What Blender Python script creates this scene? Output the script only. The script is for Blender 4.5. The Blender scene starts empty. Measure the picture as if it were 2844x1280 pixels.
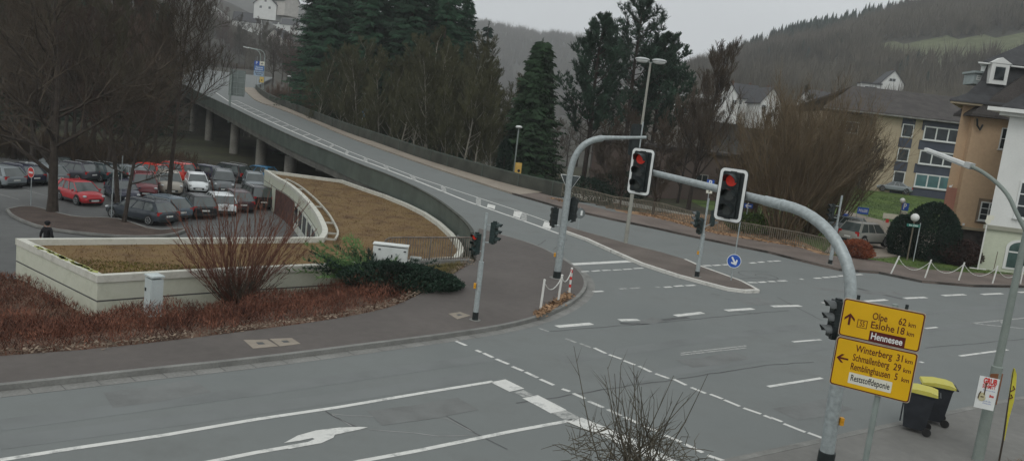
import bpy, math, random
import numpy as np
from mathutils import Vector, Matrix
PI = math.pi
S = bpy.context.scene
COL = S.collection
# ------------------------------------------------------------------ camera
FPX = 2150.0; CAMH = 6.5
pit = math.atan(.1437); rol = math.radians(6.7)
cp, sp, cr, sr = math.cos(pit), math.sin(pit), math.cos(rol), math.sin(rol)
cam = bpy.data.cameras.new('camera'); camo = bpy.data.objects.new('camera', cam); COL.objects.link(camo)
cam.sensor_width = 36; cam.lens = 36*FPX/2844; cam.clip_end = 6000; cam.clip_start = .1
up0 = Vector((0, sp, cp)); fw = Vector((0, cp, -sp)); rt0 = Vector((1, 0, 0))
rt = rt0*cr + up0*sr; upv = rt0*(-sr) + up0*cr
mw = Matrix.Identity(4)
for i in range(3):
    mw[i][0] = rt[i]; mw[i][1] = upv[i]; mw[i][2] = -fw[i]
mw[2][3] = CAMH
camo.matrix_world = mw
S.camera = camo
# ------------------------------------------------------------------ light
SUN_EL, SUN_AZ = math.radians(48), math.radians(200)
w = bpy.data.worlds.new('World'); S.world = w; w.use_nodes = True
nt = w.node_tree; N = nt.nodes; Lk = nt.links
bg = N['Background']; bg.inputs[1].default_value = .10
sky = N.new('ShaderNodeTexSky'); sky.sky_type = 'NISHITA'; sky.sun_disc = False
sky.sun_elevation = SUN_EL; sky.sun_rotation = SUN_AZ; sky.dust_density = 4; sky.air_density = 1.2; sky.ozone_density = 1
hs = N.new('ShaderNodeHueSaturation'); hs.inputs['Saturation'].default_value = .12; hs.inputs['Value'].default_value = .5
Lk.new(sky.outputs[0], hs.inputs['Color'])
tc = N.new('ShaderNodeTexCoord'); sx = N.new('ShaderNodeSeparateXYZ'); Lk.new(tc.outputs['Generated'], sx.inputs[0])
cr_ = N.new('ShaderNodeValToRGB'); Lk.new(sx.outputs['Z'], cr_.inputs[0])
cr_.color_ramp.elements[0].position = 0; cr_.color_ramp.elements[0].color = (.72, .755, .775, 1)
cr_.color_ramp.elements[1].position = .75; cr_.color_ramp.elements[1].color = (.80, .83, .85, 1)
sc_ = N.new('ShaderNodeVectorMath'); sc_.operation = 'SCALE'; sc_.inputs['Scale'].default_value = 10.5
Lk.new(cr_.outputs[0], sc_.inputs[0])
nz = N.new('ShaderNodeTexNoise'); nz.inputs['Scale'].default_value = 2.2; nz.inputs['Detail'].default_value = 4
Lk.new(tc.outputs['Generated'], nz.inputs[0])
mr = N.new('ShaderNodeMapRange'); mr.inputs[1].default_value = .3; mr.inputs[2].default_value = .7; mr.inputs[3].default_value = .93; mr.inputs[4].default_value = 1.07
Lk.new(nz.outputs[0], mr.inputs[0])
sc2 = N.new('ShaderNodeVectorMath'); sc2.operation = 'SCALE'; Lk.new(sc_.outputs[0], sc2.inputs[0]); Lk.new(mr.outputs[0], sc2.inputs['Scale'])
mx = N.new('ShaderNodeMixRGB'); mx.inputs[0].default_value = .82
Lk.new(hs.outputs[0], mx.inputs[1]); Lk.new(sc2.outputs[0], mx.inputs[2]); Lk.new(mx.outputs[0], bg.inputs[0])
sl = bpy.data.lights.new('sun', 'SUN'); sl.energy = .5; sl.angle = math.radians(25); sl.color = (1, .97, .92)
so = bpy.data.objects.new('sun', sl); COL.objects.link(so)
sd = Vector((math.sin(SUN_AZ)*math.cos(SUN_EL), math.cos(SUN_AZ)*math.cos(SUN_EL), math.sin(SUN_EL)))
so.rotation_euler = (-sd).to_track_quat('-Z', 'Y').to_euler(); so.location = (0, 0, 60)
S.view_settings.view_transform = 'Standard'; S.view_settings.look = 'None'; S.view_settings.exposure = .12; S.view_settings.gamma = 1
S.cycles.max_bounces = 5; S.cycles.volume_bounces = 0; S.cycles.diffuse_bounces = 2; S.cycles.transparent_max_bounces = 8

# ------------------------------------------------------------------ pixel helpers (survey of the photograph onto the ground)
def ray(x, y):
    u = x-1422; v = 640-y
    a = u*cr-v*sr; b = u*sr+v*cr
    return Vector((a, FPX*cp+b*sp, -FPX*sp+b*cp))
def P(x, y, z=0.0):
    d = ray(x, y); t = (z-CAMH)/d.z
    return Vector((d.x*t, d.y*t, z))
def PD(x, y, Y):
    d = ray(x, y); t = Y/d.y
    return Vector((d.x*t, Y, CAMH+d.z*t))
def sstep(a, b, x):
    t = min(1, max(0, (x-a)/(b-a))); return t*t*(3-2*t)
def zf(X, Y):
    q = .05*math.log(1+math.exp(min(600, (Y-46)/2.2)))*2.2
    return q*(1-sstep(6, 16, X))
def PS(x, y, off=0.0):
    Y = 50.0
    d = ray(x, y); best = None
    lo, hi = 5.0, 330.0
    def g(Y):
        t = Y/d.y; return CAMH+d.z*t-(zf(d.x*t, Y)+off)
    if g(hi) > 0: t = hi/d.y; return Vector((d.x*t, hi, zf(d.x*t, hi)+off))
    for _ in range(50):
        m = (lo+hi)/2
        if g(m) > 0: lo = m
        else: hi = m
    t = lo/d.y
    return Vector((d.x*t, lo, zf(d.x*t, lo)+off))
def dens(pts, step):
    out = []
    for a, b in zip(pts[:-1], pts[1:]):
        n = max(1, int((b-a).length/step))
        for i in range(n): out.append(a.lerp(b, i/n))
    out.append(pts[-1]); return out
def smooth(pts, it=2):
    for _ in range(it):
        q = [pts[0]]
        for a, b in zip(pts[:-1], pts[1:]):
            q.append(a.lerp(b, .25)); q.append(a.lerp(b, .75))
        q.append(pts[-1]); pts = q
    return pts

# ------------------------------------------------------------------ materials
MC = {}
def mat(name, col, rough=.75, var=.18, scale=2.5, bump=0.0, metal=0.0, emis=0.0, col2=None, fine=0.0, spec=.35, rnd=0.0, detail=5, bscale=None, trans=0):
    if name in MC: return MC[name]
    m = bpy.data.materials.new(name); m.use_nodes = True; MC[name] = m
    t = m.node_tree; n = t.nodes; l = t.links; b = n['Principled BSDF']
    b.inputs['Roughness'].default_value = rough; b.inputs['Metallic'].default_value = metal
    b.inputs['Specular IOR Level'].default_value = spec
    c = n.new('ShaderNodeTexCoord'); nn = n.new('ShaderNodeTexNoise'); nn.inputs['Scale'].default_value = scale; nn.inputs['Detail'].default_value = detail
    l.new(c.outputs['Object'], nn.inputs['Vector'])
    r = n.new('ShaderNodeMapRange'); r.inputs[1].default_value = .32; r.inputs[2].default_value = .68
    l.new(nn.outputs[0], r.inputs[0])
    mix = n.new('ShaderNodeMixRGB'); l.new(r.outputs[0], mix.inputs[0])
    c1 = tuple(x*(1-var) for x in col); c2 = tuple(min(1, x*(1+var)) for x in (col2 or col))
    mix.inputs[1].default_value = (*c1, 1); mix.inputs[2].default_value = (*c2, 1)
    out = mix.outputs[0]
    if fine:
        n2 = n.new('ShaderNodeTexNoise'); n2.inputs['Scale'].default_value = scale*14; n2.inputs['Detail'].default_value = 3
        l.new(c.outputs['Object'], n2.inputs['Vector'])
        r2 = n.new('ShaderNodeMapRange'); r2.inputs[1].default_value = .3; r2.inputs[2].default_value = .7; r2.inputs[3].default_value = 1-fine; r2.inputs[4].default_value = 1+fine
        l.new(n2.outputs[0], r2.inputs[0])
        v = n.new('ShaderNodeVectorMath'); v.operation = 'SCALE'; l.new(out, v.inputs[0]); l.new(r2.outputs[0], v.inputs['Scale']); out = v.outputs[0]
    if rnd:
        oi = n.new('ShaderNodeObjectInfo'); r3 = n.new('ShaderNodeMapRange'); r3.inputs[3].default_value = 1-rnd; r3.inputs[4].default_value = 1+rnd
        l.new(oi.outputs['Random'], r3.inputs[0])
        v = n.new('ShaderNodeVectorMath'); v.operation = 'SCALE'; l.new(out, v.inputs[0]); l.new(r3.outputs[0], v.inputs['Scale']); out = v.outputs[0]
    l.new(out, b.inputs['Base Color'])
    if emis:
        l.new(out, b.inputs['Emission Color']); b.inputs['Emission Strength'].default_value = emis
    if bump:
        bp = n.new('ShaderNodeBump'); bp.inputs['Strength'].default_value = bump; bp.inputs['Distance'].default_value = .02
        n4 = n.new('ShaderNodeTexNoise'); n4.inputs['Scale'].default_value = bscale or scale*20; n4.inputs['Detail'].default_value = 3
        l.new(c.outputs['Object'], n4.inputs['Vector']); l.new(n4.outputs[0], bp.inputs['Height']); l.new(bp.outputs[0], b.inputs['Normal'])
    return m
def masked(name, col, col2, thr=.5, scale=3, soft=.06, rough=.7, var=.1):
    """two-tone material: col worn through to col2 by noise"""
    if name in MC: return MC[name]
    m = mat(name, col, rough, var, scale)
    t = m.node_tree; n = t.nodes; l = t.links; b = n['Principled BSDF']
    src = b.inputs['Base Color'].links[0].from_socket
    c = n.new('ShaderNodeTexCoord'); nn = n.new('ShaderNodeTexNoise'); nn.inputs['Scale'].default_value = scale; nn.inputs['Detail'].default_value = 8; nn.inputs['Roughness'].default_value = .7
    l.new(c.outputs['Object'], nn.inputs['Vector'])
    r = n.new('ShaderNodeMapRange'); r.inputs[1].default_value = thr-soft; r.inputs[2].default_value = thr+soft; l.new(nn.outputs[0], r.inputs[0])
    mx = n.new('ShaderNodeMixRGB'); l.new(r.outputs[0], mx.inputs[0]); l.new(src, mx.inputs[1]); mx.inputs[2].default_value = (*col2, 1)
    l.new(mx.outputs[0], b.inputs['Base Color'])
    return m
ASPH = masked('asphalt', (.178, .193, .186), (.138, .146, .139), .57, .28, .16, .8, .14)
ASPH.node_tree.nodes['Principled BSDF'].inputs['Roughness'].default_value = .78
PAVE = mat('pavement_asphalt', (.108, .096, .087), .85, .12, .3, .25, fine=.07, bscale=60)
PAVR = mat('pavement_leafy', (.15, .122, .104), .9, .18, .5, .2, fine=.12)
PAVS = mat('pavement_sand', (.27, .235, .19), .9, .12, .4, .2, fine=.08)
KERB = mat('kerb_concrete', (.20, .20, .185), .85, .2, 1.5, .2, fine=.1)
KERBW = masked('kerb_white', (.62, .61, .56), (.25, .24, .22), .62, 2.0, .1)
PAINT = masked('road_paint', (.66, .66, .62), (.24, .25, .24), .60, 2.2, .1)
PAINTW = masked('road_paint_worn', (.50, .50, .47), (.2, .21, .2), .48, 6, .12)
SEAM = mat('tar_seam', (.085, .088, .086), .7, .3, 1.5)
SCRA = mat('scratch_line', (.27, .27, .26), .8, .3, 2)
GALV = mat('galvanised_steel', (.36, .40, .40), .45, .16, 12, metal=.25, fine=.12, rnd=.05)
GREYP = mat('grey_green_paint', (.25, .29, .27), .5, .12, 3, metal=.1)
BLACK = mat('black_plastic', (.018, .024, .024), .45, .3, 6)
DKG = mat('dark_green_plastic', (.02, .035, .033), .4, .2, 6)
WHITE = mat('white_board', (.74, .76, .74), .5, .06, 5)
TYRE = mat('tyre_rubber', (.02, .02, .02), .85, .2, 10)
RIM = mat('alloy_rim', (.42, .43, .43), .3, .15, 10, metal=.6)
GLASS = mat('dark_glass', (.022, .03, .032), .12, .3, 1.5, spec=.35)
GLASSF = mat('car_window_glass', (.05, .065, .062), .07, .3, 1.0, spec=1.0)
LRED = mat('red_lamp_lit', (.55, .028, .014), .4, .1, 8, emis=.15)
LOFF = mat('lamp_off', (.04, .05, .045), .15, .3, 8, spec=.8)
TAIL = mat('tail_light', (.42, .02, .02), .2, .2, 10, spec=.7)
HEADL = mat('head_light', (.55, .58, .58), .12, .2, 10, spec=.8)
PLATE = mat('plate_white', (.62, .63, .6), .5, .1, 10)
YEL = mat('sign_yellow', (.72, .42, .006), .5, .05, 2, rnd=0)
SMAR = mat('sign_maroon', (.10, .012, .008), .5, .05, 2)
SWHI = mat('sign_white', (.70, .69, .58), .5, .05, 3)
SBLK = mat('sign_black', (.012, .014, .016), .5, .05, 3)
SBLU = mat('sign_blue', (.02, .09, .42), .5, .08, 3)
SRED = mat('sign_red', (.62, .035, .03), .5, .08, 3)
WALLC = masked('white_concrete', (.62, .64, .53), (.38, .40, .31), .56, 1.3, .2, .85, .14)
WALLB = mat('white_render', (.66, .68, .62), .85, .08, .8, fine=.04)
BARK = mat('bark', (.050, .040, .032), .95, .3, 4, .4, fine=.3, rnd=.15)
TWIG = mat('twigs', (.066, .052, .037), .95, .25, .4, rnd=.22)
TWIGR = mat('twigs_red', (.165, .072, .048), .95, .3, 1, rnd=.15)
TWIGO = mat('twigs_olive', (.080, .080, .040), .95, .3, .5, rnd=.15)
TWIGG = mat('twigs_ochre', (.118, .088, .052), .95, .3, .5, rnd=.15)
BARKL = mat('bark_pale', (.25, .235, .19), .95, .3, 3, rnd=.15)
NEED = mat('spruce_needles', (.020, .055, .028), .9, .45, .5, rnd=.2)
NEEDP = mat('pine_needles', (.028, .060, .035), .85, .4, .5, rnd=.15)
THUJ = mat('thuja_leaves', (.026, .056, .024), .9, .45, .7, rnd=.15)
YEW = mat('yew_leaves', (.012, .030, .018), .9, .4, .8)
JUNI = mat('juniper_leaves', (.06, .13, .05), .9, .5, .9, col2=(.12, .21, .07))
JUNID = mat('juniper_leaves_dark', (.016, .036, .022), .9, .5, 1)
IVY = mat('red_groundcover', (.068, .024, .015), .95, .5, .9, col2=(.165, .070, .044), fine=.6)
EARTH = mat('leaf_earth', (.10, .062, .042), .95, .4, .8, .4, fine=.3, col2=(.13, .08, .055))
MOSS = masked('roof_moss', (.185, .105, .047), (.125, .095, .034), .54, .9, .2, .95, .45)
MOSS_ = mat('roof_moss_fine', (.150, .088, .036), .95, .5, .33, .6, col2=(.220, .140, .066), fine=.35, bscale=25)
MOSSG = mat('roof_moss_green', (.12, .105, .025), .95, .4, .8, .6, fine=.3)
DRYG = mat('dry_grass', (.20, .135, .07), .95, .5, .7, fine=.3)
GRASS = mat('lawn', (.052, .095, .018), .95, .3, .4, .5, fine=.3, col2=(.085, .13, .028))
LEAFO = mat('fallen_leaves', (.24, .135, .07), .95, .45, 1.2, .5, fine=.4, col2=(.33, .21, .12))
BEEF = mat('beech_leaves', (.24, .075, .035), .9, .5, 1.5, fine=.3)

# ------------------------------------------------------------------ mesh builder
class MB:
    def __init__(s): s.v = []; s.f = []; s.m = []
    def add(s, vs, fs, mi=0, M=None):
        o = len(s.v)
        if M is not None: vs = [M @ Vector(v) for v in vs]
        s.v.extend([tuple(v) for v in vs]); s.f.extend([tuple(i+o for i in f) for f in fs]); s.m.extend([mi]*len(fs))
        return s
    def box(s, c, d, M=None, mi=0, rz=0, taper=1.0):
        x, y, z = d[0]/2, d[1]/2, d[2]/2
        R = Matrix.Translation(Vector(c)) @ Matrix.Rotation(rz, 4, 'Z')
        if M is not None: R = M @ R
        t = taper
        vs = [(-x, -y, -z), (x, -y, -z), (x, y, -z), (-x, y, -z), (-x*t, -y*t, z), (x*t, -y*t, z), (x*t, y*t, z), (-x*t, y*t, z)]
        return s.add(vs, [(3, 2, 1, 0), (4, 5, 6, 7), (0, 1, 5, 4), (1, 2, 6, 5), (2, 3, 7, 6), (3, 0, 4, 7)], mi, R)
    def tube(s, pts, rad, n=8, mi=0, cap=True, M=None):
        pts = [Vector(p) for p in pts]
        if not hasattr(rad, '__len__'): rad = [rad]*len(pts)
        o = len(s.v); k = len(pts)
        a = None; vs = []; fs = []
        for i, p in enumerate(pts):
            d = (pts[min(i+1, k-1)]-pts[max(i-1, 0)])
            if d.length < 1e-9: d = Vector((0, 0, 1))
            d.normalize()
            if a is None:
                a = d.orthogonal().normalized()
            else:
                a = (a-d*a.dot(d))
                a = a.normalized() if a.length > 1e-6 else d.orthogonal().normalized()
            b = d.cross(a)
            for j in range(n):
                t = 2*PI*j/n; vs.append(p+(a*math.cos(t)+b*math.sin(t))*rad[i])
        for i in range(k-1):
            for j in range(n):
                fs.append((i*n+j, i*n+(j+1) % n, (i+1)*n+(j+1) % n, (i+1)*n+j))
        if cap:
            fs.append(tuple(range(n))[::-1]); fs.append(tuple((k-1)*n+j for j in range(n)))
        return s.add(vs, fs, mi, M)
    def twig(s, p, q, r, mi=0):
        d = q-p; a = d.orthogonal().normalized()*r; b = d.normalized().cross(a)
        o = len(s.v)
        s.v.extend([tuple(p+a), tuple(p-a*.5+b*.87), tuple(p-a*.5-b*.87), tuple(q)])
        s.f.extend([(o, o+1, o+3), (o+1, o+2, o+3), (o+2, o, o+3)]); s.m.extend([mi]*3)
    def prism(s, outline, h, M=None, mi=0):
        """outline in local XY, extruded from z=0 to z=h"""
        n = len(outline)
        vs = [(x, y, 0) for x, y in outline]+[(x, y, h) for x, y in outline]
        fs = [tuple(range(n))[::-1], tuple(range(n, 2*n))]+[(i, (i+1) % n, n+(i+1) % n, n+i) for i in range(n)]
        return s.add(vs, fs, mi, M)
    def disc(s, c, r, h, axis='y', n=24, mi=0, sz=1.0, M=None):
        ol = [(r*math.cos(2*PI*i/n), r*sz*math.sin(2*PI*i/n)) for i in range(n)]
        R = Matrix.Translation(Vector(c)) @ (Matrix.Rotation(PI/2, 4, 'X') if axis == 'y' else Matrix.Identity(4))
        if M is not None: R = M @ R
        return s.prism(ol, h, R, mi)
    def sphere(s, c, r, n=12, m=8, sc=(1, 1, 1), mi=0):
        vs = []; fs = []
        for i in range(m+1):
            t = PI*i/m
            for j in range(n):
                a = 2*PI*j/n
                vs.append((c[0]+r*sc[0]*math.sin(t)*math.cos(a), c[1]+r*sc[1]*math.sin(t)*math.sin(a), c[2]+r*sc[2]*math.cos(t)))
        for i in range(m):
            for j in range(n): fs.append((i*n+j, (i+1)*n+j, (i+1)*n+(j+1) % n, i*n+(j+1) % n))
        return s.add(vs, fs, mi)
    def build(s, name, mats, parent=None, sm=None, loc=None):
        me = bpy.data.meshes.new(name); me.from_pydata(s.v, [], s.f)
        if not isinstance(mats, (list, tuple)): mats = [mats]
        for m in mats: me.materials.append(m)
        if len(mats) > 1: me.polygons.foreach_set('material_index', s.m)
        if sm is not None:
            me.polygons.foreach_set('use_smooth', [True]*len(s.f)); me.set_sharp_from_angle(angle=math.radians(sm))
        me.update()
        o = bpy.data.objects.new(name, me); COL.objects.link(o)
        if parent is not None: o.parent = parent
        if loc is not None: o.location = loc
        return o
def thing(name, label, cat, loc=(0, 0, 0), rz=0, group=None):
    o = bpy.data.objects.new(name, None); COL.objects.link(o); o.empty_display_size = .2
    o.location = loc; o.rotation_euler = (0, 0, rz); o['label'] = label; o['category'] = cat
    if group: o['group'] = group
    return o
def tag(o, label, cat, group=None, kind=None):
    o['label'] = label; o['category'] = cat
    if group: o['group'] = group
    if kind: o['kind'] = kind
    return o
def struct(o): o['kind'] = 'structure'; return o
def dup(root, loc, rz=0, label=None, sc=None):
    def cp_(o, par):
        c = o.copy(); COL.objects.link(c)
        if par is not None: c.parent = par
        for ch in o.children: cp_(ch, c)
        return c
    r = cp_(root, None); r.location = loc; r.rotation_euler = (0, 0, rz)
    if sc is not None: r.scale = sc if hasattr(sc, '__len__') else (sc,)*3
    if label: r['label'] = label
    return r
FT = bpy.data.curves.new('ft', 'FONT')
def text(mb, s, x, z, h, y=0.0, width=None, align='L', mi=0, bold=0.0, M=None):
    """writes s in local XZ plane facing -Y; cap height h; returns width"""
    FT.body = s; FT.size = 1.0; FT.offset = bold; FT.resolution_u = 3
    o = bpy.data.objects.new('t', FT); COL.objects.link(o)
    bpy.context.view_layer.update()
    me = bpy.data.meshes.new_from_object(o.evaluated_get(bpy.context.evaluated_depsgraph_get()))
    vs = [v.co.copy() for v in me.vertices]; fs = [tuple(p.vertices) for p in me.polygons]
    bpy.data.objects.remove(o); bpy.data.meshes.remove(me)
    if not vs: return 0
    x0 = min(v.x for v in vs); x1 = max(v.x for v in vs)
    k = h/.61
    kx = k if width is None else width/(x1-x0)
    W = (x1-x0)*kx
    off = x if align == 'L' else (x-W/2 if align == 'C' else x-W)
    vs = [Vector((off+(v.x-x0)*kx, y, z+v.y*k)) for v in vs]
    mb.add(vs, fs, mi, M); return W
def polyfill(name, pts, mats, parent=None, skirt=0.0, off=0.0):
    """flat-ish polygon sheet with a vertical skirt"""
    import bmesh
    bm = bmesh.new()
    vs = [bm.verts.new((p[0], p[1], p[2]+off)) for p in pts]
    es = [bm.edges.new((vs[i], vs[(i+1) % len(vs)])) for i in range(len(vs))]
    bmesh.ops.triangle_fill(bm, edges=es, use_beauty=True)
    for f in bm.faces:
        f.normal_update()
        if f.normal.z < 0: f.normal_flip()
    if skirt:
        lo = [bm.verts.new((v.co.x, v.co.y, v.co.z-skirt)) for v in vs]
        n = len(vs)
        for i in range(n): bm.faces.new((vs[i], vs[(i+1) % n], lo[(i+1) % n], lo[i]))
    me = bpy.data.meshes.new(name); bm.to_mesh(me); bm.free()
    me.materials.append(mats)
    o = bpy.data.objects.new(name, me); COL.objects.link(o)
    if parent: o.parent = parent
    return o
def offs(pts, d):
    """sideways offset of a world polyline (left positive)"""
    out = []
    for i, p in enumerate(pts):
        t = pts[min(i+1, len(pts)-1)]-pts[max(i-1, 0)]; t.z = 0; t.normalize()
        out.append(p+Vector((-t.y, t.x, 0))*d)
    return out
def ribbon(mb, pts, w, lift=.006, mi=0, h=0.0, onsurf=True, w2=None):
    """strip of width w along a world polyline, laid on the road surface; h>0 makes a raised bar"""
    L_ = offs(pts, w/2); R_ = offs(pts, -w/2)
    vs = []; fs = []
    for a, b in zip(L_, R_):
        za = (zf(a.x, a.y) if onsurf else a.z)+lift; zb = (zf(b.x, b.y) if onsurf else b.z)+lift
        if h: vs += [(a.x, a.y, za), (b.x, b.y, zb), (a.x, a.y, za+h), (b.x, b.y, zb+h)]
        else: vs += [(a.x, a.y, za), (b.x, b.y, zb)]
    n = len(pts)
    for i in range(n-1):
        if h:
            o = i*4; q = o+4
            fs += [(o+2, q+2, q+3, o+3), (o, q, q+2, o+2), (o+1, o+3, q+3, q+1)]
        else:
            o = i*2; fs.append((o, o+2, o+3, o+1))
    if h: fs += [(0, 2, 3, 1), (4*n-4, 4*n-3, 4*n-1, 4*n-2)]
    mb.add(vs, fs, mi)
# ================================================================== TERRAIN
PLAT = [(-60, -60), (-60, -22), (-9.27, 17.8), (-7.4, 19.7), (-5.2, 22.1), (-3.5, 24.8), (-2.6, 28.7), (-2.05, 31.8), (-1.5, 33.8), (-2.3, 37.5), (-3.0, 42),
        (-4.4, 46.5), (-6.2, 50.5), (4, 62), (10.6, 55.6), (17.2, 52.0), (20.5, 53), (22.5, 60), (25, 80), (40, 150), (400, 200), (400, -60)]
def poly_in_dist(X, Y, poly):
    inside = np.zeros(X.shape, bool); dist = np.full(X.shape, 1e9)
    n = len(poly)
    for i in range(n):
        x0, y0 = poly[i]; x1, y1 = poly[(i+1) % n]
        c = ((y0 > Y) != (y1 > Y)) & (X < (x1-x0)*(Y-y0)/((y1-y0) or 1e-9)+x0)
        inside ^= c
        dx, dy = x1-x0, y1-y0; t = np.clip(((X-x0)*dx+(Y-y0)*dy)/(dx*dx+dy*dy), 0, 1)
        dist = np.minimum(dist, np.hypot(X-x0-t*dx, Y-y0-t*dy))
    return inside, dist
def ss(a, b, x):
    t = np.clip((x-a)/(b-a), 0, 1); return t*t*(3-2*t)
def terr(X, Y):
    X = np.asarray(X, float); Y = np.asarray(Y, float)
    ins, d = poly_in_dist(X, Y, PLAT)
    d = np.where(ins, 0, d)
    near = 1-ss(31, 35, Y)
    zn = -.05-1.35*ss(0, 7, d)-1.32*ss(12.5, 18, d)
    zfar = -.08-2.66*ss(0, 3.2, d)
    # leaf bank behind the right-hand railing falls more gently
    rb = ss(3, 8, X)*ss(50, 54, Y)
    zfar = zfar*(1-rb)+rb*(-.15-.75*ss(0, 14, d)-1.9*ss(22, 40, d))
    z = zn*near+zfar*(1-near)
    # lawn rising on the right
    z = z+ss(24, 34, X)*np.clip(Y-62, 0, 48)*.062
    # hills
    hr = np.clip((Y-150)/470, 0, 3)
    U = X/np.maximum(Y, 1)
    ridge = np.interp(U, [-1.5, -.9, -.55, -.38, -.25, -.1, 0, .1, .15, .2, .26, .3, .4, .5, .6, .8, 1.3], [150, 140, 105, 80, 45, 12, 6, 22, 42, 60, 75, 87, 112, 138, 160, 190, 210])
    up = ss(0, 1, hr/1.15)*ridge*.97
    up = np.where(U < 0, ridge*ss(-0.12, 1.3, (Y-200)/420)*ss(0, .1, -U)+up*(1-ss(0, .1, -U)), up)
    far = ss(900, 1600, Y)*168*np.exp(-((X+100)/620)**2)
    z = z+np.where(Y > 105, up, 0)+far*(1-ss(.12, .25, U))
    z = z-.35*(ins & (Y < 70) & (X < 20))
    zfa = .05*np.maximum(0, Y-46)
    i2, d2 = poly_in_dist(X, Y, [(-74, 160), (-60, 172), (-64, 200), (-80, 258), (-96, 325), (-120, 325), (-116, 277), (-105, 232), (-88, 188)])
    w2 = np.where(i2, 1, 1-ss(6, 34, d2))*ss(148, 162, Y)
    z = z*(1-w2)+(zfa-.55)*w2
    n = np.sin(X*.31+1.3)*np.cos(Y*.27)*.05+np.sin(X*.05)*np.sin(Y*.043+2)*1.5*ss(160, 300, Y)
    return z+n*np.where(ins & (Y < 70), 0, 1)
def T(x, y): return float(terr(x, y))
def axis(a, b, fine_a, fine_b, f, c):
    xs = list(np.arange(fine_a, fine_b+.01, f)); q = f
    while xs[-1] < b: q *= c; xs.append(xs[-1]+q)
    q = f
    while xs[0] > a: q *= c; xs.insert(0, xs[0]-q)
    return np.array(xs)
gx = axis(-1000, 1500, -62, 62, 1.0, 1.07); gy = axis(-60, 1850, 4, 150, 1.0, 1.04)
GX, GY = np.meshgrid(gx, gy); GZ = terr(GX, GY)
nx, ny = len(gx), len(gy)
gv = np.stack([GX.ravel(), GY.ravel(), GZ.ravel()], 1)
idx = np.arange(nx*ny).reshape(ny, nx)
gf = np.stack([idx[:-1, :-1].ravel(), idx[:-1, 1:].ravel(), idx[1:, 1:].ravel(), idx[1:, :-1].ravel()], 1)
me = bpy.data.meshes.new('ground'); me.from_pydata(gv.tolist(), [], gf.tolist())
me.polygons.foreach_set('use_smooth', [True]*len(gf))
GM = mat('ground_soil', (.050, .042, .027), .95, .35, .12, .4, col2=(.046, .050, .024), fine=.3, bscale=8)
GF_ = mat('ground_forest', (.050, .048, .036), .95, .3, .03, fine=.3)
GME = mat('meadow', (.105, .118, .062), .95, .2, .02, fine=.2)
me.materials.append(GM); me.materials.append(GRASS); me.materials.append(GF_); me.materials.append(GME); me.materials.append(LEAFO); me.materials.append(EARTH)
cx_ = (GX[:-1, :-1]+GX[1:, 1:])/2; cy_ = (GY[:-1, :-1]+GY[1:, 1:])/2
mi = np.zeros(cx_.shape, int)
mi[(cx_ > 20) & (cy_ > 46) & (cy_ < 125)] = 1
mi[cy_ > 150] = 2
rr = cx_/np.maximum(cy_, 1)
cz_ = (GZ[:-1, :-1]+GZ[1:, 1:])/2
MEAD = lambda u, y, z: (.43 < u < .8) and (54+18*(u-.43) < z < 76+30*(u-.43)) and y < 560
mi[np.vectorize(MEAD)(rr, cy_, cz_) & (cy_ > 250)] = 3
mi[(rr > .33) & (rr < .40) & (cz_ > 44) & (cz_ < 52) & (cy_ > 250)] = 3
mi[(cx_ > 2) & (cx_ < 22.5) & (cy_ > 52) & (cy_ < 74)] = 4
mi[(cx_ < 0) & (cy_ < 34) & (cy_ > 5) & (cx_ > -30)] = 5
me.polygons.foreach_set('material_index', mi.ravel().tolist()); me.update()
ground = bpy.data.objects.new('ground', me); COL.objects.link(ground); struct(ground)

# ================================================================== ROAD
FAREND = [(-72, 162), (-83, 188), (-99.5, 232), (-110.5, 277), (-113, 315), (-100, 315), (-84, 259), (-69, 203), (-62, 178)]
LPT = [(1316, 652, .85), (1311, 635, .9), (1282, 598, 1), (1229, 557, 1), (1166, 521, 1), (1084, 484, 1), (1001, 455, 1), (922, 420, 1), (835, 388, 1), (711, 330, 1), (638, 294, 1)]
lpar = [PS(x, y, o) for x, y, o in LPT]
lpar = [Vector((p.x, p.y, 0)) for p in lpar]
lpar += [Vector((-47.1, 116, 0)), Vector((-54.2, 127.6, 0)), Vector((-60.7, 138.6, 0)), Vector((-66, 148.3, 0)), Vector((-72, 161, 0))]
lpar = smooth(lpar, 2)
RPT = [(1559, 550), (1422, 519), (1291, 481), (1166, 443), (1055, 402), (959, 370), (868, 332)]
rpar = [PS(x, y) for x, y in RPT]; rpar = [Vector((p.x, p.y, 0)) for p in rpar]
rpar += [Vector((-37.7, 123.8, 0)), Vector((-44, 134.6, 0)), Vector((-52.3, 153, 0)), Vector((-57, 165, 0)), Vector((-59, 170, 0))]
rpar = smooth(rpar, 2)
rail_pts = [P(2216, 683), P(1990, 650), P(1836, 618), PS(1700, 588), PS(1559, 550)]
bridge_poly = [(p.x, p.y) for p in lpar]+FAREND+[(p.x, p.y) for p in reversed(rpar)]
kerbL = [P(x, y) for x, y in [(0, 1080), (400, 1035), (711, 1003), (1080, 955), (1270, 930), (1422, 905), (1520, 875), (1580, 845), (1612, 818), (1622, 795), (1616, 772), (1590, 745), (1540, 712), (1480, 684), (1400, 660), (1330, 640)]]
kerbL.insert(0, Vector((-32, -3.2, 0)))
kerbL = smooth(kerbL, 2)
kerbR = [Vector((-25, -5.2, 0)), P(2133, 1265), P(2400, 1205), P(2721, 1135), P(2844, 1110), Vector((60, 48, 0))]
kerbF = [PS(1422, 540), PS(1560, 580), PS(1700, 612), PS(1836, 640), P(1990, 675), P(2133, 703), P(2230, 728), P(2330, 752), P(2440, 760), P(2560, 785), P(2700, 797), P(2844, 799), Vector((60, 62, 0))]
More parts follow.
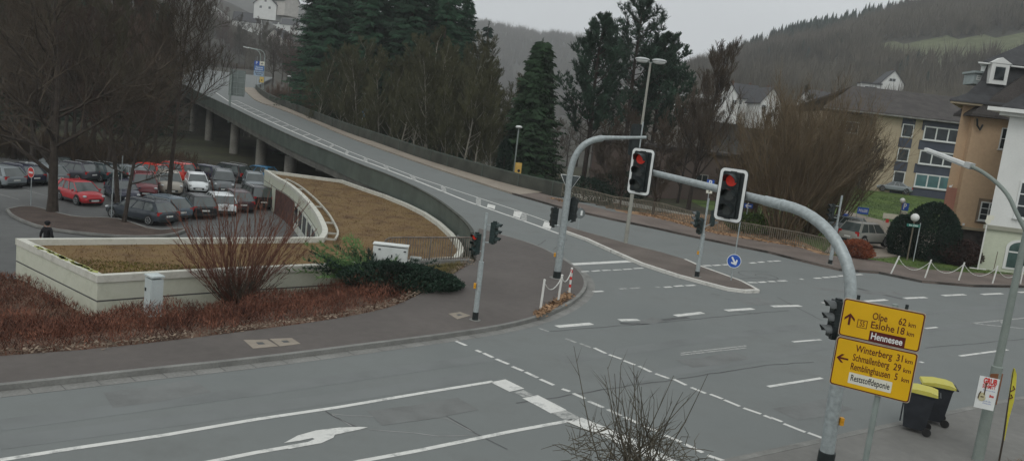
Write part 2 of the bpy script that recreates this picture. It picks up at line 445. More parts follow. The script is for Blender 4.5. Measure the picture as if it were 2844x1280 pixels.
road_poly = [(-70, -40)]+[(p.x-.8, p.y+.8) for p in kerbL[:len(kerbL)//2]]+[(-1.2, 34), (-2.2, 38)]
road_poly = [(-70, -34), (-32, -2.4), (-9.5, 15.6), (-5.9, 19), (-3.2, 21.6), (-1.5, 23.3), (0, 25), (1.2, 27), (1.6, 31), (1.6, 36), (-2.2, 41)]
road_poly += [(p.x, p.y) for p in offs(lpar, -.4) if p.y > 42]+FAREND
road_poly += [(p.x, p.y) for p in reversed(rpar) if p.y > 60]+[(11, 55), (17, 50.3), (20, 48), (27, 46.5), (32, 49), (60, 64), (66, 50), (13.4, 19.5), (6, 14.6), (-25, -6.5), (-60, -40)]
xs = np.arange(-152, 66, .7); ys = np.arange(-40, 318, .7)
XX, YY = np.meshgrid((xs[:-1]+xs[1:])/2, (ys[:-1]+ys[1:])/2)
ins, dd = poly_in_dist(XX, YY, road_poly)
keep = (ins & (dd > .3)) | (ins & (YY > 170)) | ((YY < 41) & (dd < .4)) | ((XX > 3) & (dd < .4)) 
vid = {}; rv = []; rf = []
def gvid(i, j):
    k = (i, j)
    if k not in vid:
        vid[k] = len(rv); x, y = float(xs[i]), float(ys[j]); rv.append((x, y, zf(x, y)))
    return vid[k]
for j, i in zip(*np.nonzero(keep)):
    rf.append((gvid(i, j), gvid(i+1, j), gvid(i+1, j+1), gvid(i, j+1)))
me = bpy.data.meshes.new('road'); me.from_pydata(rv, [], rf); me.materials.append(ASPH); me.polygons.foreach_set('use_smooth', [True]*len(rf))
road = bpy.data.objects.new('road', me); COL.objects.link(road); struct(road)

def line(pts, w, name, m, w_step=1.0, h=0, lift=.006, parent=None):
    mb = MB(); p = dens([PS(x, y) for x, y in pts], w_step); ribbon(mb, p, w, lift, 0, h); return mb.build(name, m, parent or road)
def dashes(segs, w, name, m):
    mb = MB()
    for a, b, c, d in segs: ribbon(mb, dens([PS(a, b), PS(c, d)], .5), w, .006)
    return mb.build(name, m, road)
def Z(ox, oy, segs, k=2.415):
    return [tuple((v/k+(ox if i % 2 == 0 else oy)) for i, v in enumerate(s)) for s in segs]
Z3c = lambda s: Z(1422, 800, s); Z2c = lambda s: Z(711, 800, s); Z4c = lambda s: Z(2133, 800, s); Z3b = lambda s: Z(1422, 420, s); Z4b = lambda s: Z(2133, 420, s)
# solid lane lines of the near road
line([(0, 1277), (215, 1243), (455, 1208), (711, 1164), (935, 1131), (1160, 1093), (1369, 1059)], .13, 'lane_line', PAINT)
line([(0, 1390), (592, 1280), (711, 1256), (856, 1231)], .13, 'lane_line', PAINT)
line([(700, 1350), (1001, 1280), (1150, 1253), (1422, 1197), (1592, 1166)], .13, 'lane_line', PAINT)
line([(1383, 1057), (1436, 1083)], .50, 'stop_line', PAINT)
line([(1440, 1086), (1470, 1100)], .34, 'stop_line', PAINTW)
line([(1472, 1101), (1521, 1126), (1552, 1143)], .50, 'stop_line', PAINT)
line([(1552, 1143), (1596, 1165)], .44, 'stop_line', PAINTW)
line([(1598, 1166), (1712, 1212), (1828, 1270), (1900, 1310)], .50, 'stop_line', PAINT)
# turn arrow
ar = [(1022, 1185), (997, 1184), (943, 1186), (877, 1194), (827, 1208), (788, 1229), (835, 1222), (868, 1215), (874, 1218), (850, 1228), (800, 1240), (801, 1246), (848, 1237), (893, 1229), (926, 1214), (930, 1206), (1001, 1191)]
polyfill('turn_arrow', [P(x, y, .0085) for x, y in ar], PAINT, road)
rowD = Z2c([(1340, 355, 1410, 385), (1475, 415, 1510, 430), (1525, 435, 1590, 465), (1610, 475, 1695, 510)])+Z3c([(0, 525, 75, 555), (90, 562, 172, 600), (188, 610, 280, 650), (335, 675, 388, 692), (410, 705, 488, 740), (512, 757, 612, 800), (640, 812, 730, 855), (750, 862, 848, 905), (885, 922, 990, 965), (1022, 985, 1135, 1032), (1160, 1045, 1280, 1102), (1312, 1120, 1425, 1158)])
dashes(rowD, .12, 'dashed_line', PAINT)
rowE = Z3c([(175, 267, 245, 292), (360, 338, 430, 365), (455, 370, 528, 398), (550, 400, 630, 438), (650, 445, 735, 475), (748, 485, 825, 515), (850, 522, 933, 562), (962, 573, 1052, 605), (1085, 610, 1168, 650), (1200, 665, 1300, 705), (1328, 710, 1412, 742), (1422, 748, 1528, 792), (1552, 803, 1670, 843), (1690, 852, 1745, 875)])+Z4c([(15, 865, 95, 895), (105, 908, 250, 965), (268, 968, 362, 1003)])
dashes(rowE[3:], .12, 'dashed_line', PAINT); dashes(rowE[:3], .12, 'dashed_line', PAINTW)
rowF = Z3c([(300, 258, 535, 238), (720, 215, 850, 212), (1095, 185, 1280, 165), (1435, 150, 1618, 138)])+Z4c([(25, 122, 218, 118), (655, 88, 795, 78), (915, 68, 1060, 62), (1172, 50, 1320, 43), (1435, 42, 1572, 36), (1680, 28, 1760, 26)])
dashes(rowF, .26, 'dashed_line', PAINT)
dashes(Z3c([(1130, 436, 1570, 386), (1130, 448, 1570, 400)]), .09, 'lane_line', PAINTW)
dashes(Z4c([(0, 660, 362, 602), (165, 360, 355, 345), (1055, 270, 1135, 262), (1285, 455, 1605, 412), (1020, 497, 1040, 495), (360, 98, 410, 98)]), .13, 'dashed_line', PAINT)
dashes(Z4c([(1365, 236, 1760, 196), (1365, 236, 1760, 275), (1560, 216, 1590, 258)]), .13, 'hatched_line', PAINTW)
dashes(Z3b([(330, 762, 790, 738)]), .42, 'stop_line', PAINT)
dashes(Z3b([(405, 808, 445, 808), (460, 808, 515, 805), (535, 805, 590, 800), (605, 800, 660, 797), (678, 797, 733, 794), (745, 793, 803, 789), (815, 787, 880, 783)]), .15, 'dashed_line', PAINT)
dashes(Z3b([(545, 942, 612, 938), (1020, 912, 1070, 909), (1088, 906, 1148, 901), (1165, 902, 1228, 898)]), .17, 'dashed_line', PAINT)
dashes(Z3b([(720, 923, 775, 921), (795, 920, 860, 915), (965, 912, 990, 911)]), .17, 'dashed_line', PAINTW)
dashes(Z3b([(1283, 768, 1335, 766), (1350, 766, 1398, 763), (1413, 762, 1460, 760), (1593, 750, 1635, 747), (1650, 745, 1690, 742), (1585, 880, 1643, 880), (1655, 879, 1702, 876)])+Z4b([(0, 739, 30, 738), (37, 737, 82, 735), (0, 873, 48, 873), (65, 870, 125, 868), (215, 858, 235, 857), (310, 852, 355, 850), (368, 847, 412, 845), (417, 843, 465, 840), (471, 837, 515, 834), (583, 828, 632, 826)]), .2, 'dashed_line', PAINT)
# bridge median lines and hatching
l1 = [(1554, 650), (1490, 626), (1422, 602), (1300, 560), (1166, 506), (1050, 462), (968, 432), (880, 395), (800, 360), (711, 320), (640, 285), (600, 258)]
l2 = [(1567, 632), (1490, 604), (1422, 580), (1300, 540), (1166, 496), (1050, 452), (968, 420), (880, 381), (800, 346), (711, 305), (655, 279)]
line(l1, .22, 'median_line', PAINT); line(l2, .13, 'median_line', PAINT)
hb = MB()
W1 = dens(smooth([PS(x, y) for x, y in l1], 1), .5); W2 = dens(smooth([PS(x, y) for x, y in l2], 1), .5)
for q in range(6, min(len(W1), len(W2))-4, 9):
    a = W1[q]; b = min(W2, key=lambda p: (p-a).length)
    k = W2.index(b); b = W2[min(k+5, len(W2)-1)]
    ribbon(hb, dens([a, b], .5), .35, .007)
hb.build('hatching', PAINTW, road)
pb = MB()
for quad in [[(1428, 586), (1450, 590), (1444, 606), (1425, 600)], [(1512, 615), (1535, 622), (1528, 637), (1506, 630)], [(1355, 566), (1376, 571), (1374, 581), (1352, 575)]]:
    pb.add([PS(x, y, .011) for x, y in quad], [(0, 1, 2, 3)])
pb.build('white_patch', PAINT, road)
# tar seams, cuts and loops
def seam(segs, w, m, nm, ox, oy, seed):
    R = random.Random(seed); mb = MB()
    for s in segs:
        p = dens([PS(x/2.415+ox, y/2.415+oy) for x, y in s], .35)
        p = [v+Vector((R.uniform(-.03, .03), R.uniform(-.03, .03), 0)) for v in p]
        ribbon(mb, p, w, .004)
    mb.build(nm, m, road)
seam([[(250, 290), (500, 268), (900, 240), (1300, 200), (1717, 160)], [(30, 770), (240, 740), (800, 650), (1090, 612), (1717, 515)], [(1430, 150), (1640, 172)]], .05, SEAM, 'tar_seam', 1422, 800, 1)
seam([[(720, 235), (860, 240), (1000, 215), (1180, 195)]], .22, SEAM, 'tar_seam', 1422, 800, 2)
seam([[(0, 515), (300, 495)], [(0, 160), (140, 150)], [(60, 60), (360, 215)], [(1050, 400), (1400, 370), (1717, 340)]], .05, SEAM, 'tar_seam', 2133, 800, 3)
seam([[(600, 0), (760, 40), (900, 72)]], .35, SEAM, 'tar_patch', 2133, 800, 4)
seam([[(1600, 800), (1717, 812)], [(1520, 855), (1600, 850), (1717, 846)], [(1340, 955), (1390, 965)], [(1420, 985), (1470, 995)], [(130, 660), (230, 595)], [(275, 660), (370, 590)]], .05, SEAM, 'tar_seam', 1422, 420, 5)
seam([[(460, 825), (510, 850), (660, 925), (700, 940)], [(1265, 850), (1480, 975), (1680, 1080)]], .035, SEAM, 'tar_seam', 711, 800, 6)
seam([[(515, 840), (620, 850), (1020, 868)], [(520, 845), (560, 880), (650, 922)], [(760, 950), (1060, 966), (1210, 988), (1500, 985)], [(1180, 870), (1280, 872), (1480, 970)], [(1060, 820), (1060, 821)]], .028, SCRA, 'scratch_line', 711, 800, 7)
TRK = masked('worn_track', (.160, .170, .165), (.178, .191, .186), .5, .6, .2, .8, .1)
for tr_ in ([(0, 1180), (711, 1085), (1200, 1015), (1422, 985)], [(0, 1230), (500, 1165), (1000, 1095), (1360, 1040)], [(1700, 1060), (2100, 995), (2500, 925), (2844, 880)], [(1560, 1000), (2000, 935), (2400, 885), (2844, 845)]):
    line(tr_, .55, 'wheel_track', TRK, 1.0, 0, .003)
STN = masked('road_stain', (.130, .134, .128), (.184, .193, .186), .47, .9, .2, .8, .1)
for a_, b_, c_, d_, w_ in ((2060, 838, 2130, 834, .9), (2260, 800, 2500, 815, .7), (1770, 893, 1830, 886, .5), (1440, 790, 1560, 700, .5), (1040, 1160, 1300, 1120, .8), (2180, 1150, 2330, 1120, .8), (300, 1110, 560, 1070, .9), (1900, 1010, 2060, 985, .7)):
    line([(a_, b_), ((a_+c_)/2, (b_+d_)/2+4), (c_, d_)], w_, 'oil_stain', STN, .6, 0, .0045)
def ring(px, py, r, wdt=.04):
    c = P(px, py); mb = MB(); p = [c+Vector((r*math.cos(t*PI/14), r*math.sin(t*PI/14), 0)) for t in range(29)]; ribbon(mb, p, wdt, .004); return mb
ring(2106, 765, 1.0).build('manhole_ring', SEAM, road); ring(2128, 768, .55).build('manhole_ring', SEAM, road)

# ------------------------------------------------------------------ pavements
pe = [(-32, -1.5, 0)]
edgeB = [P(x, y, .12) for x, y in [(0, 988), (300, 965), (600, 930), (900, 890), (1020, 868), (1100, 848), (1175, 812), (1215, 790), (1270, 752), (1318, 728)]]
edgeB = [Vector((-32, .2, .12))]+smooth(edgeB, 1)
kl = [Vector((p.x, p.y, .12)) for p in kerbL]
end = [Vector((-1.75, 36.5, .12)), Vector((-1.45, 34.6, .12))]
pv = polyfill('pavement', kl+end+list(reversed(edgeB)), PAVE, None, .2); struct(pv); pv.name = 'pavement'
mb = MB(); ribbon(mb, offs(dens(kerbL, .6), -.07), .14, .0, 0, .125, False); struct(mb.build('kerb', KERB))
mb = MB(); ribbon(mb, offs(dens(kerbL[:-6], .6), -.32), .34, .005, 0, 0, False); struct(mb.build('gutter', mat('gutter_stone', (.215, .215, .20), .85, .15, 1.2, fine=.15)))
# darker joints across the gutter
R = random.Random(9); mb = MB()
gp = dens(kerbL[:-8], .5)
for a, b in zip(gp[:-1], gp[1:]):
    t = (b-a).normalized(); n_ = Vector((t.y, -t.x, 0)); mb.add([a+n_*.02+Vector((0, 0, .009)), a+n_*.46+t*.06+Vector((0, 0, .009)), a+n_*.46+t*.075+Vector((0, 0, .009)), a+n_*.02+t*.015+Vector((0, 0, .009))], [(0, 1, 2, 3)])
struct(mb.build('gutter_joints', SEAM))
# near right pavement
kr = [Vector((p.x, p.y, .12)) for p in kerbR]
pv = polyfill('pavement', kr+[Vector((70, 40, .12)), Vector((16.2, 17.6, .12)), Vector((11.9, 16.6, .12)), Vector((9.0, 14.6, .12)), Vector((4, 11.5, .12)), Vector((-25, -9, .12))], mat('pavement_near', (.17, .168, .155), .85, .12, .3, .2, fine=.08), None, .2); struct(pv)
mb = MB(); ribbon(mb, offs(dens(kerbR, .8), -.07), .14, .0, 0, .127, False); struct(mb.build('kerb', KERB))
mb = MB(); ribbon(mb, offs(dens(kerbR, .8), .12), .22, .005, 0, 0, False); struct(mb.build('gutter', KERB))
# far pavement along the railing and round the corner
kf = dens(kerbF, 1.0)
back = [PS(1422, 519), PS(1559, 556), PS(1700, 592), P(1836, 622), P(1990, 655), P(2216, 690), P(2280, 712), P(2400, 722), P(2470, 735), P(2560, 752), P(2700, 762), P(2844, 768), Vector((60, 66, 0))]
bk = dens(back, 1.0)
top = [Vector((p.x, p.y, zf(p.x, p.y)+.12)) for p in kf]+[Vector((p.x, p.y, zf(p.x, p.y)+.12)) for p in reversed(bk)]
pv = polyfill('pavement', top, PAVR, None, .25); struct(pv)
mb = MB(); ribbon(mb, offs(kf, .07), .14, .0, 0, .13); struct(mb.build('kerb', mat('kerb_dark', (.07, .065, .058), .9, .3, 1.5, fine=.2)))
# light sandy walk on the bridge
wk = [(1440, 545), (1422, 540), (1291, 497), (1166, 455), (1055, 415), (959, 380), (868, 340), (780, 305), (711, 283)]
wkw = [PS(x, y) for x, y in wk]+[Vector((-52.5, 147.8, 0)), Vector((-59, 163, 0)), Vector((-63, 172, 0)), Vector((-61, 174, 0))]
wkw = dens(smooth([Vector((p.x, p.y, 0)) for p in wkw], 1), 1.0)
rpd = dens(rpar, 1.0)
mb = MB(); vs = []; fs = []
m_ = len(wkw)
for i, a in enumerate(wkw):
    b = rpd[min(len(rpd)-1, int(i/(m_-1)*(len(rpd)-1)))] if 0 else min(rpd, key=lambda p: (p-a).length)
    za = zf(a.x, a.y)+.13; zb = zf(b.x, b.y)+.13
    vs += [(a.x, a.y, za-.25), (a.x, a.y, za), (b.x, b.y, zb)]
for i in range(m_-1):
    o = i*3; fs += [(o, o+3, o+4, o+1), (o+1, o+4, o+5, o+2)]
mb.add(vs, fs); struct(mb.build('bridge_walk', PAVS))
# traffic island
isl_t = [(1567, 631), (1604, 643), (1679, 664), (1753, 685), (1836, 706), (1902, 726), (1944, 745), (2002, 766), (2056, 786), (2083, 800), (2104, 812)]
isl_b = [(1567, 646), (1629, 668), (1712, 706), (1782, 737), (1877, 768), (1960, 791), (2022, 807), (2068, 813), (2104, 812)]
it = [PS(x, y) for x, y in isl_t]; ib = [PS(x, y) for x, y in isl_b]
itd = dens(it, 1); ibd = dens(ib[:-1], 1)
isl = polyfill('traffic_island', [Vector((p.x, p.y, zf(p.x, p.y)+.125)) for p in itd]+[Vector((p.x, p.y, zf(p.x, p.y)+.125)) for p in reversed(ibd)], mat('island_surface', (.125, .105, .09), .9, .2, .5, .2, fine=.1), None, .2); struct(isl)
mb = MB(); ribbon(mb, dens(ib, .9), .20, .0, 0, .14); mb.build('kerb', KERBW, isl)
mb = MB(); ribbon(mb, itd[:len(itd)*6//10], .12, .0, 0, .135); mb.build('kerb', KERB, isl)
mb = MB(); ribbon(mb, itd[len(itd)*6//10:], .15, .0, 0, .14); mb.build('kerb', KERBW, isl)
# utility covers in the pavement
for i, (quad, lb) in enumerate([(Z2c([(1290, 170, 1370, 158), (1440, 182, 1350, 207)]), 'square concrete utility cover beside the two-headed signal pole'),
                   (Z2c([(90, 338, 240, 332), (300, 372, 160, 388)]), 'right half of the double concrete utility cover in the pavement'), (Z2c([(-85, 345, 75, 343), (150, 388, -20, 403)]), 'left half of the double concrete utility cover in the pavement')]):
    q = [quad[0][:2], quad[0][2:], quad[1][:2], quad[1][2:]]
    pts = [P(x, y, .128) for x, y in q]
    t = thing('utility_cover', lb, 'manhole cover', tuple(sum(pts, Vector())/4), 0, 'utility covers in the pavement')
    c = Vector(t.location)
    mb = MB(); mb.add([p-c for p in pts]+[p-c-Vector((0, 0, .006)) for p in pts], [(0, 1, 2, 3), (0, 4, 5, 1), (1, 5, 6, 2), (2, 6, 7, 3), (3, 7, 4, 0)]); mb.build('slab', PAVS, t)
    mb = MB(); mb.add([(p-c)*.28+Vector((0, 0, .004)) for p in pts], [(0, 1, 2, 3)]); mb.build('lid', SEAM, t)
# leaf litter at the kerb corner, dry grass near the right edge
R = random.Random(5)
mb = MB()
for k in range(900):
    t = R.random(); a = P(1495+85*t+R.gauss(0, 7), 872-52*t+R.gauss(0, 5), .13)
    s_ = R.uniform(.03, .07); an = R.uniform(0, 6.3); u = Vector((math.cos(an), math.sin(an), R.uniform(-.4, .6)))*s_; v = Vector((-math.sin(an), math.cos(an), R.uniform(-.3, .6)))*s_
    a.z = .135+R.uniform(0, .05); mb.add([a-u, a+v, a+u, a-v*.6], [(0, 1, 2, 3)])
tag(mb.build('leaf_litter', LEAFO), 'dry leaf litter gathered on the kerb corner by the short posts', 'leaf litter', kind='stuff')
# car park
cpk = [(-80, 20), (-19.2, 27.2), (-18.2, 28.2), (-9.2, 36.6), (-9.5, 39), (-14, 51), (-19.5, 61.5), (-13, 67), (-15, 75), (-46, 74), (-62, 60), (-85, 40)]
struct(polyfill('car_park', [Vector((x, y, -2.66)) for x, y in cpk], mat('car_park_asphalt', (.12, .124, .12), .8, .2, .12, .2, fine=.08)))
isp = [(20, 580), (60, 572), (100, 573), (150, 588), (215, 603), (290, 603), (340, 608), (430, 640), (505, 632), (520, 636), (480, 650), (400, 656), (300, 652), (180, 640), (110, 628), (60, 610), (30, 594)]
isw = smooth([P(x, y, -2.5) for x, y in isp]+[P(20, 580, -2.5)], 1)
it2 = polyfill('planted_island', isw[:-1], mat('island_earth', (.075, .055, .045), .95, .3, .8, .4, fine=.3), None, .2); struct(it2)
mb = MB(); ribbon(mb, dens(isw, 1), .14, -.12, 0, .14, False); mb.build('kerb', KERB, it2)
mb = MB()
for i in range(10): 
    a = Vector((-33+i*2.5*.5, 51+i*2.5*.86, -2.655)); d = Vector((-.86, .5, 0)); mb.add([a, a+d*4.6, a+d*4.6+Vector((.1, .0, 0)), a+Vector((.1, 0, 0))], [(0, 1, 2, 3)])
mb.build('bay_line', PAINTW, bpy.data.objects['car_park'])
# driveway right
dw = [P(2290, 700, -.04), P(2340, 640, .0), P(2330, 610, .05), P(2400, 618, .3), P(2500, 640, .2), P(2620, 670, .0), P(2600, 700, -.0), P(2520, 706, .0), P(2440, 712, .0)]
dwp = dens(dw+[dw[0]], 2)[:-1]
drive = []
struct(polyfill('driveway', [Vector((p.x, p.y, T(p.x, p.y)+.12)) for p in dwp], PAVS, None, .3))

# ================================================================== BRIDGE
bridge = thing('road_bridge', 'long concrete road bridge curving up to the left with green panelled parapets', 'bridge', (0, 0, 0))
CONC = mat('bridge_concrete', (.115, .115, .10), .9, .3, .6, .3, fine=.15)
PARP = mat('parapet_green', (.085, .105, .088), .7, .18, .8, fine=.1)
PARG = mat('parapet_green_dark', (.058, .062, .05), .8, .3, .8, fine=.1)
LP = dens(lpar, 1.0); RP = dens(rpar, 1.0)
def wallstrip(mb, pts, z0, z1, th, side=1, z0f=None):
    """vertical wall following pts; z relative to road surface"""
    A = pts; B = offs(pts, th*side); vs = []; fs = []
    for i, (a, b) in enumerate(zip(A, B)):
        z = zf(a.x, a.y); q = z0f(a) if z0f else z+z0
        vs += [(a.x, a.y, q), (a.x, a.y, z+z1), (b.x, b.y, z+z1), (b.x, b.y, q)]
    for i in range(len(A)-1):
        o = i*4
        for k in range(4): fs.append((o+k, o+(k+1) % 4, o+4+(k+1) % 4, o+4+k))
    n = len(A)*4
    fs += [(0, 1, 2, 3), (n-4, n-1, n-2, n-3)]
    mb.add(vs, fs)
mb = MB(); ribbon(mb, [p for p in offs(LP, -.62) if p.y > 40], 1.24, .003); mb.build('road_margin', ASPH, road)
z0f = lambda a: zf(a.x, a.y)-.42
mb = MB(); wallstrip(mb, LP, -.42, .88, .12, 1); mb.build('parapet', PARP, bridge)
mb = MB(); wallstrip(mb, offs(LP, -.02), .885, .97, .18, 1); mb.build('handrail', PARG, bridge)

mb = MB(); wallstrip(mb, offs([p for p in LP if p.y > 49], .05), -1.0, -.43, .55, -1); mb.build('edge_beam', CONC, bridge)
mb = MB(); wallstrip(mb, RP, -.1, 1.12, .08, -1); mb.build('parapet', PARG, bridge)
mb = MB(); wallstrip(mb, RP, 1.125, 1.2, .1, -1); mb.build('handrail', PARP, bridge)
mb = MB()
for p, q in zip(RP[2::3], RP[3::3]):
    mb = MB(); t = (q-p).normalized(); n_ = Vector((-t.y, t.x, 0)); c = p+n_*.03
    mb.box((c.x, c.y, zf(c.x, c.y)+.55), (.06, .05, 1.15), None, 0, math.atan2(t.y, t.x)); mb.build('panel_post', PARP, bridge)
# deck slab and box girder
def slab(mb, L_, R_, zt, zb):
    vs = []; fs = []
    for a, b in zip(L_, R_):
        z = zf(a.x, a.y); vs += [(a.x, a.y, z+zt), (b.x, b.y, z+zt), (b.x, b.y, z+zb), (a.x, a.y, z+zb)]
    for i in range(len(L_)-1):
        o = i*4
        for k in range(4): fs.append((o+k, o+(k+1) % 4, o+4+(k+1) % 4, o+4+k))
    n = len(L_)*4; fs += [(0, 1, 2, 3), (n-4, n-1, n-2, n-3)]
    mb.add(vs, fs)
st = [p for p in LP if 50 < p.y < 200]
rs = [min(RP, key=lambda p: (p-a).length) for a in st]
mb = MB(); slab(mb, st, rs, -.06, -.5); mb.build('deck', CONC, bridge)
gi = [a.lerp(b, .2) for a, b in zip(st, rs)]; gj = [a.lerp(b, .8) for a, b in zip(st, rs)]
mb = MB(); slab(mb, gi, gj, -.5, -1.9); mb.build('girder', CONC, bridge)
for Yp in (56, 68, 80, 92, 107, 124, 142):
    a = min(LP, key=lambda p: abs(p.y-Yp)); b = min(RP, key=lambda p: (p-a).length)
    for f in (.16, .84):
        c = a.lerp(b, f); g = T(c.x, c.y)-.3; h = zf(c.x, c.y)-1.8-g
        mb = MB(); mb.tube([(c.x, c.y, g), (c.x, c.y, g+h)], .62, 14); mb.build('pillar', mat('pillar_concrete', (.26, .25, .22), .9, .25, .5, fine=.15), bridge, 40)

# right railing continues the parapet with vertical bars
rail = thing('railing', 'long grey bar railing behind the far pavement, beside the leafy bank', 'railing', (0, 0, 0))
rw = [PS(1559, 550), PS(1700, 587), P(1836, 616), P(1990, 648), P(2133, 674), P(2216, 690), P(2320, 716)]
rwd = dens(rw, 1.0)
IRON = mat('railing_iron', (.16, .14, .105), .6, .25, 3)
mb = MB(); wallstrip(mb, rwd, 1.08, 1.14, .05, 1); wallstrip(mb, rwd, .2, .24, .04, 1); mb.build('rail_bar', IRON, rail)
mb = MB(); mp = MB()
tot = 0
for a, b in zip(rw[:-1], rw[1:]):
    n = int((b-a).length/.14)
    for i in range(n):
        c = a.lerp(b, i/n); z = zf(c.x, c.y)
        if i % 14 == 0: mp = MB(); mp.box((c.x, c.y, z+.65), (.06, .06, 1.0)); mp.build('post', IRON, rail)
        else: mb.box((c.x, c.y, z+.66), (.04, .04, .88))
mb.build('bars', IRON, rail)
# strip of low kerb wall and leaves under the railing
bw = thing('low_wall', 'low white wall beyond the railing along the leaf-covered bank', 'wall')
lw = [P(1420, 500, -.3), P(1559, 532, -.4), P(1700, 553, -.5), P(1836, 580, -.5), P(1960, 606, -.5), P(2060, 633, -.4), P(2210, 662, -.3), P(2226, 690, -.1)]
mb = MB(); lwd = dens(lw, 1)
vs = []; fs = []
A = lwd; B = offs(lwd, .3)
for a, b in zip(A, B): g = min(T(a.x, a.y), a.z)-.6; vs += [(a.x, a.y, g), (a.x, a.y, a.z), (b.x, b.y, a.z), (b.x, b.y, g)]
for i in range(len(A)-1):
    for k in range(4): fs.append((i*4+k, i*4+(k+1) % 4, i*4+4+(k+1) % 4, i*4+4+k))
mb.add(vs, fs); mb.build('coping', mat('wall_white', (.50, .49, .44), .9, .25, 1.5, fine=.2), bw)
R = random.Random(11)
mb = MB()
for k in range(9000):
    t = R.random(); i = int(t*(len(lwd)-1)); a = lwd[i]
    b = min(rwd, key=lambda p: (p-a).length) if k % 1 == 0 else None
    s_ = R.random(); c = a.lerp(b, s_*1.12)+Vector((R.uniform(-.5, .5), R.uniform(-.3, .3), 0))
    c.z = T(c.x, c.y)+R.uniform(.0, .10) if s_ < .97 else zf(c.x, c.y)+.14
    u = Vector((R.uniform(-1, 1), R.uniform(-1, 1), R.uniform(-.5, .5)))*.09; v = Vector((R.uniform(-1, 1), R.uniform(-1, 1), R.uniform(-.3, .9)))*.09
    mb.add([c-u, c+v, c+u, c-v], [(0, 1, 2, 3)])
tag(mb.build('leaf_bank', LEAFO), 'orange-brown fallen leaves covering the bank behind the railing', 'fallen leaves', kind='stuff')

# ================================================================== FLAT-ROOFED BUILDING
RB = [P(x, y) for x, y in [(46, 667), (272, 771), (500, 758), (700, 748), (930, 738), (1060, 728)]]
frb = thing('flat_roofed_building', 'low white concrete building with a curved courtyard and mossy flat roof', 'building')
right_edge = [p for p in offs(lpar, .42) if 36.3 < p.y < 64][::3]
outer = RB[:5]+[Vector((-5.0, 31.6, 0)), Vector((-2.3, 34.2, 0))]+right_edge+[P(735, 474)]
inner = [P(735, 474), P(770, 496), P(802, 512), P(843, 548), P(877, 590), P(893, 623), P(900, 645), P(888, 662), P(711, 663), P(500, 664), P(300, 665)]
inner_s = smooth(inner[1:8], 2)
loop = outer[:-1]+[P(735, 474)]+inner_s+[P(711, 663.5), P(400, 665)]
zc = .0
polyl = [Vector((p.x, p.y, -.16)) for p in loop]
mossy = polyfill('roof_planting', polyl, MOSS, frb)
# coping ring (top) following the outline
def ringwall(pts, z0, z1, th, name, m, parent, closed=True, lip=0):
    P_ = [Vector((p.x, p.y, 0)) for p in pts]
    n = len(P_); vs = []; fs = []
    area = sum(P_[i].x*P_[(i+1) % n].y-P_[(i+1) % n].x*P_[i].y for i in range(n))
    sg = 1 if area > 0 else -1
    for i in range(n):
        a = P_[i-1] if (closed or i > 0) else P_[i]; b = P_[(i+1) % n] if (closed or i < n-1) else P_[i]
        d1 = (P_[i]-a); d2 = (b-P_[i])
        d1 = d1.normalized() if d1.length > 1e-6 else d2.normalized(); d2 = d2.normalized() if d2.length > 1e-6 else d1
        n1 = Vector((-d1.y, d1.x, 0)); n2 = Vector((-d2.y, d2.x, 0)); nn = (n1+n2)
        nn = nn.normalized() if nn.length > 1e-3 else n1
        k = th/max(.35, nn.dot(n1)); q = P_[i]+nn*k*sg; o = P_[i]-nn*lip*sg
        vs += [(o.x, o.y, z0), (o.x, o.y, z1), (q.x, q.y, z1), (q.x, q.y, z0)]
    m_ = n if closed else n-1
    for i in range(m_):
        for k in range(4): fs.append((i*4+k, i*4+(k+1) % 4, ((i+1) % n)*4+(k+1) % 4, ((i+1) % n)*4+k))
    mb = MB(); mb.add(vs, fs); return mb.build(name, m, parent)
ringwall(loop, -.16, .07, .22, 'coping', masked('coping_white', (.60, .60, .53), (.33, .33, .27), .6, 1.3, .15, .85, .1), frb, lip=.05)
cap = frb.children[-1]
ringwall(loop, -.75, -.17, .25, 'fascia', WALLC, frb)
ringwall(loop, -.80, -.755, .18, 'joint', SEAM, frb)
lower = RB[:5]+[Vector((-5.0, 31.6, 0))]
ringwall(loop, -3.0, -.80, .22, 'wall', WALLC, frb)
# green algae streak on the left coping
mb = MB(); a, b = RB[0].lerp(RB[1], .25), RB[0].lerp(RB[1], .93); d = (b-a).normalized(); n_ = Vector((-d.y, d.x, 0))
R = random.Random(3)
for i in range(34):
    c = a.lerp(b, i/34)+n_*R.uniform(.03, .16); s_ = R.uniform(.05, .13)
    mb.add([c+d*s_*2.0+Vector((0, 0, .074)), c+n_*s_+Vector((0, 0, .074)), c-d*s_*2+Vector((0, 0, .074)), c-n_*s_+Vector((0, 0, .074))], [(0, 1, 2, 3)])
mb.build('algae_patches', mat('algae', (.34, .36, .12), .9, .3, 4), frb)
# second inner coping line along the curved courtyard
c2 = offs(inner_s, .7)
mb = MB(); ribbon(mb, c2, .09, -.04, 0, .1, False)
for i in range(2, len(c2), 5): ribbon(mb, [c2[i], inner_s[i]], .06, -.04, 0, .09, False)
mb.build('roof_edge_strip', mat('coping_strip', (.42, .41, .35), .9, .2, 2), frb)
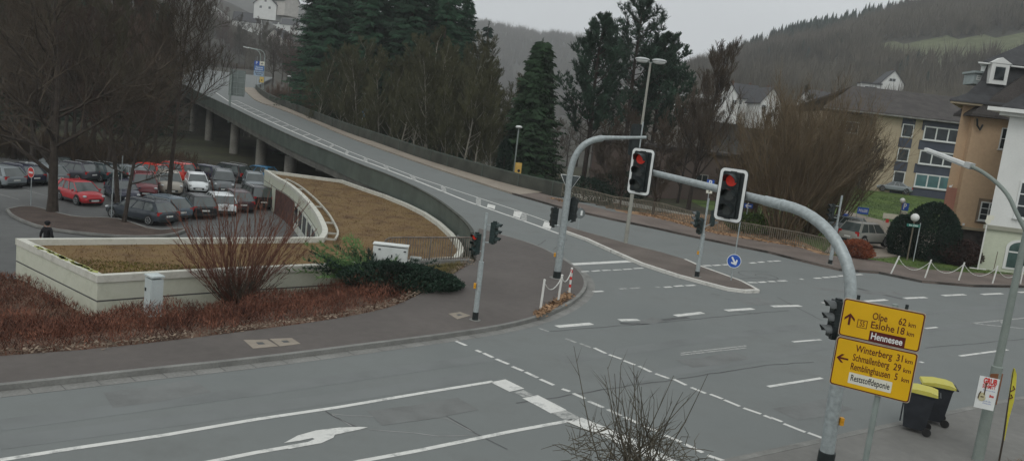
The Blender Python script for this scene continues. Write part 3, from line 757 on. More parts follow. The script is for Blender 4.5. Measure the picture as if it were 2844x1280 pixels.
# courtyard facade: brick, windows and posts
fac = dens(inner_s, .4)
hb_ = len(fac)
br = fac[:int(hb_*.30)]; gl = fac[int(hb_*.30):int(hb_*.90)]
def facestrip(pts, z0, z1, d, th):
    o = offs(pts, d); mb = MB(); vs = []; fs = []
    q = offs(pts, d+th)
    for a, b in zip(o, q): vs += [(a.x, a.y, z0), (a.x, a.y, z1), (b.x, b.y, z1), (b.x, b.y, z0)]
    for i in range(len(o)-1):
        for k in range(4): fs.append((i*4+k, i*4+(k+1) % 4, i*4+4+(k+1) % 4, i*4+4+k))
    n = len(o)*4; fs += [(0, 1, 2, 3), (n-4, n-1, n-2, n-3)]; mb.add(vs, fs); return mb
sd_ = -1
facestrip(br, -2.7, -.82, -.06*1, .05).build('brick_wall', mat('dark_brick', (.085, .040, .032), .9, .35, 3, fine=.3), frb)
wi = 0
k = 0
while k < len(gl)-5:
    seg = gl[k:k+5]
    fr = facestrip(seg, -2.6, -.86, -.05, .04).build('window', mat('window_frame_pale', (.55, .57, .52), .6, .1, 3), frb)
    s2 = [seg[0].lerp(seg[1], .4)]+seg[1:4]+[seg[4].lerp(seg[3], .4)]
    facestrip(s2, -2.0, -.98, -.075, .02).build('pane', GLASS, fr)
    k += 5
# moss tufts
R = random.Random(21)
lx = np.array([p.x for p in loop]); ly = np.array([p.y for p in loop])
def scatter(poly, n, R, margin=.25):
    xs_ = np.array([R.uniform(min(p[0] for p in poly), max(p[0] for p in poly)) for _ in range(n)])
    ys_ = np.array([R.uniform(min(p[1] for p in poly), max(p[1] for p in poly)) for _ in range(n)])
    i_, d_ = poly_in_dist(xs_, ys_, poly); k_ = i_ & (d_ > margin)
    return list(zip(xs_[k_], ys_[k_]))
def tufts(pts, zfun, h, wd, R, name, m, parent=None, lean=.5, k=3):
    mb = MB(); v = mb.v; f = mb.f
    for x, y in pts:
        z = zfun(x, y)
        for _ in range(k):
            a = R.uniform(0, 6.283); hh = h*R.uniform(.4, 1.2); ww = wd*R.uniform(.6, 1.4)
            lx_, ly_ = R.gauss(0, lean)*hh, R.gauss(0, lean)*hh
            px_, py_ = x+R.uniform(-.1, .1), y+R.uniform(-.1, .1); o = len(v)
            ca, sa = math.cos(a)*ww, math.sin(a)*ww
            v.extend([(px_-ca, py_-sa, z-.02), (px_+ca, py_+sa, z-.02), (px_+lx_, py_+ly_, z+hh)]); f.append((o, o+1, o+2))
    mb.m = [0]*len(f)
    return mb.build(name, m, parent)
pts = scatter([(p.x, p.y) for p in loop], 26000, R, .38)
tufts(pts, lambda x, y: -.17, .075, .02, R, 'moss_tufts', MOSS, frb, .8, 2)['kind'] = 'stuff'
pts = scatter([(p.x, p.y) for p in [RB[0].lerp(RB[1], .3), RB[1], RB[1].lerp(RB[4], .75), (RB[1].lerp(RB[4], .6)+Vector((-.7, .9, 0)))]], 5000, R, .3)
tufts(pts, lambda x, y: -.16, .07, .022, R, 'moss_tufts', MOSSG, frb, .8, 2)['kind'] = 'stuff'

# near railing at the roof edge (bent bar railing)
nr = thing('railing', 'short rounded-end bar railing at the roof edge behind the white cabinet', 'railing')
na, nb = P(1062, 728), P(1322, 726)
na = Vector((-5.2, 31.6, 0)); nb = Vector((-1.75, 34.3, 0))
RUST = mat('railing_brown', (.17, .145, .12), .6, .3, 4)
L_ = (nb-na).length; d = (nb-na).normalized()
pl = [na+Vector((0, 0, .12)), na+Vector((0, 0, .75)), na+d*.06+Vector((0, 0, .93)), na+d*.22+Vector((0, 0, 1.03))]+[na+d*(L_*i/6)+Vector((0, 0, 1.05)) for i in range(1, 7)]
mb = MB(); mb.tube(pl, .035, 8); mb.tube([na+Vector((0, 0, .12)), nb+Vector((0, 0, .12))], .022, 6); mb.build('rail_bar', RUST, nr, 40)
mb = MB(); mp = MB()
n = int(L_/.125)
for i in range(1, n+1):
    c = na+d*(L_*i/n)
    mp = MB()
    (mp if i % 9 == 0 else mb).box((c.x, c.y, .52), (.03, .022, 1.02) if i % 9 else (.06, .05, 1.1), None, 0, math.atan2(d.y, d.x))
    if i % 9 == 0: mp.build('post', RUST, nr)
mb.build('bars', RUST, nr)
mb = MB(); mb.box(((na+nb)/2-Vector((0, 0, .1))), (L_+.2, .35, .3), None, 0, math.atan2(d.y, d.x)); mb.build('base_kerb', KERB, nr)

# ================================================================== TRAFFIC SIGNALS
LENS3 = ('red', 'off', 'off')
def signal_head(parent, M, lens_r=.15, back=None, lit=None, hood=.22, name='signal_head', body=BLACK, lens=True, hoodmat=None):
    """three-lens head; local +Z up, lenses look along local -Y, origin at the centre of the housing"""
    p = lens_r*2*1.08; w_ = lens_r*2*1.12
    mb = MB()
    for i in range(3):
        mb.box((0, .02, (1-i)*p), (w_, .17, p*.985), M)
    mb.box((0, .02, p*1.55), (w_*.4, .1, .06), M); mb.box((0, .02, -p*1.55), (w_*.4, .1, .06), M)
    h = mb.build(name, body, parent)
    for i in range(3):
        z = (1-i)*p
        mb = MB(); mb.disc((0, -.068, z), lens_r*.84, .02, 'y', 20, 0, 1, M)
        mb.build('lens', LRED if (lit == i) else LOFF, h)
        mb = MB(); n = 14; vs = []; fs = []
        for k in range(n+1):
            a = -.25*PI*.3+(PI*1.15)*k/n
            c, s_ = math.cos(a), math.sin(a); dl = hood*(.55+.45*max(0, s_))
            for rr_, yy in ((lens_r, -.065), (lens_r*.97, -.065-dl), (lens_r*.92, -.065-dl), (lens_r*.95, -.065)):
                vs.append((rr_*c, yy, z+rr_*s_))
        for k in range(n):
            for q in range(4): fs.append((k*4+q, k*4+(q+1) % 4, k*4+4+(q+1) % 4, k*4+4+q))
        mb.add(vs, fs, 0, M); mb.build('visor', hoodmat or body, h, 50)
    if back:
        bw_, bh = back; r_ = .12
        def rr(wd, ht, rad, n=6):
            o = []
            for cx, cy, a0 in ((wd/2-rad, ht/2-rad, 0), (-wd/2+rad, ht/2-rad, PI/2), (-wd/2+rad, -ht/2+rad, PI), (wd/2-rad, -ht/2+rad, 1.5*PI)):
                for k in range(n+1): a = a0+PI/2*k/n; o.append((cx+rad*math.cos(a), cy+rad*math.sin(a)))
            return o
        Rm = M @ Matrix.Translation((0, .035, 0)) @ Matrix.Rotation(PI/2, 4, 'X')
        mb = MB(); mb.prism(rr(bw_, bh, r_), .02, Rm); mb.build('backboard', BLACK, h)
        o1 = rr(bw_-.03, bh-.03, r_-.01); o2 = rr(bw_-.17, bh-.17, .05)
        n = len(o1); Rq = M @ Matrix.Translation((0, .011, 0)) @ Matrix.Rotation(PI/2, 4, 'X')
        mb = MB(); mb.add([(x, y, 0) for x, y in o1]+[(x, y, 0) for x, y in o2], [(i, (i+1) % n, n+(i+1) % n, n+i) for i in range(n)], 0, Rq); mb.build('border', WHITE, h)
    return h
def pole(parent, c, h, r0=.07, r1=.06, base=True, name='pole', m=GALV):
    mb = MB(); mb.tube([(0, 0, .1), (0, 0, h*.55), (0, 0, h*.551), (0, 0, h)], [r0, r0, r1, r1], 14); o = mb.build(name, m, parent, 40)
    if base:
        mb = MB(); mb.tube([(0, 0, .0), (0, 0, .26)], r0*1.13, 14); mb.build('base_sleeve', BLACK, parent, 40)
        mb = MB(); mb.disc((0, 0, .0), r0*2.2, .012, 'z', 14); mb.build('foot_plate', KERB, parent)
    return o
def button(parent, x, y, z):
    mb = MB(); mb.box((x, y, z), (.075, .09, .16)); mb.tube([(x, y-.04, z+.02), (x, y-.055, z+.02)], .022, 8); mb.build('push_button', mat('button_yellow', (.62, .30, .02), .5, .1, 4), parent)
def HM(x, y, z, ang):
    """placement: local -Y (lens side) points towards compass angle ang (radians, 0=+X)"""
    return Matrix.Translation((x, y, z)) @ Matrix.Rotation(ang+PI/2, 4, 'Z')
D = math.radians
# pole with two heads on the near kerb corner
p0 = P(1319, 888, .12)
t = thing('traffic_light', 'grey signal pole with a lit red head, beside the square cover and the mossy roof', 'traffic light', p0)
pole(t, p0, 3.42, .085, .045)
signal_head(t, HM(-.24, -.05, 2.43, D(232)), .1, lit=0, hood=.17, body=DKG)
signal_head(t, HM(.30, .06, 2.82, D(-25)), .1, hood=.19, body=DKG)
mb = MB(); mb.tube([(0, 0, 2.2), (-.24, 0, 2.2)], .02, 6); mb.tube([(0, 0, 3.05), (.28, .03, 3.05)], .02, 6); mb.tube([(0, 0, 2.5), (.28, .03, 2.5)], .02, 6); mb.build('bracket', GALV, t)
button(t, -.12, -.03, 1.1)
# left cantilever mast
p0 = P(1546, 772, .12)
t = thing('cantilever_traffic_light', 'curved grey mast arching right over the bridge lane, by the red and white post', 'traffic light', p0)
path = [PD(1546, 772, p0.y), PD(1575, 548, p0.y), PD(1581, 494, p0.y), PD(1587, 462, p0.y), PD(1597, 434, p0.y), PD(1614, 408, p0.y), PD(1642, 390, p0.y), PD(1679, 383, p0.y), PD(1737, 383, p0.y), PD(1795, 382, p0.y)]
path = [p-p0 for p in path]; path[0] = Vector((0, 0, .1)); path[1].x = .02; path[1].y = 0
lp_ = smooth([path[1]]+path[2:8], 2)
mb = MB(); mb.tube([path[0], path[1]], .15, 16); mb.build('mast', GALV, t, 40)
mb = MB(); mb.tube([path[1]]+lp_[1:]+path[8:], [.13]*(len(lp_)-2)+[.10, .09, .07, .065], 14); mb.build('arm', GALV, t, 40)
mb = MB(); mb.tube([(0, 0, 0), (0, 0, .3)], .165, 16); mb.build('base_sleeve', BLACK, t, 40)
mb = MB(); mb.disc((0, 0, 0), .32, .012, 'z', 16); mb.build('foot_plate', KERB, t)
hp = PD(1766, 386, p0.y)-p0
signal_head(t, HM(hp.x, hp.y+.12, hp.z-.05, D(95)), .15, back=(.5, 1.3), body=BLACK)
mb = MB(); mb.tube([hp+Vector((.2, .0, .72)), hp+Vector((.2, 0, -.72))], .03, 8); mb.build('head_bar', GALV, t)
a = PD(1551, 605, p0.y)-p0; signal_head(t, HM(-.42, .12, a.z, D(110)), .12, body=BLACK)
a = PD(1592, 583, p0.y)-p0; signal_head(t, HM(.32, .12, a.z, D(60)), .15, body=BLACK)
mb = MB(); mb.tube([(-.36, .02, 2.2), (0, 0, 2.2), (.3, .02, 2.5)], .03, 6); mb.build('bracket', GALV, t)
button(t, -.2, -.03, .98)
mb = MB(); a = PD(1579, 512, p0.y)-p0; mb.box((0, .16, a.z+.42), (.0, .0, .0))
tri = [(-.40, .36), (.40, .36), (0, -.36)]
Mt = Matrix.Translation((.05, .16, a.z)) @ Matrix.Rotation(PI/2, 4, 'X')
mb = MB(); mb.prism(tri, .02, Mt); sg = mb.build('give_way_sign', mat('sign_back', (.07, .085, .085), .6, .2, 4), t)
mb = MB(); tt = [Vector((x+.05, .15, a.z+z)) for x, z in tri]; mb.tube(tt+[tt[0]], .016, 6); mb.build('rim', WHITE, sg)
# double head pole on the island
p0 = P(1935, 768, .12)
t = thing('traffic_light', 'signal pole on the traffic island with two heads side by side', 'traffic light', p0)
pole(t, p0, 3.75, .1, .05)
signal_head(t, HM(-.42, .05, 2.72, D(185)), .11, hood=.2, body=DKG, hoodmat=mat('visor_grey', (.12, .13, .13), .6, .2, 4))
signal_head(t, HM(-.22, -.05, 2.42, D(240)), .11, hood=.2, body=DKG)
signal_head(t, HM(.36, .05, 2.85, D(5)), .11, hood=.2, body=DKG, hoodmat=MC['visor_grey'])
mb = MB(); mb.tube([(-.4, .03, 2.4), (0, 0, 2.4), (.34, .03, 2.6)], .022, 6); mb.build('bracket', GALV, t)
button(t, -.12, -.03, 1.15)
# far right signal
p0 = P(2305, 733, .12)
t = thing('traffic_light', 'slim signal pole with one side-facing head near the russet hedge bush', 'traffic light', p0)
pole(t, p0, 4.15, .11, .06)
signal_head(t, HM(-.45, 0, 3.15, D(195)), .13, hood=.24, body=BLACK)
mb = MB(); mb.tube([(-.3, 0, 3.5), (0, 0, 3.5)], .02, 6); mb.tube([(-.3, 0, 2.8), (0, 0, 2.8)], .02, 6); mb.build('bracket', GALV, t)
# big right mast
p0 = P(2291, 1290, .12)
t = thing('cantilever_traffic_light', 'large curved galvanised mast carrying two white-bordered red signals over the junction', 'traffic light', p0)
Yb = p0.y
arm_e = P(1807, 478, 5.5)-p0
arm_d = Vector((arm_e.x, arm_e.y, 0)); arm_L = arm_d.length; arm_d.normalize()
z_0, r_b, z_t = 3.48, 2.0, 5.18
lean_m = Vector((-.10, 0, 0))
A1 = [lean_m+arm_d*(r_b*(1-math.cos(k*PI/24)))+Vector((0, 0, z_0+(z_t-z_0)*math.sin(k*PI/24))) for k in range(13)]
A2 = [A1[-1].lerp(arm_e, f) for f in (.12, .35, .7, 1.0)]
top = A1[0]
mb = MB(); mb.tube([(0, 0, .1), (top.x*.5, 0, 1.75)], .145, 18); mb.tube([(top.x*.5, 0, 1.75), top], .125, 18); mb.build('mast', GALV, t, 40)
mb = MB(); mb.tube(A1+A2[:1], [.12]*len(A1)+[.115], 18); mb.build('arm_bend', GALV, t, 40)
mb = MB(); mb.tube([A1[-1].lerp(A2[0], .0), A1[-1].lerp(A2[0], .12)], .128, 18); mb.build('collar', GALV, t, 40)
mb = MB(); mb.tube([A1[-1]]+A2, [.105, .10, .095, .088, .08], 16); mb.build('arm', GALV, t, 40)
mb = MB(); mb.tube([(0, 0, 0), (0, 0, .3)], .17, 16); mb.build('base_sleeve', BLACK, t, 40)
ad = (A2[-1]-A2[0]).normalized()
for (px, py, z_, sz_) in ((2029, 542, 5.2, 1), (1779, 477, 5.22, 1)):
    # the head hangs in front of the arm
    c = None
    q = min([A2[0].lerp(A2[-1], i/60) for i in range(75)]+[A1[-1].lerp(A2[0], i/10) for i in range(10)], key=lambda v: abs((PD(px, py, (v+p0).y)-(v+p0)).x))
    c = PD(px, py, (q+p0).y-.45)-p0
    signal_head(t, HM(c.x, c.y, c.z, D(233)), .158, back=(.70, 1.26), lit=0, hood=.32)
    mb = MB(); mb.tube([q, c+Vector((.03, .06, 0))], .04, 8); mb.build('bracket', GALV, t)
# small heads at the mast, behind the yellow signs
c = PD(2322, 915, Yb)-p0
signal_head(t, HM(-.30, .10, PD(2322, 888, Yb).z-p0.z, D(186)), .12, hood=.22, body=BLACK, hoodmat=MC['visor_grey'])
signal_head(t, HM(-.16, -.16, PD(2325, 970, Yb).z-p0.z, D(236)), .115, lit=0, hood=.2, body=BLACK)
button(t, .13, -.1, 1.02)

# ================================================================== ROAD SIGNS
def rrect(x0, z0, x1, z1, rad, n=5):
    o = []
    for cx, cy, a0 in ((x1-rad, z1-rad, 0), (x0+rad, z1-rad, PI/2), (x0+rad, z0+rad, PI), (x1-rad, z0+rad, 1.5*PI)):
        for k in range(n+1): a = a0+PI/2*k/n; o.append((cx+rad*math.cos(a), cy+rad*math.sin(a)))
    return o
RX = Matrix.Rotation(PI/2, 4, 'X')
def plate(mb, x0, z0, x1, z1, rad, y, th=.004, mi=0): mb.prism(rrect(x0, z0, x1, z1, rad), th, Matrix.Translation((0, y, 0)) @ RX, mi)
YS = 12.8
TL = PD(2345, 825, YS)
an = math.atan2(-.56, 1)
ux = Vector((math.cos(an), math.sin(an), 0))
# right edge depth so that the panel spans the surveyed width
best = min((((lambda q: (q, TL+ux*q))(w_/100)) for w_ in range(100, 220)), key=lambda e: abs((lambda p: 1422+FPX*(p.x*cr+(p.y*sp+(p.z-CAMH)*cp)*sr)/(p.y*cp-(p.z-CAMH)*sp))(e[1])-2574))
WS = best[0]
base = Vector((TL.x, TL.y, .12))
t = thing('direction_sign', 'pair of yellow direction panels stacked one above the other on a grey post', 'road sign', base, an)
zt = TL.z-.12; z_b = PD(2312, 1065, YS).z-.12
HT = zt-z_b; h1 = HT*.435
mb = MB(); plate(mb, 0, zt-h1+.005, WS, zt, .05, .02, .03); p1 = mb.build('upper_panel', mat('panel_edge', (.42, .36, .27), .6, .15, 3), t)
mb = MB(); plate(mb, .012, zt-h1+.017, WS-.012, zt-.012, .045, -.012, .003); mb.build('border', SMAR, p1)
mb = MB(); plate(mb, .03, zt-h1+.035, WS-.03, zt-.03, .035, -.016, .003); mb.build('face', YEL, p1)
mb = MB(); plate(mb, 0, z_b, WS, zt-h1-.005, .05, .02, .03); p2 = mb.build('lower_panel', MC['panel_edge'], t)
mb = MB(); plate(mb, .012, z_b+.012, WS-.012, zt-h1-.017, .045, -.012, .003); mb.build('border', SMAR, p2)
mb = MB(); plate(mb, .03, z_b+.03, WS-.03, zt-h1-.035, .035, -.016, .003); mb.build('face', YEL, p2)
fx = lambda f: f*WS
yt = -.021
def row(p, items, m=SMAR):
    mb = MB()
    for s_, x0, x1, z, h, bd in items: text(mb, s_, fx(x0), z, h, yt, fx(x1-x0), 'L', 0, bd)
    mb.build('lettering', m, p)
U = lambda f: zt-f*h1
hl = HT-h1
V_ = lambda f: zt-h1-f*hl
k_ = .105
row(p1, [('Olpe', .385, .565, U(.40), .10, .015), ('62', .70, .79, U(.40), .10, .015), ('km', .82, .905, U(.40), .064, .016),
         ('Eslohe', .385, .67, U(.625), .10, .015), ('18', .705, .79, U(.625), .10, .015), ('km', .82, .905, U(.625), .064, .016)])
row(p2, [('Winterberg', .255, .705, V_(.235), .10, .015), ('31', .755, .83, V_(.235), .10, .015), ('km', .86, .95, V_(.235), .064, .016),
         ('Schmallenberg', .24, .69, V_(.42), .10, .015), ('29', .74, .83, V_(.42), .10, .015), ('km', .86, .95, V_(.42), .064, .016),
         ('Remblinghausen', .235, .72, V_(.605), .10, .015), ('5', .775, .81, V_(.605), .10, .015), ('km', .86, .95, V_(.605), .064, .016)])
mb = MB(); plate(mb, fx(.385), U(.965), fx(.82), U(.695), .008, -.0175, .002); mb.build('maroon_field', SMAR, p1)
row(p1, [('Hennesee', .41, .79, U(.90), .095, .022)], WHITE)
mb = MB(); plate(mb, fx(.23), V_(.885), fx(.765), V_(.665), .01, -.0175, .002); mb.build('white_field', SWHI, p2)
row(p2, [('Reststoffdeponie', .26, .74, V_(.825), .092, .014)], SBLK)
def frame(mb, x0, z0, x1, z1, w_, y):
    for a in ((x0, z0, x1, z0+w_), (x0, z1-w_, x1, z1), (x0, z0+w_, x0+w_, z1-w_), (x1-w_, z0+w_, x1, z1-w_)):
        mb.box(((a[0]+a[2])/2, y, (a[1]+a[3])/2), (a[2]-a[0], .003, a[3]-a[1]))
mb = MB(); frame(mb, fx(.215), U(.685), fx(.34), U(.475), .011, -.019); text(mb, '55', fx(.2775), U(.64), .078, yt, fx(.06), 'C', 0, .012); mb.build('route_number', SMAR, p1)
def arrow(mb, cx, cz, s_, rot, y=-.019):
    R_ = Matrix.Translation((cx, y, cz)) @ RX @ Matrix.Rotation(rot, 4, 'Z') @ Matrix.Scale(s_, 4)
    w_ = .085
    mb.prism([(-w_, -.5), (w_, -.5), (w_, .32), (-w_, .32)], .003/s_, R_)
    mb.prism([(0, .5), (-.40, .10), (-.40, -.13), (0, .27)], .004/s_, R_); mb.prism([(0, .5), (0, .27), (.40, -.13), (.40, .10)], .004/s_, R_)
mb = MB(); arrow(mb, fx(.115), U(.52), .20, 0); mb.build('arrow', SMAR, p1)
mb = MB(); arrow(mb, fx(.115), V_(.43), .185, PI/2); mb.build('arrow', SMAR, p2)
for xp in (.62,):
    mb = MB(); mb.tube([(fx(xp), .07, 0), (fx(xp), .07, zt+.04)], .048, 12); mb.build('post', GREYP, t, 40)
mb = MB()
for f in (.17, .76): mb.box((fx(f), .05, zt-.2), (.05, .05, .55)); 
mb.build('mounting_bars', BLACK, t)
mb = MB()
for z in (zt-.12, zt-h1-.1, z_b+.15): mb.box((fx(.5), .045, z), (WS*.8, .03, .04))
mb.build('cross_bars', GALV, t)

def round_sign(name, label, base, zc, r, face, rz, post_h, arrow_=None, post_r=.03, extra=None, cat='road sign', backside=False):
    t = thing(name, label, cat, base, rz)
    mb = MB(); mb.tube([(0, .03, 0), (0, .03, post_h)], post_r, 8); mb.build('post', GALV, t, 40)
    mb = MB(); mb.disc((0, .0, zc), r, .02, 'y', 28); d_ = mb.build('disc', WHITE if not backside else mat('sign_back', (.07, .085, .085)), t)
    mb = MB(); mb.disc((0, -.021, zc), r*.92, .003, 'y', 28); mb.build('face', face, d_)
    if extra: extra(d_, zc, r)
    return t
def kr_arrow(d_, zc, r):
    mb = MB()
    R_ = Matrix.Translation((0, -.027, zc)) @ RX @ Matrix.Rotation(-PI*.82, 4, 'Z') @ Matrix.Scale(r*1.35, 4)
    mb.prism([(-.09, -.5), (.09, -.5), (.09, .3), (-.09, .3)], .004, R_); mb.prism([(0, .5), (-.38, .08), (-.30, -.06), (0, .22)], .006, R_); mb.prism([(0, .5), (0, .22), (.30, -.06), (.38, .08)], .006, R_)
    mb.build('arrow', WHITE, d_)
p0 = P(2030, 779, .12)
round_sign('keep_right_sign', 'blue round keep-right sign with white arrow at the island tip', p0, .95, .33, SBLU, D(-12), 3.3, extra=kr_arrow)
p0 = P(1604, 643, .12)
t = round_sign('keep_right_sign', 'back of a small round sign at the far end of the island', p0, 1.15, .32, mat('sign_back'if 0 else 'sign_back_grey', (.16, .18, .18), .5, .2, 4), D(0), 1.5, backside=True)
mb = MB(); mb.box((.1, -.03, 1.17), (.12, .02, .3)); mb.build('sticker', WHITE, t)
p0 = Vector((*P(84, 577, -2.6).xy, -2.6))
def ne(d_, zc, r):
    mb = MB(); mb.box((0, -.028, zc), (r*1.35, .004, r*.34)); mb.build('bar', WHITE, d_)
round_sign('no_entry_sign', 'round red no-entry sign on a thin post at the planted island', p0, 2.25, .34, SRED, D(-28), 2.3, extra=ne)
for x, y, h, lb in ((309, 606, 3.05, 'thin grey post without a sign in front of the dark estate car'), (334, 568, 3.4, 'thin grey post without a sign between two tree trunks')):
    b = P(x, y, -2.6); t = thing('bare_post', lb, 'post', b, 0)
    mb = MB(); mb.tube([(0, 0, 0), (.02, 0, h)], .035, 8); mb.build('post', GALV, t, 40); mb = MB(); mb.sphere((.02, 0, h), .04, 8, 5); mb.build('cap', GALV, t)
def panel_sign(name, label, base, rz, posts, ph, panels, cat='sign', group=None):
    """panels: (x0,z0,x1,z1,mat,[(text,x,z,h,width,mat)],edge)"""
    t = thing(name, label, cat, base, rz, group)
    for x in posts: mb = MB(); mb.tube([(x, .04, -.3), (x, .04, ph)], .035, 8); mb.build('post', GALV, t, 40)
    for x0, z0, x1, z1, m, tx in panels:
        mb = MB(); mb.box(((x0+x1)/2, 0, (z0+z1)/2), (x1-x0, .03, z1-z0)); p_ = mb.build('panel', m, t)
        for s_, x, z, h, w_, m2 in tx:
            mb = MB(); text(mb, s_, x, z, h, -.02, w_, 'C', 0, .02); mb.build('lettering', m2, p_)
    return t
b = P(1955, 660, 0); b = PD(1955, 628, 57); b.z = 0
panel_sign('parking_sign', 'small blue parking sign with plate behind the island signal', b, 0, (0,), 3.7, [(-.27, 3.2, .27, 3.75, SBLU, [('P', 0, 3.3, .36, .24, WHITE)]), (-.22, 2.75, .22, 3.1, SWHI, [('B', 0, 2.84, .16, .1, SBLK)])])
b = PD(2071, 615, 62); g = T(b.x, b.y)
panel_sign('one_way_sign', 'blue one-way sign with a white arrow pointing left beyond the railing', (b.x, b.y, g), 0, (0,), 2.4, [(-.36, 1.95, .36, 2.3, SBLU, [])])
t = bpy.data.objects['one_way_sign']; mb = MB(); arrow(mb, 0, 2.125, .5, PI/2, -.018); mb.build('arrow', WHITE, t.children[1])
def at_ground(x, y):
    lo_, hi_ = 20., 150.
    for _ in range(40):
        m = (lo_+hi_)/2; q = PD(x, y, m)
        if q.z > T(q.x, q.y): lo_ = m
        else: hi_ = m
    q = PD(x, y, lo_); q.z = T(q.x, q.y); return q
b = at_ground(2393, 607)
panel_sign('police_sign', 'blue and white board on two posts on the lawn behind the silver SUV', b, 0, (-.52, .52), 1.15, [(-.55, .45, .55, 1.1, SBLU, [('POLIZEI', 0, .66, .22, .85, WHITE)])])
b = at_ground(2470, 622)
panel_sign('white_board_sign', 'long low white board with a red mark on the lawn by the parking sign', b, 0, (-.6, .6), 1.0, [(-.75, .5, .75, 1.0, SWHI, []), (-.4, .1, -.1, .45, SRED, [])])
b = at_ground(2470, 702)
t = panel_sign('parking_sign', 'blue parking sign on a thin post beside the dark yew', PD(2472, 702, b.y+0).xy.to_3d()+Vector((0, 0, b.z)), 0, (0,), 1.9, [(-.05, 1.45, .85, 1.65, SWHI, [('Kreisverwaltung', .42, 1.5, .09, .75, SBLK)])]); t.name = 'finger_post'; t['label'] = 'thin post with a low white name board in front of the yew'; t['category'] = 'sign'
b = at_ground(2497, 660)
panel_sign('parking_sign', 'blue parking sign above a red restriction sign beside the globe lamp', b, 0, (0,), 3.2, [(-.33, 2.4, .33, 3.05, SBLU, [('P', 0, 2.52, .42, .26, WHITE)]), (-.3, 2.1, .3, 2.33, SWHI, [('Besucher', 0, 2.17, .09, .5, SBLK)]), (-.25, 1.45, .25, 1.95, mat('sign_dull_red', (.3, .05, .04), .5, .2, 3), [])])
b = at_ground(2537, 726)
t = panel_sign('street_name_sign', 'green street name sign on a pale post in front of the yew', b, D(0), (0,), 2.75, [(-.95, 2.42, -.02, 2.62, mat('sign_green', (.03, .18, .14), .5, .1, 3), [('Im Ohl', -.48, 2.47, .10, .6, WHITE)])])
# blue sign, yellow posters along the bridge
b = PD(1012, 340, 106); zb = zf(b.x, b.y)
panel_sign('blue_sign', 'small blue and white sign behind the right bridge parapet', (b.x, b.y, PD(1012, 360, 106).z), 0, (0,), 3.0, [(-.37, 1.55, .37, 2.8, mat('sign_lightblue', (.10, .34, .62), .5, .1, 2), []), (-.36, 1.3, .36, 1.5, SWHI, [])])
mb = MB(); mb.sphere((.02, -.03, 2.15), .2, 10, 6, (1, .1, 1)); mb.build('emblem', WHITE, bpy.data.objects['blue_sign'].children[1])
b = PD(1439, 470, 78)
panel_sign('yellow_poster', 'yellow poster board on the bridge railing below the small globe lamp', (b.x, b.y, b.z-1.3), 0, (0,), 2.0, [(-.33, .82, .33, 1.95, mat('poster_yellow', (.62, .40, .10), .6, .15, 2), []), (-.3, .45, .3, .75, SBLK, [('BUSLER', 0, .52, .14, .5, WHITE)])])
mb = MB(); mb.sphere((.08, -.03, 1.15), .14, 10, 6, (1, .1, 1.1)); mb.build('print', SBLK, bpy.data.objects['yellow_poster'].children[1])
# far signpost cluster
b = PD(716, 245, 178)
t = panel_sign('signpost', 'tall stack of blue and white signs at the far end of the bridge', (b.x, b.y, b.z-1), D(0), (-.6, 1.0), 8.0,
    [(-1.15, 6.1, .0, 7.0, SBLU, [('P', -.6, 6.3, .5, .35, WHITE)]), (.05, 6.1, 1.15, 7.0, SWHI, [('ab', .6, 6.35, .35, .6, SBLK)]), (-1.15, 4.9, 1.1, 6.0, mat('sign_midblue', (.05, .16, .42), .5, .1, 2), [('Zentrum', 0, 5.5, .28, 1.7, WHITE), ('Bahnhof', 0, 5.05, .28, 1.7, WHITE)]),
     (-1.15, 3.7, 1.1, 4.8, mat('sign_paleblue', (.28, .38, .5), .5, .1, 2), [('Stadtwerke', 0, 4.3, .26, 1.8, SBLK), ('Schule', 0, 3.9, .26, 1.2, SBLK)]), (-.2, 1.9, .7, 3.5, mat('sign_grey', (.36, .4, .42), .5, .1, 2), [('i', .25, 2.2, .7, .2, SBLK)])])
b = PD(727, 222, 172)
panel_sign('yellow_sign', 'small yellow square sign at the far bend of the bridge', (b.x, b.y, b.z-2), 0, (0,), 2.2, [(-.45, 1.4, .45, 2.6, mat('poster_yellow2', (.62, .45, .12), .6, .1, 2), [('x', 0, 1.7, .5, .4, SBLK)])])
# back of a large gantry sign on the left parapet
b = PD(635, 335, 104); zb = b.z-.3
t = thing('gantry_sign', 'grey back of a large sign panel standing on the left bridge parapet', 'road sign', (b.x, b.y, zb))
mb = MB(); mb.tube([(0, 0, 0), (0, 0, PD(645, 205, 104).z-zb)], .14, 10); mb.build('post', GREYP, t, 40)
q0 = PD(634, 262, 104); q1 = PD(676, 200, 104)
mb = MB(); mb.box(((q0.x+q1.x)/2-b.x+.1, .2, (q0.z+q1.z)/2-zb), (q1.x-q0.x+.3, .06, abs(q1.z-q0.z)*1.08)); pn = mb.build('panel', mat('panel_back', (.17, .20, .19), .5, .15, 1), t)
mb = MB()
for i in range(4): mb.box(((q0.x+q1.x)/2-b.x+.1, .14, q0.z-zb+.2+i*.75), (q1.x-q0.x+.2, .05, .07))
for i in range(3): mb.box((q0.x-b.x+i*.95+.1, .12, (q0.z+q1.z)/2-zb), (.07, .05, abs(q1.z-q0.z)*1.0))
mb.build('frame', GREYP, pn)

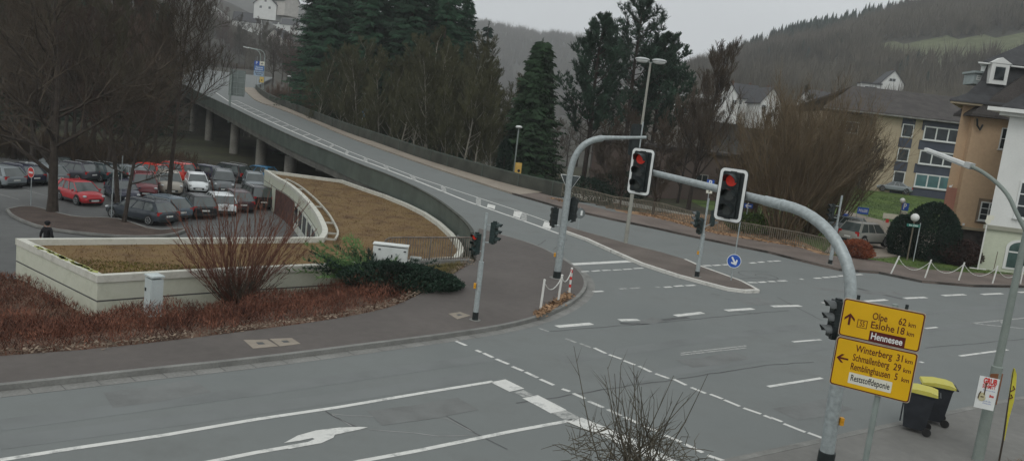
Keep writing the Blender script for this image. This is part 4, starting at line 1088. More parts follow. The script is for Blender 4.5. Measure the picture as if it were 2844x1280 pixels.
# ================================================================== LAMPS
def cam_slope(): pass
p0 = P(1737, 677, .12)
t = thing('street_lamp', 'tall double-headed street lamp on the island in front of the pines', 'street lamp', p0)
htop = PD(1803, 175, p0.y).z-.12
mb = MB(); mb.tube([(0, 0, 0), (0, 0, 3.6), (0, 0, 3.62), (0, 0, htop)], [.12, .105, .085, .06], 12); mb.build('pole', mat('lamp_pole_beige', (.30, .30, .26), .6, .12, 2, fine=.08), t, 40)
LH = mat('lamp_shell', (.45, .47, .46), .45, .1, 4); LD = mat('lamp_diffuser', (.66, .68, .66), .4, .08, 4)
for sx_, dy_ in ((-1, 0.1), (1, -.1)):
    mb = MB(); mb.sphere((sx_*.46, dy_, htop+.16), .42, 18, 8, (1, .7, .26)); h = mb.build('lamp_head', LH, t, 60)
    mb = MB(); mb.sphere((sx_*.46, dy_, htop+.09), .36, 18, 8, (1, .68, .34)); mb.build('diffuser', LD, h, 60)
mb = MB(); mb.tube([(-.2, 0, htop+.1), (0, 0, htop-.02), (.2, 0, htop+.1)], .04, 8); mb.build('yoke', GREYP, t)
# right-hand arm lamp
p0 = P(2715, 1276, .12); Yl = p0.y
t = thing('street_lamp', 'grey-green street lamp curving left above the bins, in front of the white house', 'street lamp', p0)
LG = mat('lamp_pole_green', (.22, .255, .23), .6, .1, 2, fine=.06)
ptl = [PD(2715, 1276, Yl), PD(2798, 810, Yl), PD(2827, 640, Yl), PD(2822, 590, Yl+.1), PD(2803, 545, Yl+.25), PD(2771, 509, Yl+.45), PD(2729, 477, Yl+.7), PD(2690, 459, Yl+.9)]
q = [p-p0 for p in ptl]; q[0] = Vector((0, 0, 0)); zz = q[2].z
q[1] = Vector((0, 0, q[1].z)); q[2] = Vector((0, 0, q[2].z)); 
cv = smooth([q[2]]+q[3:], 2)
mb = MB(); mb.tube([q[0], (0, 0, 2.2), (0, 0, 2.22), q[1], q[2]], [.12, .115, .085, .075, .06], 14); mb.build('pole', LG, t, 40)
mb = MB(); mb.tube(cv, .045, 12); mb.build('arm', LG, t, 40)
h0, h1_ = PD(2698, 462, Yl+.88)-p0, PD(2572, 414, Yl+1.8)-p0
d = (h1_-h0); Lh = d.length; d.normalize()
mb = MB(); nrm = Vector((0, 0, 1)); sd2 = d.cross(nrm).normalized(); up2 = sd2.cross(d)
for i, (s0, s1, wd, ht, mm) in enumerate(((0, .16, .06, .06, 0), (.1, 1.0, .085, .05, 0))):
    pass
def bar(mb, a, b, w_, h_, up_=Vector((0, 0, 1)), tp=1.0):
    d_ = (b-a).normalized(); s_ = d_.cross(up_).normalized(); u_ = s_.cross(d_)
    vs = []
    for p_, k in ((a, 1), (b, tp)):
        for x_, z_ in ((-1, -1), (1, -1), (1, 1), (-1, 1)): vs.append(p_+s_*x_*w_/2*k+u_*z_*h_/2*k)
    mb.add(vs, [(0, 1, 2, 3), (7, 6, 5, 4), (0, 4, 5, 1), (1, 5, 6, 2), (2, 6, 7, 3), (3, 7, 4, 0)])
bar(mb, h0, h1_, .2, .07, tp=.8); hd = mb.build('lamp_head', LD, t)
mb = MB(); bar(mb, h0+Vector((0, 0, -.05)), h1_.lerp(h0, .05)+Vector((0, 0, -.05)), .15, .05, tp=.75); mb.build('diffuser', LH, hd)
mb = MB(); bar(mb, h0-d*.02+Vector((0, 0, .01)), h0+d*.12, .22, .12); mb.build('end_housing', LH, hd)
def globe_lamp(label, b, h, r, m=None, pm=None):
    t = thing('globe_lamp', label, 'street lamp', b)
    mb = MB(); mb.tube([(0, 0, -.2), (0, 0, h-r)], .05, 8); mb.build('pole', pm or IRON, t, 40)
    mb = MB(); mb.sphere((0, 0, h), r, 16, 10); mb.build('globe', m or mat('globe_white', (.72, .73, .70), .25, .05, 4), t, 60)
    mb = MB(); mb.tube([(0, 0, h-r-.08), (0, 0, h-r+.04)], .08, 8); mb.build('fitting', IRON, t)
b = at_ground(2486, 668); globe_lamp('round white globe lamp on a dark pole beside the parking sign', b, PD(2497, 556, b.y).z-b.z, .22)
b = P(2520, 716, 0); globe_lamp('larger white globe lamp peeking above the round yew', b, PD(2531, 603, b.y).z-b.z, .29)
def disc_lamp(label, px, py, Y, ybase):
    c = PD(px, py, Y); b = Vector((c.x, Y, PD(px, ybase, Y).z))
    t = thing('small_street_lamp', label, 'street lamp', b)
    mb = MB(); mb.tube([(0, 0, 0), (0, 0, c.z-b.z)], .07, 8); mb.build('pole', GREYP, t, 40)
    mb = MB(); mb.sphere((0, 0, c.z-b.z+.1), .34, 14, 8, (1, 1, .45)); mb.build('lamp_head', LD, t, 60)
disc_lamp('small lamp with flat round head above the yellow poster', 1441, 356, 78, 478)
disc_lamp('small flat-headed lamp above the blue sign behind the parapet', 1011, 263, 106.3, 360)
disc_lamp('distant flat-headed lamp near the far bend behind the parapet', 803, 214, 150, 300)
for i, (px, lb) in enumerate(((719, 'curved twin street lamp by the far signpost, nearer one'), (731, 'curved street lamp right of the far signpost, leaning over it'))):
    Y = 180+i*6; b = PD(px, 250, Y); b.z -= 1
    t = thing('curved_street_lamp', lb, 'street lamp', b)
    h = PD(px, 165, Y).z-b.z; k = PD(px-28, 134+i*2, Y)-b
    mb = MB(); cvv = smooth([Vector((0, 0, 0)), Vector((0, 0, h)), Vector((-.5, 0, h+2.0)), k], 2); mb.tube(cvv, .1, 8); mb.build('pole', GREYP, t, 40)
    mb = MB(); bar(mb, k, k+Vector((-1.2, 0, .15)), .35, .18); mb.build('lamp_head', LD, t)

# ================================================================== BINS, CABINETS, POSTER, FLAG, BOLLARDS
BINB = mat('bin_black', (.022, .025, .03), .5, .2, 4); LIDY = masked('bin_lid_yellow', (.55, .50, .09), (.42, .40, .14), .6, 9, .12, .6, .1)
def wheelie(label, loc, rz):
    t = thing('wheelie_bin', label, 'bin', loc, rz, 'wheelie bins at the kerb')
    mb = MB()
    vs = []
    for z, w_, d_ in ((.10, .42, .50), (.55, .50, .60), (.93, .55, .68), (.98, .58, .72), (1.0, .58, .72)):
        vs += [(-w_/2, -d_/2, z), (w_/2, -d_/2, z), (w_/2, d_/2*.9, z), (-w_/2, d_/2*.9, z)]
    fs = [(0, 1, 2, 3), (16, 17, 18, 19)]+[(i*4+k, i*4+(k+1) % 4, i*4+4+(k+1) % 4, i*4+4+k) for i in range(4) for k in range(4)]
    mb.add(vs, fs); mb.box((0, -.33, .55), (.3, .03, .7)); mb.build('body', BINB, t)
    mb = MB(); vs = []; fs = []
    pr = [(-.40, 1.005), (-.38, 1.05), (-.1, 1.10), (.2, 1.10), (.36, 1.06), (.37, 1.0)]
    for y, z in pr: vs += [(-.30, y, z), (.30, y, z)]
    fs = [(2*i, 2*i+1, 2*i+3, 2*i+2) for i in range(5)]+[(0, 2, 4, 6, 8, 10), (11, 9, 7, 5, 3, 1), (0, 10, 11, 1)]
    mb.add(vs, fs); mb.build('lid', LIDY, t)
    mb = MB(); mb.tube([(-.26, .42, 1.0), (.26, .42, 1.0)], .018, 8); mb.box((-.22, .38, 1.0), (.03, .09, .04)); mb.box((.22, .38, 1.0), (.03, .09, .04)); mb.build('handle', BINB, t)
    for s_ in (-1, 1):
        mb = MB(); mb.tube([(s_*.25-.025, .27, .1), (s_*.25+.025, .27, .1)], .1, 16); mb.build('wheel', TYRE, t, 40)
q = P(2520, 1196, .12); wheelie('yellow-lidded black bin partly hidden behind the direction sign', (q.x+.2, q.y+.1, .12), D(62-180))
q = P(2598, 1178, .12); wheelie('yellow-lidded black bin standing clear of the sign, with its wheel showing', (q.x-.05, q.y+.15, .12), D(70-180))
p0 = Vector(bpy.data.objects['street_lamp.001'].location)
# posters tied to the lamp pole
A_ = PD(2722, 1042, Yl-.32); B_ = PD(2775, 1054, Yl-.42); C_ = PD(2709, 1129, Yl-.32)
wp = (B_.xy-A_.xy).length; hp_ = A_.z-C_.z
ap = math.atan2(B_.y-A_.y, B_.x-A_.x)-D(8)
t = thing('concert_poster', 'white event poster with a guitar tied to the lamp pole', 'poster', (A_.x, A_.y, C_.z), ap)
mb = MB(); mb.box((wp/2, 0, hp_/2), (wp, .012, hp_)); b_ = mb.build('board', WHITE, t)
mb = MB(); text(mb, 'GRUB', wp*.22, hp_*.80, hp_*.15, -.012, wp*.68, 'L', 0, .045); text(mb, 'SCHMITT', wp*.22, hp_*.66, hp_*.10, -.012, wp*.66, 'L', 0, .03); text(mb, 'live', wp*.66, hp_*.40, hp_*.07, -.012, wp*.22, 'L', 0, .05); mb.build('red_lettering', SRED, b_)
mb = MB(); text(mb, 'Konzert am Markt', wp*.3, hp_*.58, hp_*.025, -.012, wp*.6); text(mb, 'Sa 20 Uhr', wp*.4, hp_*.24, hp_*.03, -.012, wp*.4); text(mb, 'Eintritt frei', wp*.4, hp_*.17, hp_*.03, -.012, wp*.4); mb.build('small_print', SBLU, b_)
mb = MB(); mb.disc((wp*.30, -.008, hp_*.33), wp*.19, .004, 'y', 20); mb.disc((wp*.31, -.009, hp_*.43), wp*.14, .005, 'y', 20); g_ = mb.build('guitar_body', mat('guitar_cream', (.52, .48, .30), .5, .15, 10), b_)
mb = MB(); mb.box((wp*.385, -.016, hp_*.60), (wp*.06, .003, hp_*.32)); mb.box((wp*.39, -.016, hp_*.79), (wp*.09, .003, hp_*.07)); mb.box((wp*.31, -.017, hp_*.37), (wp*.16, .003, hp_*.03)); mb.tube([(wp*.12, -.016, hp_*.30), (wp*.14, -.016, hp_*.44), (wp*.2, -.016, hp_*.53)], wp*.03, 6); mb.build('guitar_neck', mat('guitar_dark', (.09, .06, .03), .5, .2, 6), b_)
mb = MB(); mb.tube([(wp*.6, .2, hp_*.8), (wp*.5, .0, hp_*.8)], .01, 6); mb.build('tie', BLACK, t)
t = thing('hardboard_sheet', 'brown hardboard sheet tied to the lamp pole behind the white poster', 'board', (B_.x-.02, B_.y+.25, C_.z+.03), ap+D(42))
mb = MB(); mb.box((.15, 0, hp_*.5), (.36, .012, hp_)); mb.build('board', mat('hardboard', (.21, .085, .035), .8, .15, 2), t)
mb = MB(); mb.tube([(-.05, .03, hp_*.8), (.1, .012, hp_*.8)], .01, 6); mb.build('tie', BLACK, t)
# yellow feather flag
Yf = 16.9
fb = PD(2779, 1262, Yf); ft_ = PD(2817, 1020, Yf)
fb.z = .05
t = thing('beach_flag', 'narrow yellow feather flag on a dark pole at the right edge', 'flag', fb)
hh = ft_.z-fb.z; X_ = lambda px, py: (PD(px, py, Yf)-fb)
mb = MB(); mb.tube([(0, 0, -.1), X_(2785, 1225), X_(2800, 1120), X_(2815, 1024)], [.022, .02, .014, .008], 8); mb.build('pole', mat('flag_pole', (.05, .04, .03), .6, .2, 3), t, 40)
lf = [X_(2787, 1222), X_(2793, 1160), X_(2800, 1110), X_(2806, 1070), X_(2811, 1035), X_(2815, 1021)]
rg_ = [X_(2790, 1222), X_(2803, 1160), X_(2816, 1115), X_(2822, 1070), X_(2824, 1040), X_(2819, 1023)]
mb = MB(); vs = []; fs = []
for i, (a, b) in enumerate(zip(lf, rg_)):
    m_ = (a+b)/2+Vector((0, .03*math.sin(i*1.9), 0)); vs += [a, m_, b]
o_ = len(vs); vs += [v+Vector((0, .006, 0)) for v in vs]
for i in range(5):
    for k in range(2): fs.append((i*3+k, i*3+k+1, i*3+4+k, i*3+3+k)); fs.append((o_+i*3+k, o_+i*3+3+k, o_+i*3+4+k, o_+i*3+k+1))
mb.add(vs, fs); sl_ = mb.build('sail', mat('flag_yellow', (.58, .53, .06), .7, .12, 2), t, 60)
mb = MB(); c = X_(2812, 1078); mb.tube([c+Vector((-.05, -.04, -.06)), c+Vector((.03, -.04, 0)), c+Vector((-.02, -.04, .07))], .012, 5); mb.tube([c+Vector((-.06, -.04, -.24)), c+Vector((.02, -.04, -.2)), c+Vector((-.03, -.04, -.13))], .012, 5); mb.build('emblem', SMAR, sl_)

CABG = mat('cabinet_grey', (.50, .56, .55), .5, .07, 1.5, fine=.04)
def cabinet(name, label, b, w_, d_, h, rz, m, doors=1):
    t = thing(name, label, 'utility cabinet', b, rz)
    mb = MB(); mb.box((0, 0, h/2-.1), (w_, d_, h+.1)); mb.build('body', m, t)
    mb = MB(); mb.box((0, 0, h+.03), (w_+.05, d_+.05, .05)); mb.add([(-w_/2-.02, -d_/2-.02, h+.055), (w_/2+.02, -d_/2-.02, h+.055), (w_/2+.02, d_/2+.02, h+.055), (-w_/2-.02, d_/2+.02, h+.055), (0, 0, h+.09)], [(0, 1, 4), (1, 2, 4), (2, 3, 4), (3, 0, 4)]); mb.build('roof', m, t)
    for i in range(doors):
        x0 = -w_/2+.03+i*(w_-.06)/doors
        mb = MB(); mb.box((x0+(w_-.06)/doors/2, -d_/2-.004, h*.5), ((w_-.06)/doors-.012, .012, h*.86)); dr = mb.build('door', m, t)
        mb = MB(); mb.box((x0+.08, -d_/2-.02, h*.62), (.05, .03, .10)); mb.build('handle', BLACK, dr)
    return t
g = P(414, 858, -.45)
cabinet('utility_cabinet', 'small pale grey cabinet standing in the red groundcover below the roof corner', (g.x, g.y+.25, -.55), .46, .36, 1.06, D(-40), CABG)
g = Vector((-5.0, 30.7, 0)); a = PD(1041, 700, 30.6)
t = cabinet('utility_cabinet', 'wide white cabinet with black vents in front of the short railing', (PD(1085, 700, 30.4).x, 30.4, -.05), 1.36, .42, 1.02, D(3), mat('cabinet_white', (.66, .69, .66), .5, .05, 1.5, fine=.03), 2)
mb = MB(); mb.box((-.42, -.235, .86), (.09, .02, .045)); mb.box((.58, -.235, .86), (.09, .02, .045)); mb.build('vents', BLACK, t)
mb = MB(); mb.disc((.25, -.23, .72), .035, .02); mb.build('lock', GALV, t)
a = PD(1152, 730, 30.6)
cabinet('utility_cabinet', 'low weathered grey box right beside the wide white cabinet', (a.x, 30.75, -.1), .40, .36, .58, D(3), mat('cabinet_old', (.30, .32, .30), .8, .18, 4, fine=.1))

BW = masked('bollard_white', (.68, .68, .64), (.4, .38, .34), .66, 5, .1, .6, .08)
CHW = mat('chain_white', (.60, .60, .56), .6, .1, 5)
def bollard(label, b, h, lean=(0, 0), red=False, group=None):
    t = thing('bollard', label, 'bollard', b, 0, group)
    mb = MB(); tp = Vector((lean[0], lean[1], h)); mb.tube([(0, 0, -.1), tp], .042, 10); mb.build('post', BW, t, 40)
    mb = MB(); mb.sphere(tp, .048, 10, 6, (1, 1, .6)); mb.build('cap', BW, t, 60)
    if red:
        for i, f in enumerate((.25, .55, .82)):
            mb = MB(); mb.tube([tp*f, tp*(f+.12)], .0445, 10); mb.build('red_band', SRED, t, 40)
    return Vector(b)+tp*.93
def chain(label, a, b, sag, gaps=()):
    mb = MB(); n = 26
    pt = [a.lerp(b, i/n)-Vector((0, 0, sag*4*(i/n)*(1-i/n))) for i in range(n+1)]
    for i in range(n):
        c = (pt[i]+pt[i+1])/2; d_ = (pt[i+1]-pt[i]); up_ = Vector((0, 0, 1)) if i % 2 else Vector((0, 1, 0)).cross(d_).normalized()
        bar(mb, pt[i]-d_*.08, pt[i+1]+d_*.08, .035 if i % 2 else .016, .016 if i % 2 else .035)
    return tag(mb.build('chain', CHW), label, 'chain', 'white chains between the posts')
b1 = bollard('short white post left of the other two on the kerb corner', P(1501, 857, .12), 1.03, (.02, 0), group='kerb corner posts')
b2 = bollard('short white post in the middle of the three kerb corner posts', P(1550, 836, .12), .98, (.03, 0), False, 'kerb corner posts')
b3 = bollard('short red-banded post nearest the big signal mast foot', P(1581, 815, .12), 1.0, (-.02, 0), True, 'kerb corner posts')
chain('white chain hanging between the two left kerb corner posts', b1, b2, .36); chain('white chain hanging between the middle and the red-banded kerb corner posts', b2, b3, .3)
bp = []
for i, (px, py, lx_, lb) in enumerate([(2473, 760, .32, 'white post leaning right, nearest the driveway entrance'), (2568, 771, .18, 'white post leaning right in front of the dark yew, by the street name post'), (2662, 778, .14, 'white post in front of the dark shrub bed left of the white flagpole'), (2756, 787, .1, 'white post just left of the arm lamp pole at the far kerb'), (2834, 788, -.02, 'upright white post right of the arm lamp pole at the far kerb')]):
    bp.append(bollard(lb, P(px, py, .12), 1.08, (lx_, 0), False, 'white posts along the far pavement'))
bp.append(bp[-1]+Vector((3.2, 1.5, 0)))
lbs = ['white chain drooping in front of the tall street name post', 'white chain drooping in front of the middle of the yew', 'white chain drooping left of the flagpole foot', 'white chain drooping behind the arm lamp pole', '']
for i in range(4): chain(lbs[i], bp[i], bp[i+1], .62)
b = P(2755, 770, 0); t = thing('bare_post', 'thin dark iron stake beside the white post left of the lamp', 'post', b); mb = MB(); mb.tube([(0, 0, 0), (.03, 0, 1.7)], .025, 6); mb.build('post', IRON, t)
b = P(2715, 748, 0); tp = PD(2731, 606, b.y)-b
t = thing('flagpole', 'white pole with a small round sign in front of the white house corner', 'pole', b)
mb = MB(); mb.tube([(0, 0, 0), (0, 0, tp.z)], .05, 8); mb.build('pole', BW, t, 40)
mb = MB(); mb.disc((.0, -.06, tp.z-.15), .2, .03); mb.box((.12, -.04, tp.z+.1), (.5, .03, .3)); mb.build('sign', SWHI, t)
mb = MB(); mb.box((0, 0, .06), (1.1, .12, .06)); mb.build('foot', BW, t)

# ================================================================== BUILDINGS
def window(parent, x, z, w_, h, y=0, cols=2, rows=1, fw=.07, m=None, pane=None, sill=True, curtain=None):
    m = m or MC.setdefault('wf', mat('window_frame_white', (.66, .68, .66), .5, .05, 3))
    mb = MB(); d_ = .06
    mb.box((x, y-d_/2, z-h/2+fw/2), (w_, d_, fw)); mb.box((x, y-d_/2, z+h/2-fw/2), (w_, d_, fw))
    for i in range(cols+1):
        xx = x-w_/2+fw/2+i*(w_-fw)/cols; mb.box((xx, y-d_/2, z), (fw, d_*.98, h-2*fw))
    for j in range(1, rows): mb.box((x, y-d_/2, z-h/2+fw/2+j*(h-fw)/rows), (w_-2*fw, d_*.9, fw*.6))
    f = mb.build('window', m, parent)
    mb = MB(); mb.box((x, y-.012, z), (w_-.02, .02, h-.02)); mb.build('pane', pane or GLASS, f)
    if sill: mb = MB(); mb.box((x, y-.10, z-h/2-.04), (w_+.15, .2, .06)); mb.build('sill', m, f)
    return f
def gable_house(name, label, loc, rz, w_, d_, h, rh, wm, rm, wins=(), group=None, cat='house', ridge_x=True, chimney=True):
    t = thing(name, label, cat, loc, rz, group)
    mb = MB(); mb.box((0, d_/2, h/2-1), (w_, d_, h+2))
    if ridge_x: mb.add([(-w_/2, 0, h), (-w_/2, d_, h), (-w_/2, d_/2, h+rh), (w_/2, 0, h), (w_/2, d_, h), (w_/2, d_/2, h+rh)], [(0, 1, 2), (3, 5, 4)])
    else: mb.add([(-w_/2, 0, h), (w_/2, 0, h), (0, 0, h+rh), (-w_/2, d_, h), (w_/2, d_, h), (0, d_, h+rh)], [(0, 1, 2), (3, 5, 4)])
    mb.build('wall', wm, t)
    mb = MB(); o = .5
    if ridge_x:
        k = rh/(d_/2)
        for s_ in (0, 1):
            y0 = -o if s_ == 0 else d_+o; z0 = h-o*k
            a = [(-w_/2-o, y0, z0), (w_/2+o, y0, z0), (w_/2+o, d_/2, h+rh), (-w_/2-o, d_/2, h+rh)]
            mb.add(a+[(x, y, z+.25) for x, y, z in a], [(0, 1, 2, 3), (4, 5, 6, 7), (0, 1, 5, 4), (1, 2, 6, 5), (2, 3, 7, 6), (3, 0, 4, 7)])
    else:
        k = rh/(w_/2)
        for s_ in (-1, 1):
            x0 = s_*(w_/2+o); z0 = h-o*k
            a = [(x0, -o, z0), (x0, d_+o, z0), (0, d_+o, h+rh), (0, -o, h+rh)]
            mb.add(a+[(x, y, z+.25) for x, y, z in a], [(0, 1, 2, 3), (4, 5, 6, 7), (0, 1, 5, 4), (1, 2, 6, 5), (2, 3, 7, 6), (3, 0, 4, 7)])
    rf = mb.build('roof', rm, t)
    if chimney: mb = MB(); mb.box((w_*.2 if ridge_x else .8, d_/2+.6, h+rh+.2), (.6, .6, 1.4)); mb.build('chimney', mat('chimney_brick', (.12, .07, .05), .9, .3, 3), rf)
    for x, z, ww, wh in wins: window(t, x, z, ww, wh, 0, 2, 1, .1, None, None, False)
    return t
SLATE = mat('roof_slate', (.045, .046, .048), .7, .25, 1.5, .3, fine=.25)
TILE = mat('roof_tile_brown', (.058, .052, .048), .85, .25, .8, .4, fine=.25)
CREAM = mat('cream_render', (.43, .36, .25), .85, .10, .5, fine=.05)
BEIGE = mat('beige_render', (.50, .355, .225), .85, .10, .4, fine=.05)
BLUEB = mat('blue_grey_panel', (.055, .065, .09), .6, .15, 1)
TEAL = mat('teal_blind_glass', (.03, .12, .12), .1, .3, 1, spec=.8)
WHH = mat('white_house_wall', (.68, .69, .66), .85, .05, .6, fine=.03)
# --- cream office with blue bands
Yc = 105.
o = PD(2440, 545, Yc); e_ = PD(2665, 560, Yc)
zb = 1.6
t = thing('office_building', 'cream office block with dark blue bands and white ribbon windows behind the lawn', 'building', (o.x, Yc, 0), D(-3))
px2x = lambda px, py: PD(px, py, Yc).x-o.x
pz = lambda px, py: PD(px, py, Yc).z
zeave = pz(2545, 330); 
wR = 16.
mb = MB(); mb.box((wR/2-1.0, 5, (zeave+zb)/2-.7), (wR+2.0, 10, zeave-zb+1.4)); mb.build('wall', CREAM, t)
zw = [(pz(2590, 372)), (pz(2590, 440)), (pz(2590, 505))]
x0, x1 = px2x(2552, 400), px2x(2552, 400)+6.6
for i, z in enumerate(zw):
    wf_ = None
    f = window(t, (x0+x1)/2+.1, z, x1-x0-.2, 1.85, -.06, 4, 1, .17, None, TEAL if i == 2 else GLASS, True)
    f2 = window(t, x0-1.9, z, 1.5, 1.75, -.06, 1, 1, .12, None, GLASS, False)
mb = MB()
for z in [zeave-.75]+[(zw[i]+zw[i+1])/2 for i in range(2)]+[zw[2]-1.7]:
    hh = 1.25 if z < zeave-1 else 1.3
    mb.box(((x0+x1)/2, -.03, z), (x1-x0+.2, .06, hh)); mb.box((x0-1.9, -.03, z), (1.7, .05, hh))
mb.build('blue_band', BLUEB, t)
# long left part
mb = MB(); wl = 6.5; mb.box((-2.2-wl/2, 7.5, (zeave+zb)/2-.9), (wl, 10, zeave-zb+1.3)); mb.build('side_wing', mat('cream_dark', (.30, .24, .165), .85, .12, .5), t)  # side wing in a darker, browner cream than the main wall
for i in range(1):
    for z in zw[:2]: window(t, -4.6-i*4.0, z-.3, 2.6, 1.6, 2.5, 3, 1, .14, None, GLASS, True)
mb = MB()
for xx in (-2.3, -1.0): mb.box((xx, 1.2, (zeave+zb)/2-.7), (.35, .3, zeave-zb))
mb.build('downpipes', KERB, t)
# roof
ye = -.9; yr = 8; zr = pz(2560, 277)+1.2
mb = MB()
a = [(-wl-3, ye, zeave-.1), (wR+.5, ye, zeave-.1), (wR+.5, yr, zr), (-wl+3.5, yr, zr), (wR+.5, 2*yr, zeave-.1), (-wl-3, 2*yr, zeave-.1)]
mb.add(a+[(x, y, z+.3) for x, y, z in a], [(0, 1, 2, 3), (3, 2, 4, 5), (6, 7, 8, 9), (9, 8, 10, 11), (0, 1, 7, 6), (0, 3, 9, 6), (1, 2, 8, 7), (4, 2, 8, 10), (5, 3, 9, 11)]); rf = mb.build('roof', TILE, t)
mb = MB(); mb.box(((wR-wl)/2-1.2, ye-.08, zeave+.0), (wR+wl+3.5, .16, .2)); mb.build('gutter', KERB, rf)
# --- beige villa with mansard roof
Yv = 60.
o = PD(2622, 560, Yv)
t = thing('villa', 'beige rendered villa with dark stone base and flared slate mansard roof', 'house', (o.x, Yv, 0), D(-4))
vx = lambda px, py: PD(px, py, Yv).x-o.x; vz = lambda px, py: PD(px, py, Yv).z
ze = vz(2665, 285); zs = vz(2620, 598)
wv = 9.0
mb = MB(); mb.box((wv/2, 5, (ze+zs)/2), (wv, 10, ze-zs)); mb.build('wall', BEIGE, t)
mb = MB(); mb.box((wv/2, 5, zs/2-.5), (wv+.16, 10.16, zs+1)); mb.build('stone_base', mat('dark_stone', (.075, .065, .062), .9, .4, 2.2, .4, fine=.3), t)
mb = MB(); mb.box((vx(2650, 560)+.1, -.06, vz(2650, 560)), (1.75, .1, 2.1)); mb.build('pink_patch', mat('pink_render', (.36, .175, .125), .85, .1, 1), t)
xo = vx(2708, 300)-.1
zl = vz(2690, 632)
mb = MB(); mb.box((xo+3.6, -.2, (ze-.9+zl)/2), (7.4, .8, ze-.9-zl)); mb.build('front_wing', BEIGE, t)
mb = MB(); mb.box((xo+3.6, -.15, zl/2-.5), (7.3, .7, zl+1)); mb.build('front_base', MC['dark_stone'], t)
mb = MB(); mb.box((xo+3.7, -.65, zl), (7.6, .3, .2)); mb.build('ledge', CREAM, t)
mb = MB(); mb.box((vx(2742, 670), -.52, 1.3), (1.2, .1, 2.0)); mb.build('dark_opening', BLACK, t)
xw = vx(2722, 582)+.2
window(t, xw, vz(2722, 584), 1.3, 1.45, -.6, 2, 3, .09)
mb = MB(); frame(mb, xw-.85, vz(2722, 584)-.95, xw+.85, vz(2722, 584)+.95, .2, -.63); mb.build('window_surround', mat('surround', (.20, .15, .10), .85, .2, 2), t)
for z in (vz(2770, 385),): window(t, vx(2778, 385)-.2, z, .5, 1.6, -.6, 1, 2, .07)
# mansard: flared lower slope, shallow upper slope
def loft(mb, rings):
    vs = [v for r_ in rings for v in r_]; n = 4; fs = []
    for i in range(len(rings)-1):
        for k in range(n): fs.append((i*n+k, i*n+(k+1) % n, (i+1)*n+(k+1) % n, (i+1)*n+k))
    fs.append(tuple(range((len(rings)-1)*n, len(rings)*n))); fs.append((0, 3, 2, 1)); mb.add(vs, fs)
def rg(x0, y0, x1, y1, z): return [(x0, y0, z), (x1, y0, z), (x1, y1, z), (x0, y1, z)]
mb = MB(); loft(mb, [rg(-.9, -.9, wv+.9, 10.9, ze), rg(-.85, -.85, wv+.85, 10.8, ze+.12), rg(.1, .1, wv-.1, 9.9, ze+.75), rg(.75, .75, wv-.7, 9.2, ze+1.8), rg(1.0, 1.0, wv-.9, 9, ze+3.1)]); rf = mb.build('mansard_roof', SLATE, t)
mb = MB(); mb.box((wv/2, 5, ze-.08), (wv+1.6, 11.6, .14)); mb.build('eaves', CREAM, rf)
mb = MB(); loft(mb, [rg(.7, .7, wv-.4, 9.3, ze+3.1), rg(.7, .7, wv-.4, 9.3, ze+3.3), rg(wv/2-.5, 4, wv/2+1, 6, ze+6.0)]); mb.build('upper_roof', SLATE, rf)
mb = MB(); mb.box((wv/2, 5, ze+3.15), (wv-.8, 9, .1)); mb.build('cornice', WHH, rf)
# dormers
xd = vx(2788, 195)-.35
def dormer(x, y, z, w_, h, m, pedi=True):
    mb = MB(); mb.box((x, y+.7, z+h/2), (w_, 1.6, h))
    if pedi: mb.add([(x-w_/2-.15, y-.15, z+h), (x+w_/2+.15, y-.15, z+h), (x, y-.15, z+h+.45), (x-w_/2-.15, y+1.5, z+h), (x+w_/2+.15, y+1.5, z+h), (x, y+1.5, z+h+.45)], [(0, 1, 2), (0, 2, 5, 3), (1, 4, 5, 2), (3, 5, 4), (0, 3, 4, 1)])
    else: mb.box((x, y+.6, z+h+.08), (w_+.3, 2.0, .16))
    d_ = mb.build('dormer', m, rf)
    mb = MB(); frame(mb, x-w_*.32, z+.3, x+w_*.32, z+h-.15, .07, y-.12); mb.box((x, y-.12, z+h/2), (.06, .02, h-.5)); mb.box((x, y-.12, z+h*.6), (w_*.6, .02, .05)); mb.build('window_frame', WHH, d_)
dormer(vx(2785, 200)-.1, .5, vz(2785, 245)+.25, 1.3, 1.55, WHH)
mb = MB(); x_ = vx(2785, 200)-.1; mb.box((x_, .36, vz(2785, 245)+1.05), (.72, .02, .95)); mb.build('dormer_pane', GLASS, rf)
dormer(vx(2728, 215)+.55, 1.55, ze+1.65, 1.0, .8, mat('dormer_grey', (.33, .38, .37), .6, .1, 2), False)
# nearer wing of the villa
mb = MB(); loft(mb, [rg(xo-.7, -1.3, xo+7.8, 1.6, ze-.95), rg(xo-.65, -1.25, xo+7.8, 1.6, ze-.75), rg(xo+3.9, 1.0, xo+8.2, 2.4, ze+2.9)]); wr = mb.build('wing_roof', TILE, t)
mb = MB(); mb.tube([(xo-.1, -1.0, ze-1.1), (xo+.05, -.9, ze-1.6), (xo+.35, -.8, ze-1.9), (xo+.5, -.75, ze-1.5)], .07, 8); mb.build('downpipe', BLACK, wr)
# wall-mounted cameras
for px, py, lb in ((2640, 518, 'small white wall camera on the beige villa beside the blue-banded office'), (2676, 623, 'small white wall camera above the dark stone base of the villa')):
    c = PD(px, py, Yv-1.0); tt_ = thing('wall_camera', lb, 'camera', c, D(-30))
    mb = MB(); mb.box((0, 0, 0), (.16, .42, .15)); mb.build('housing', WHH, tt_); mb = MB(); mb.tube([(0, .1, 0), (.1, .95, .1)], .03, 6); mb.build('bracket', WHH, tt_)
def shear(t, k, names):
    for c in t.children:
        if c.name.split('.')[0] in names:
            for v in c.data.vertices: v.co.x += k*v.co.y
            for g in c.children:
                if g.name.split('.')[0] in ('upper_roof', 'cornice', 'eaves'):
                    for v in g.data.vertices: v.co.x += k*v.co.y
shear(t, .64, ('wall', 'stone_base', 'mansard_roof'))
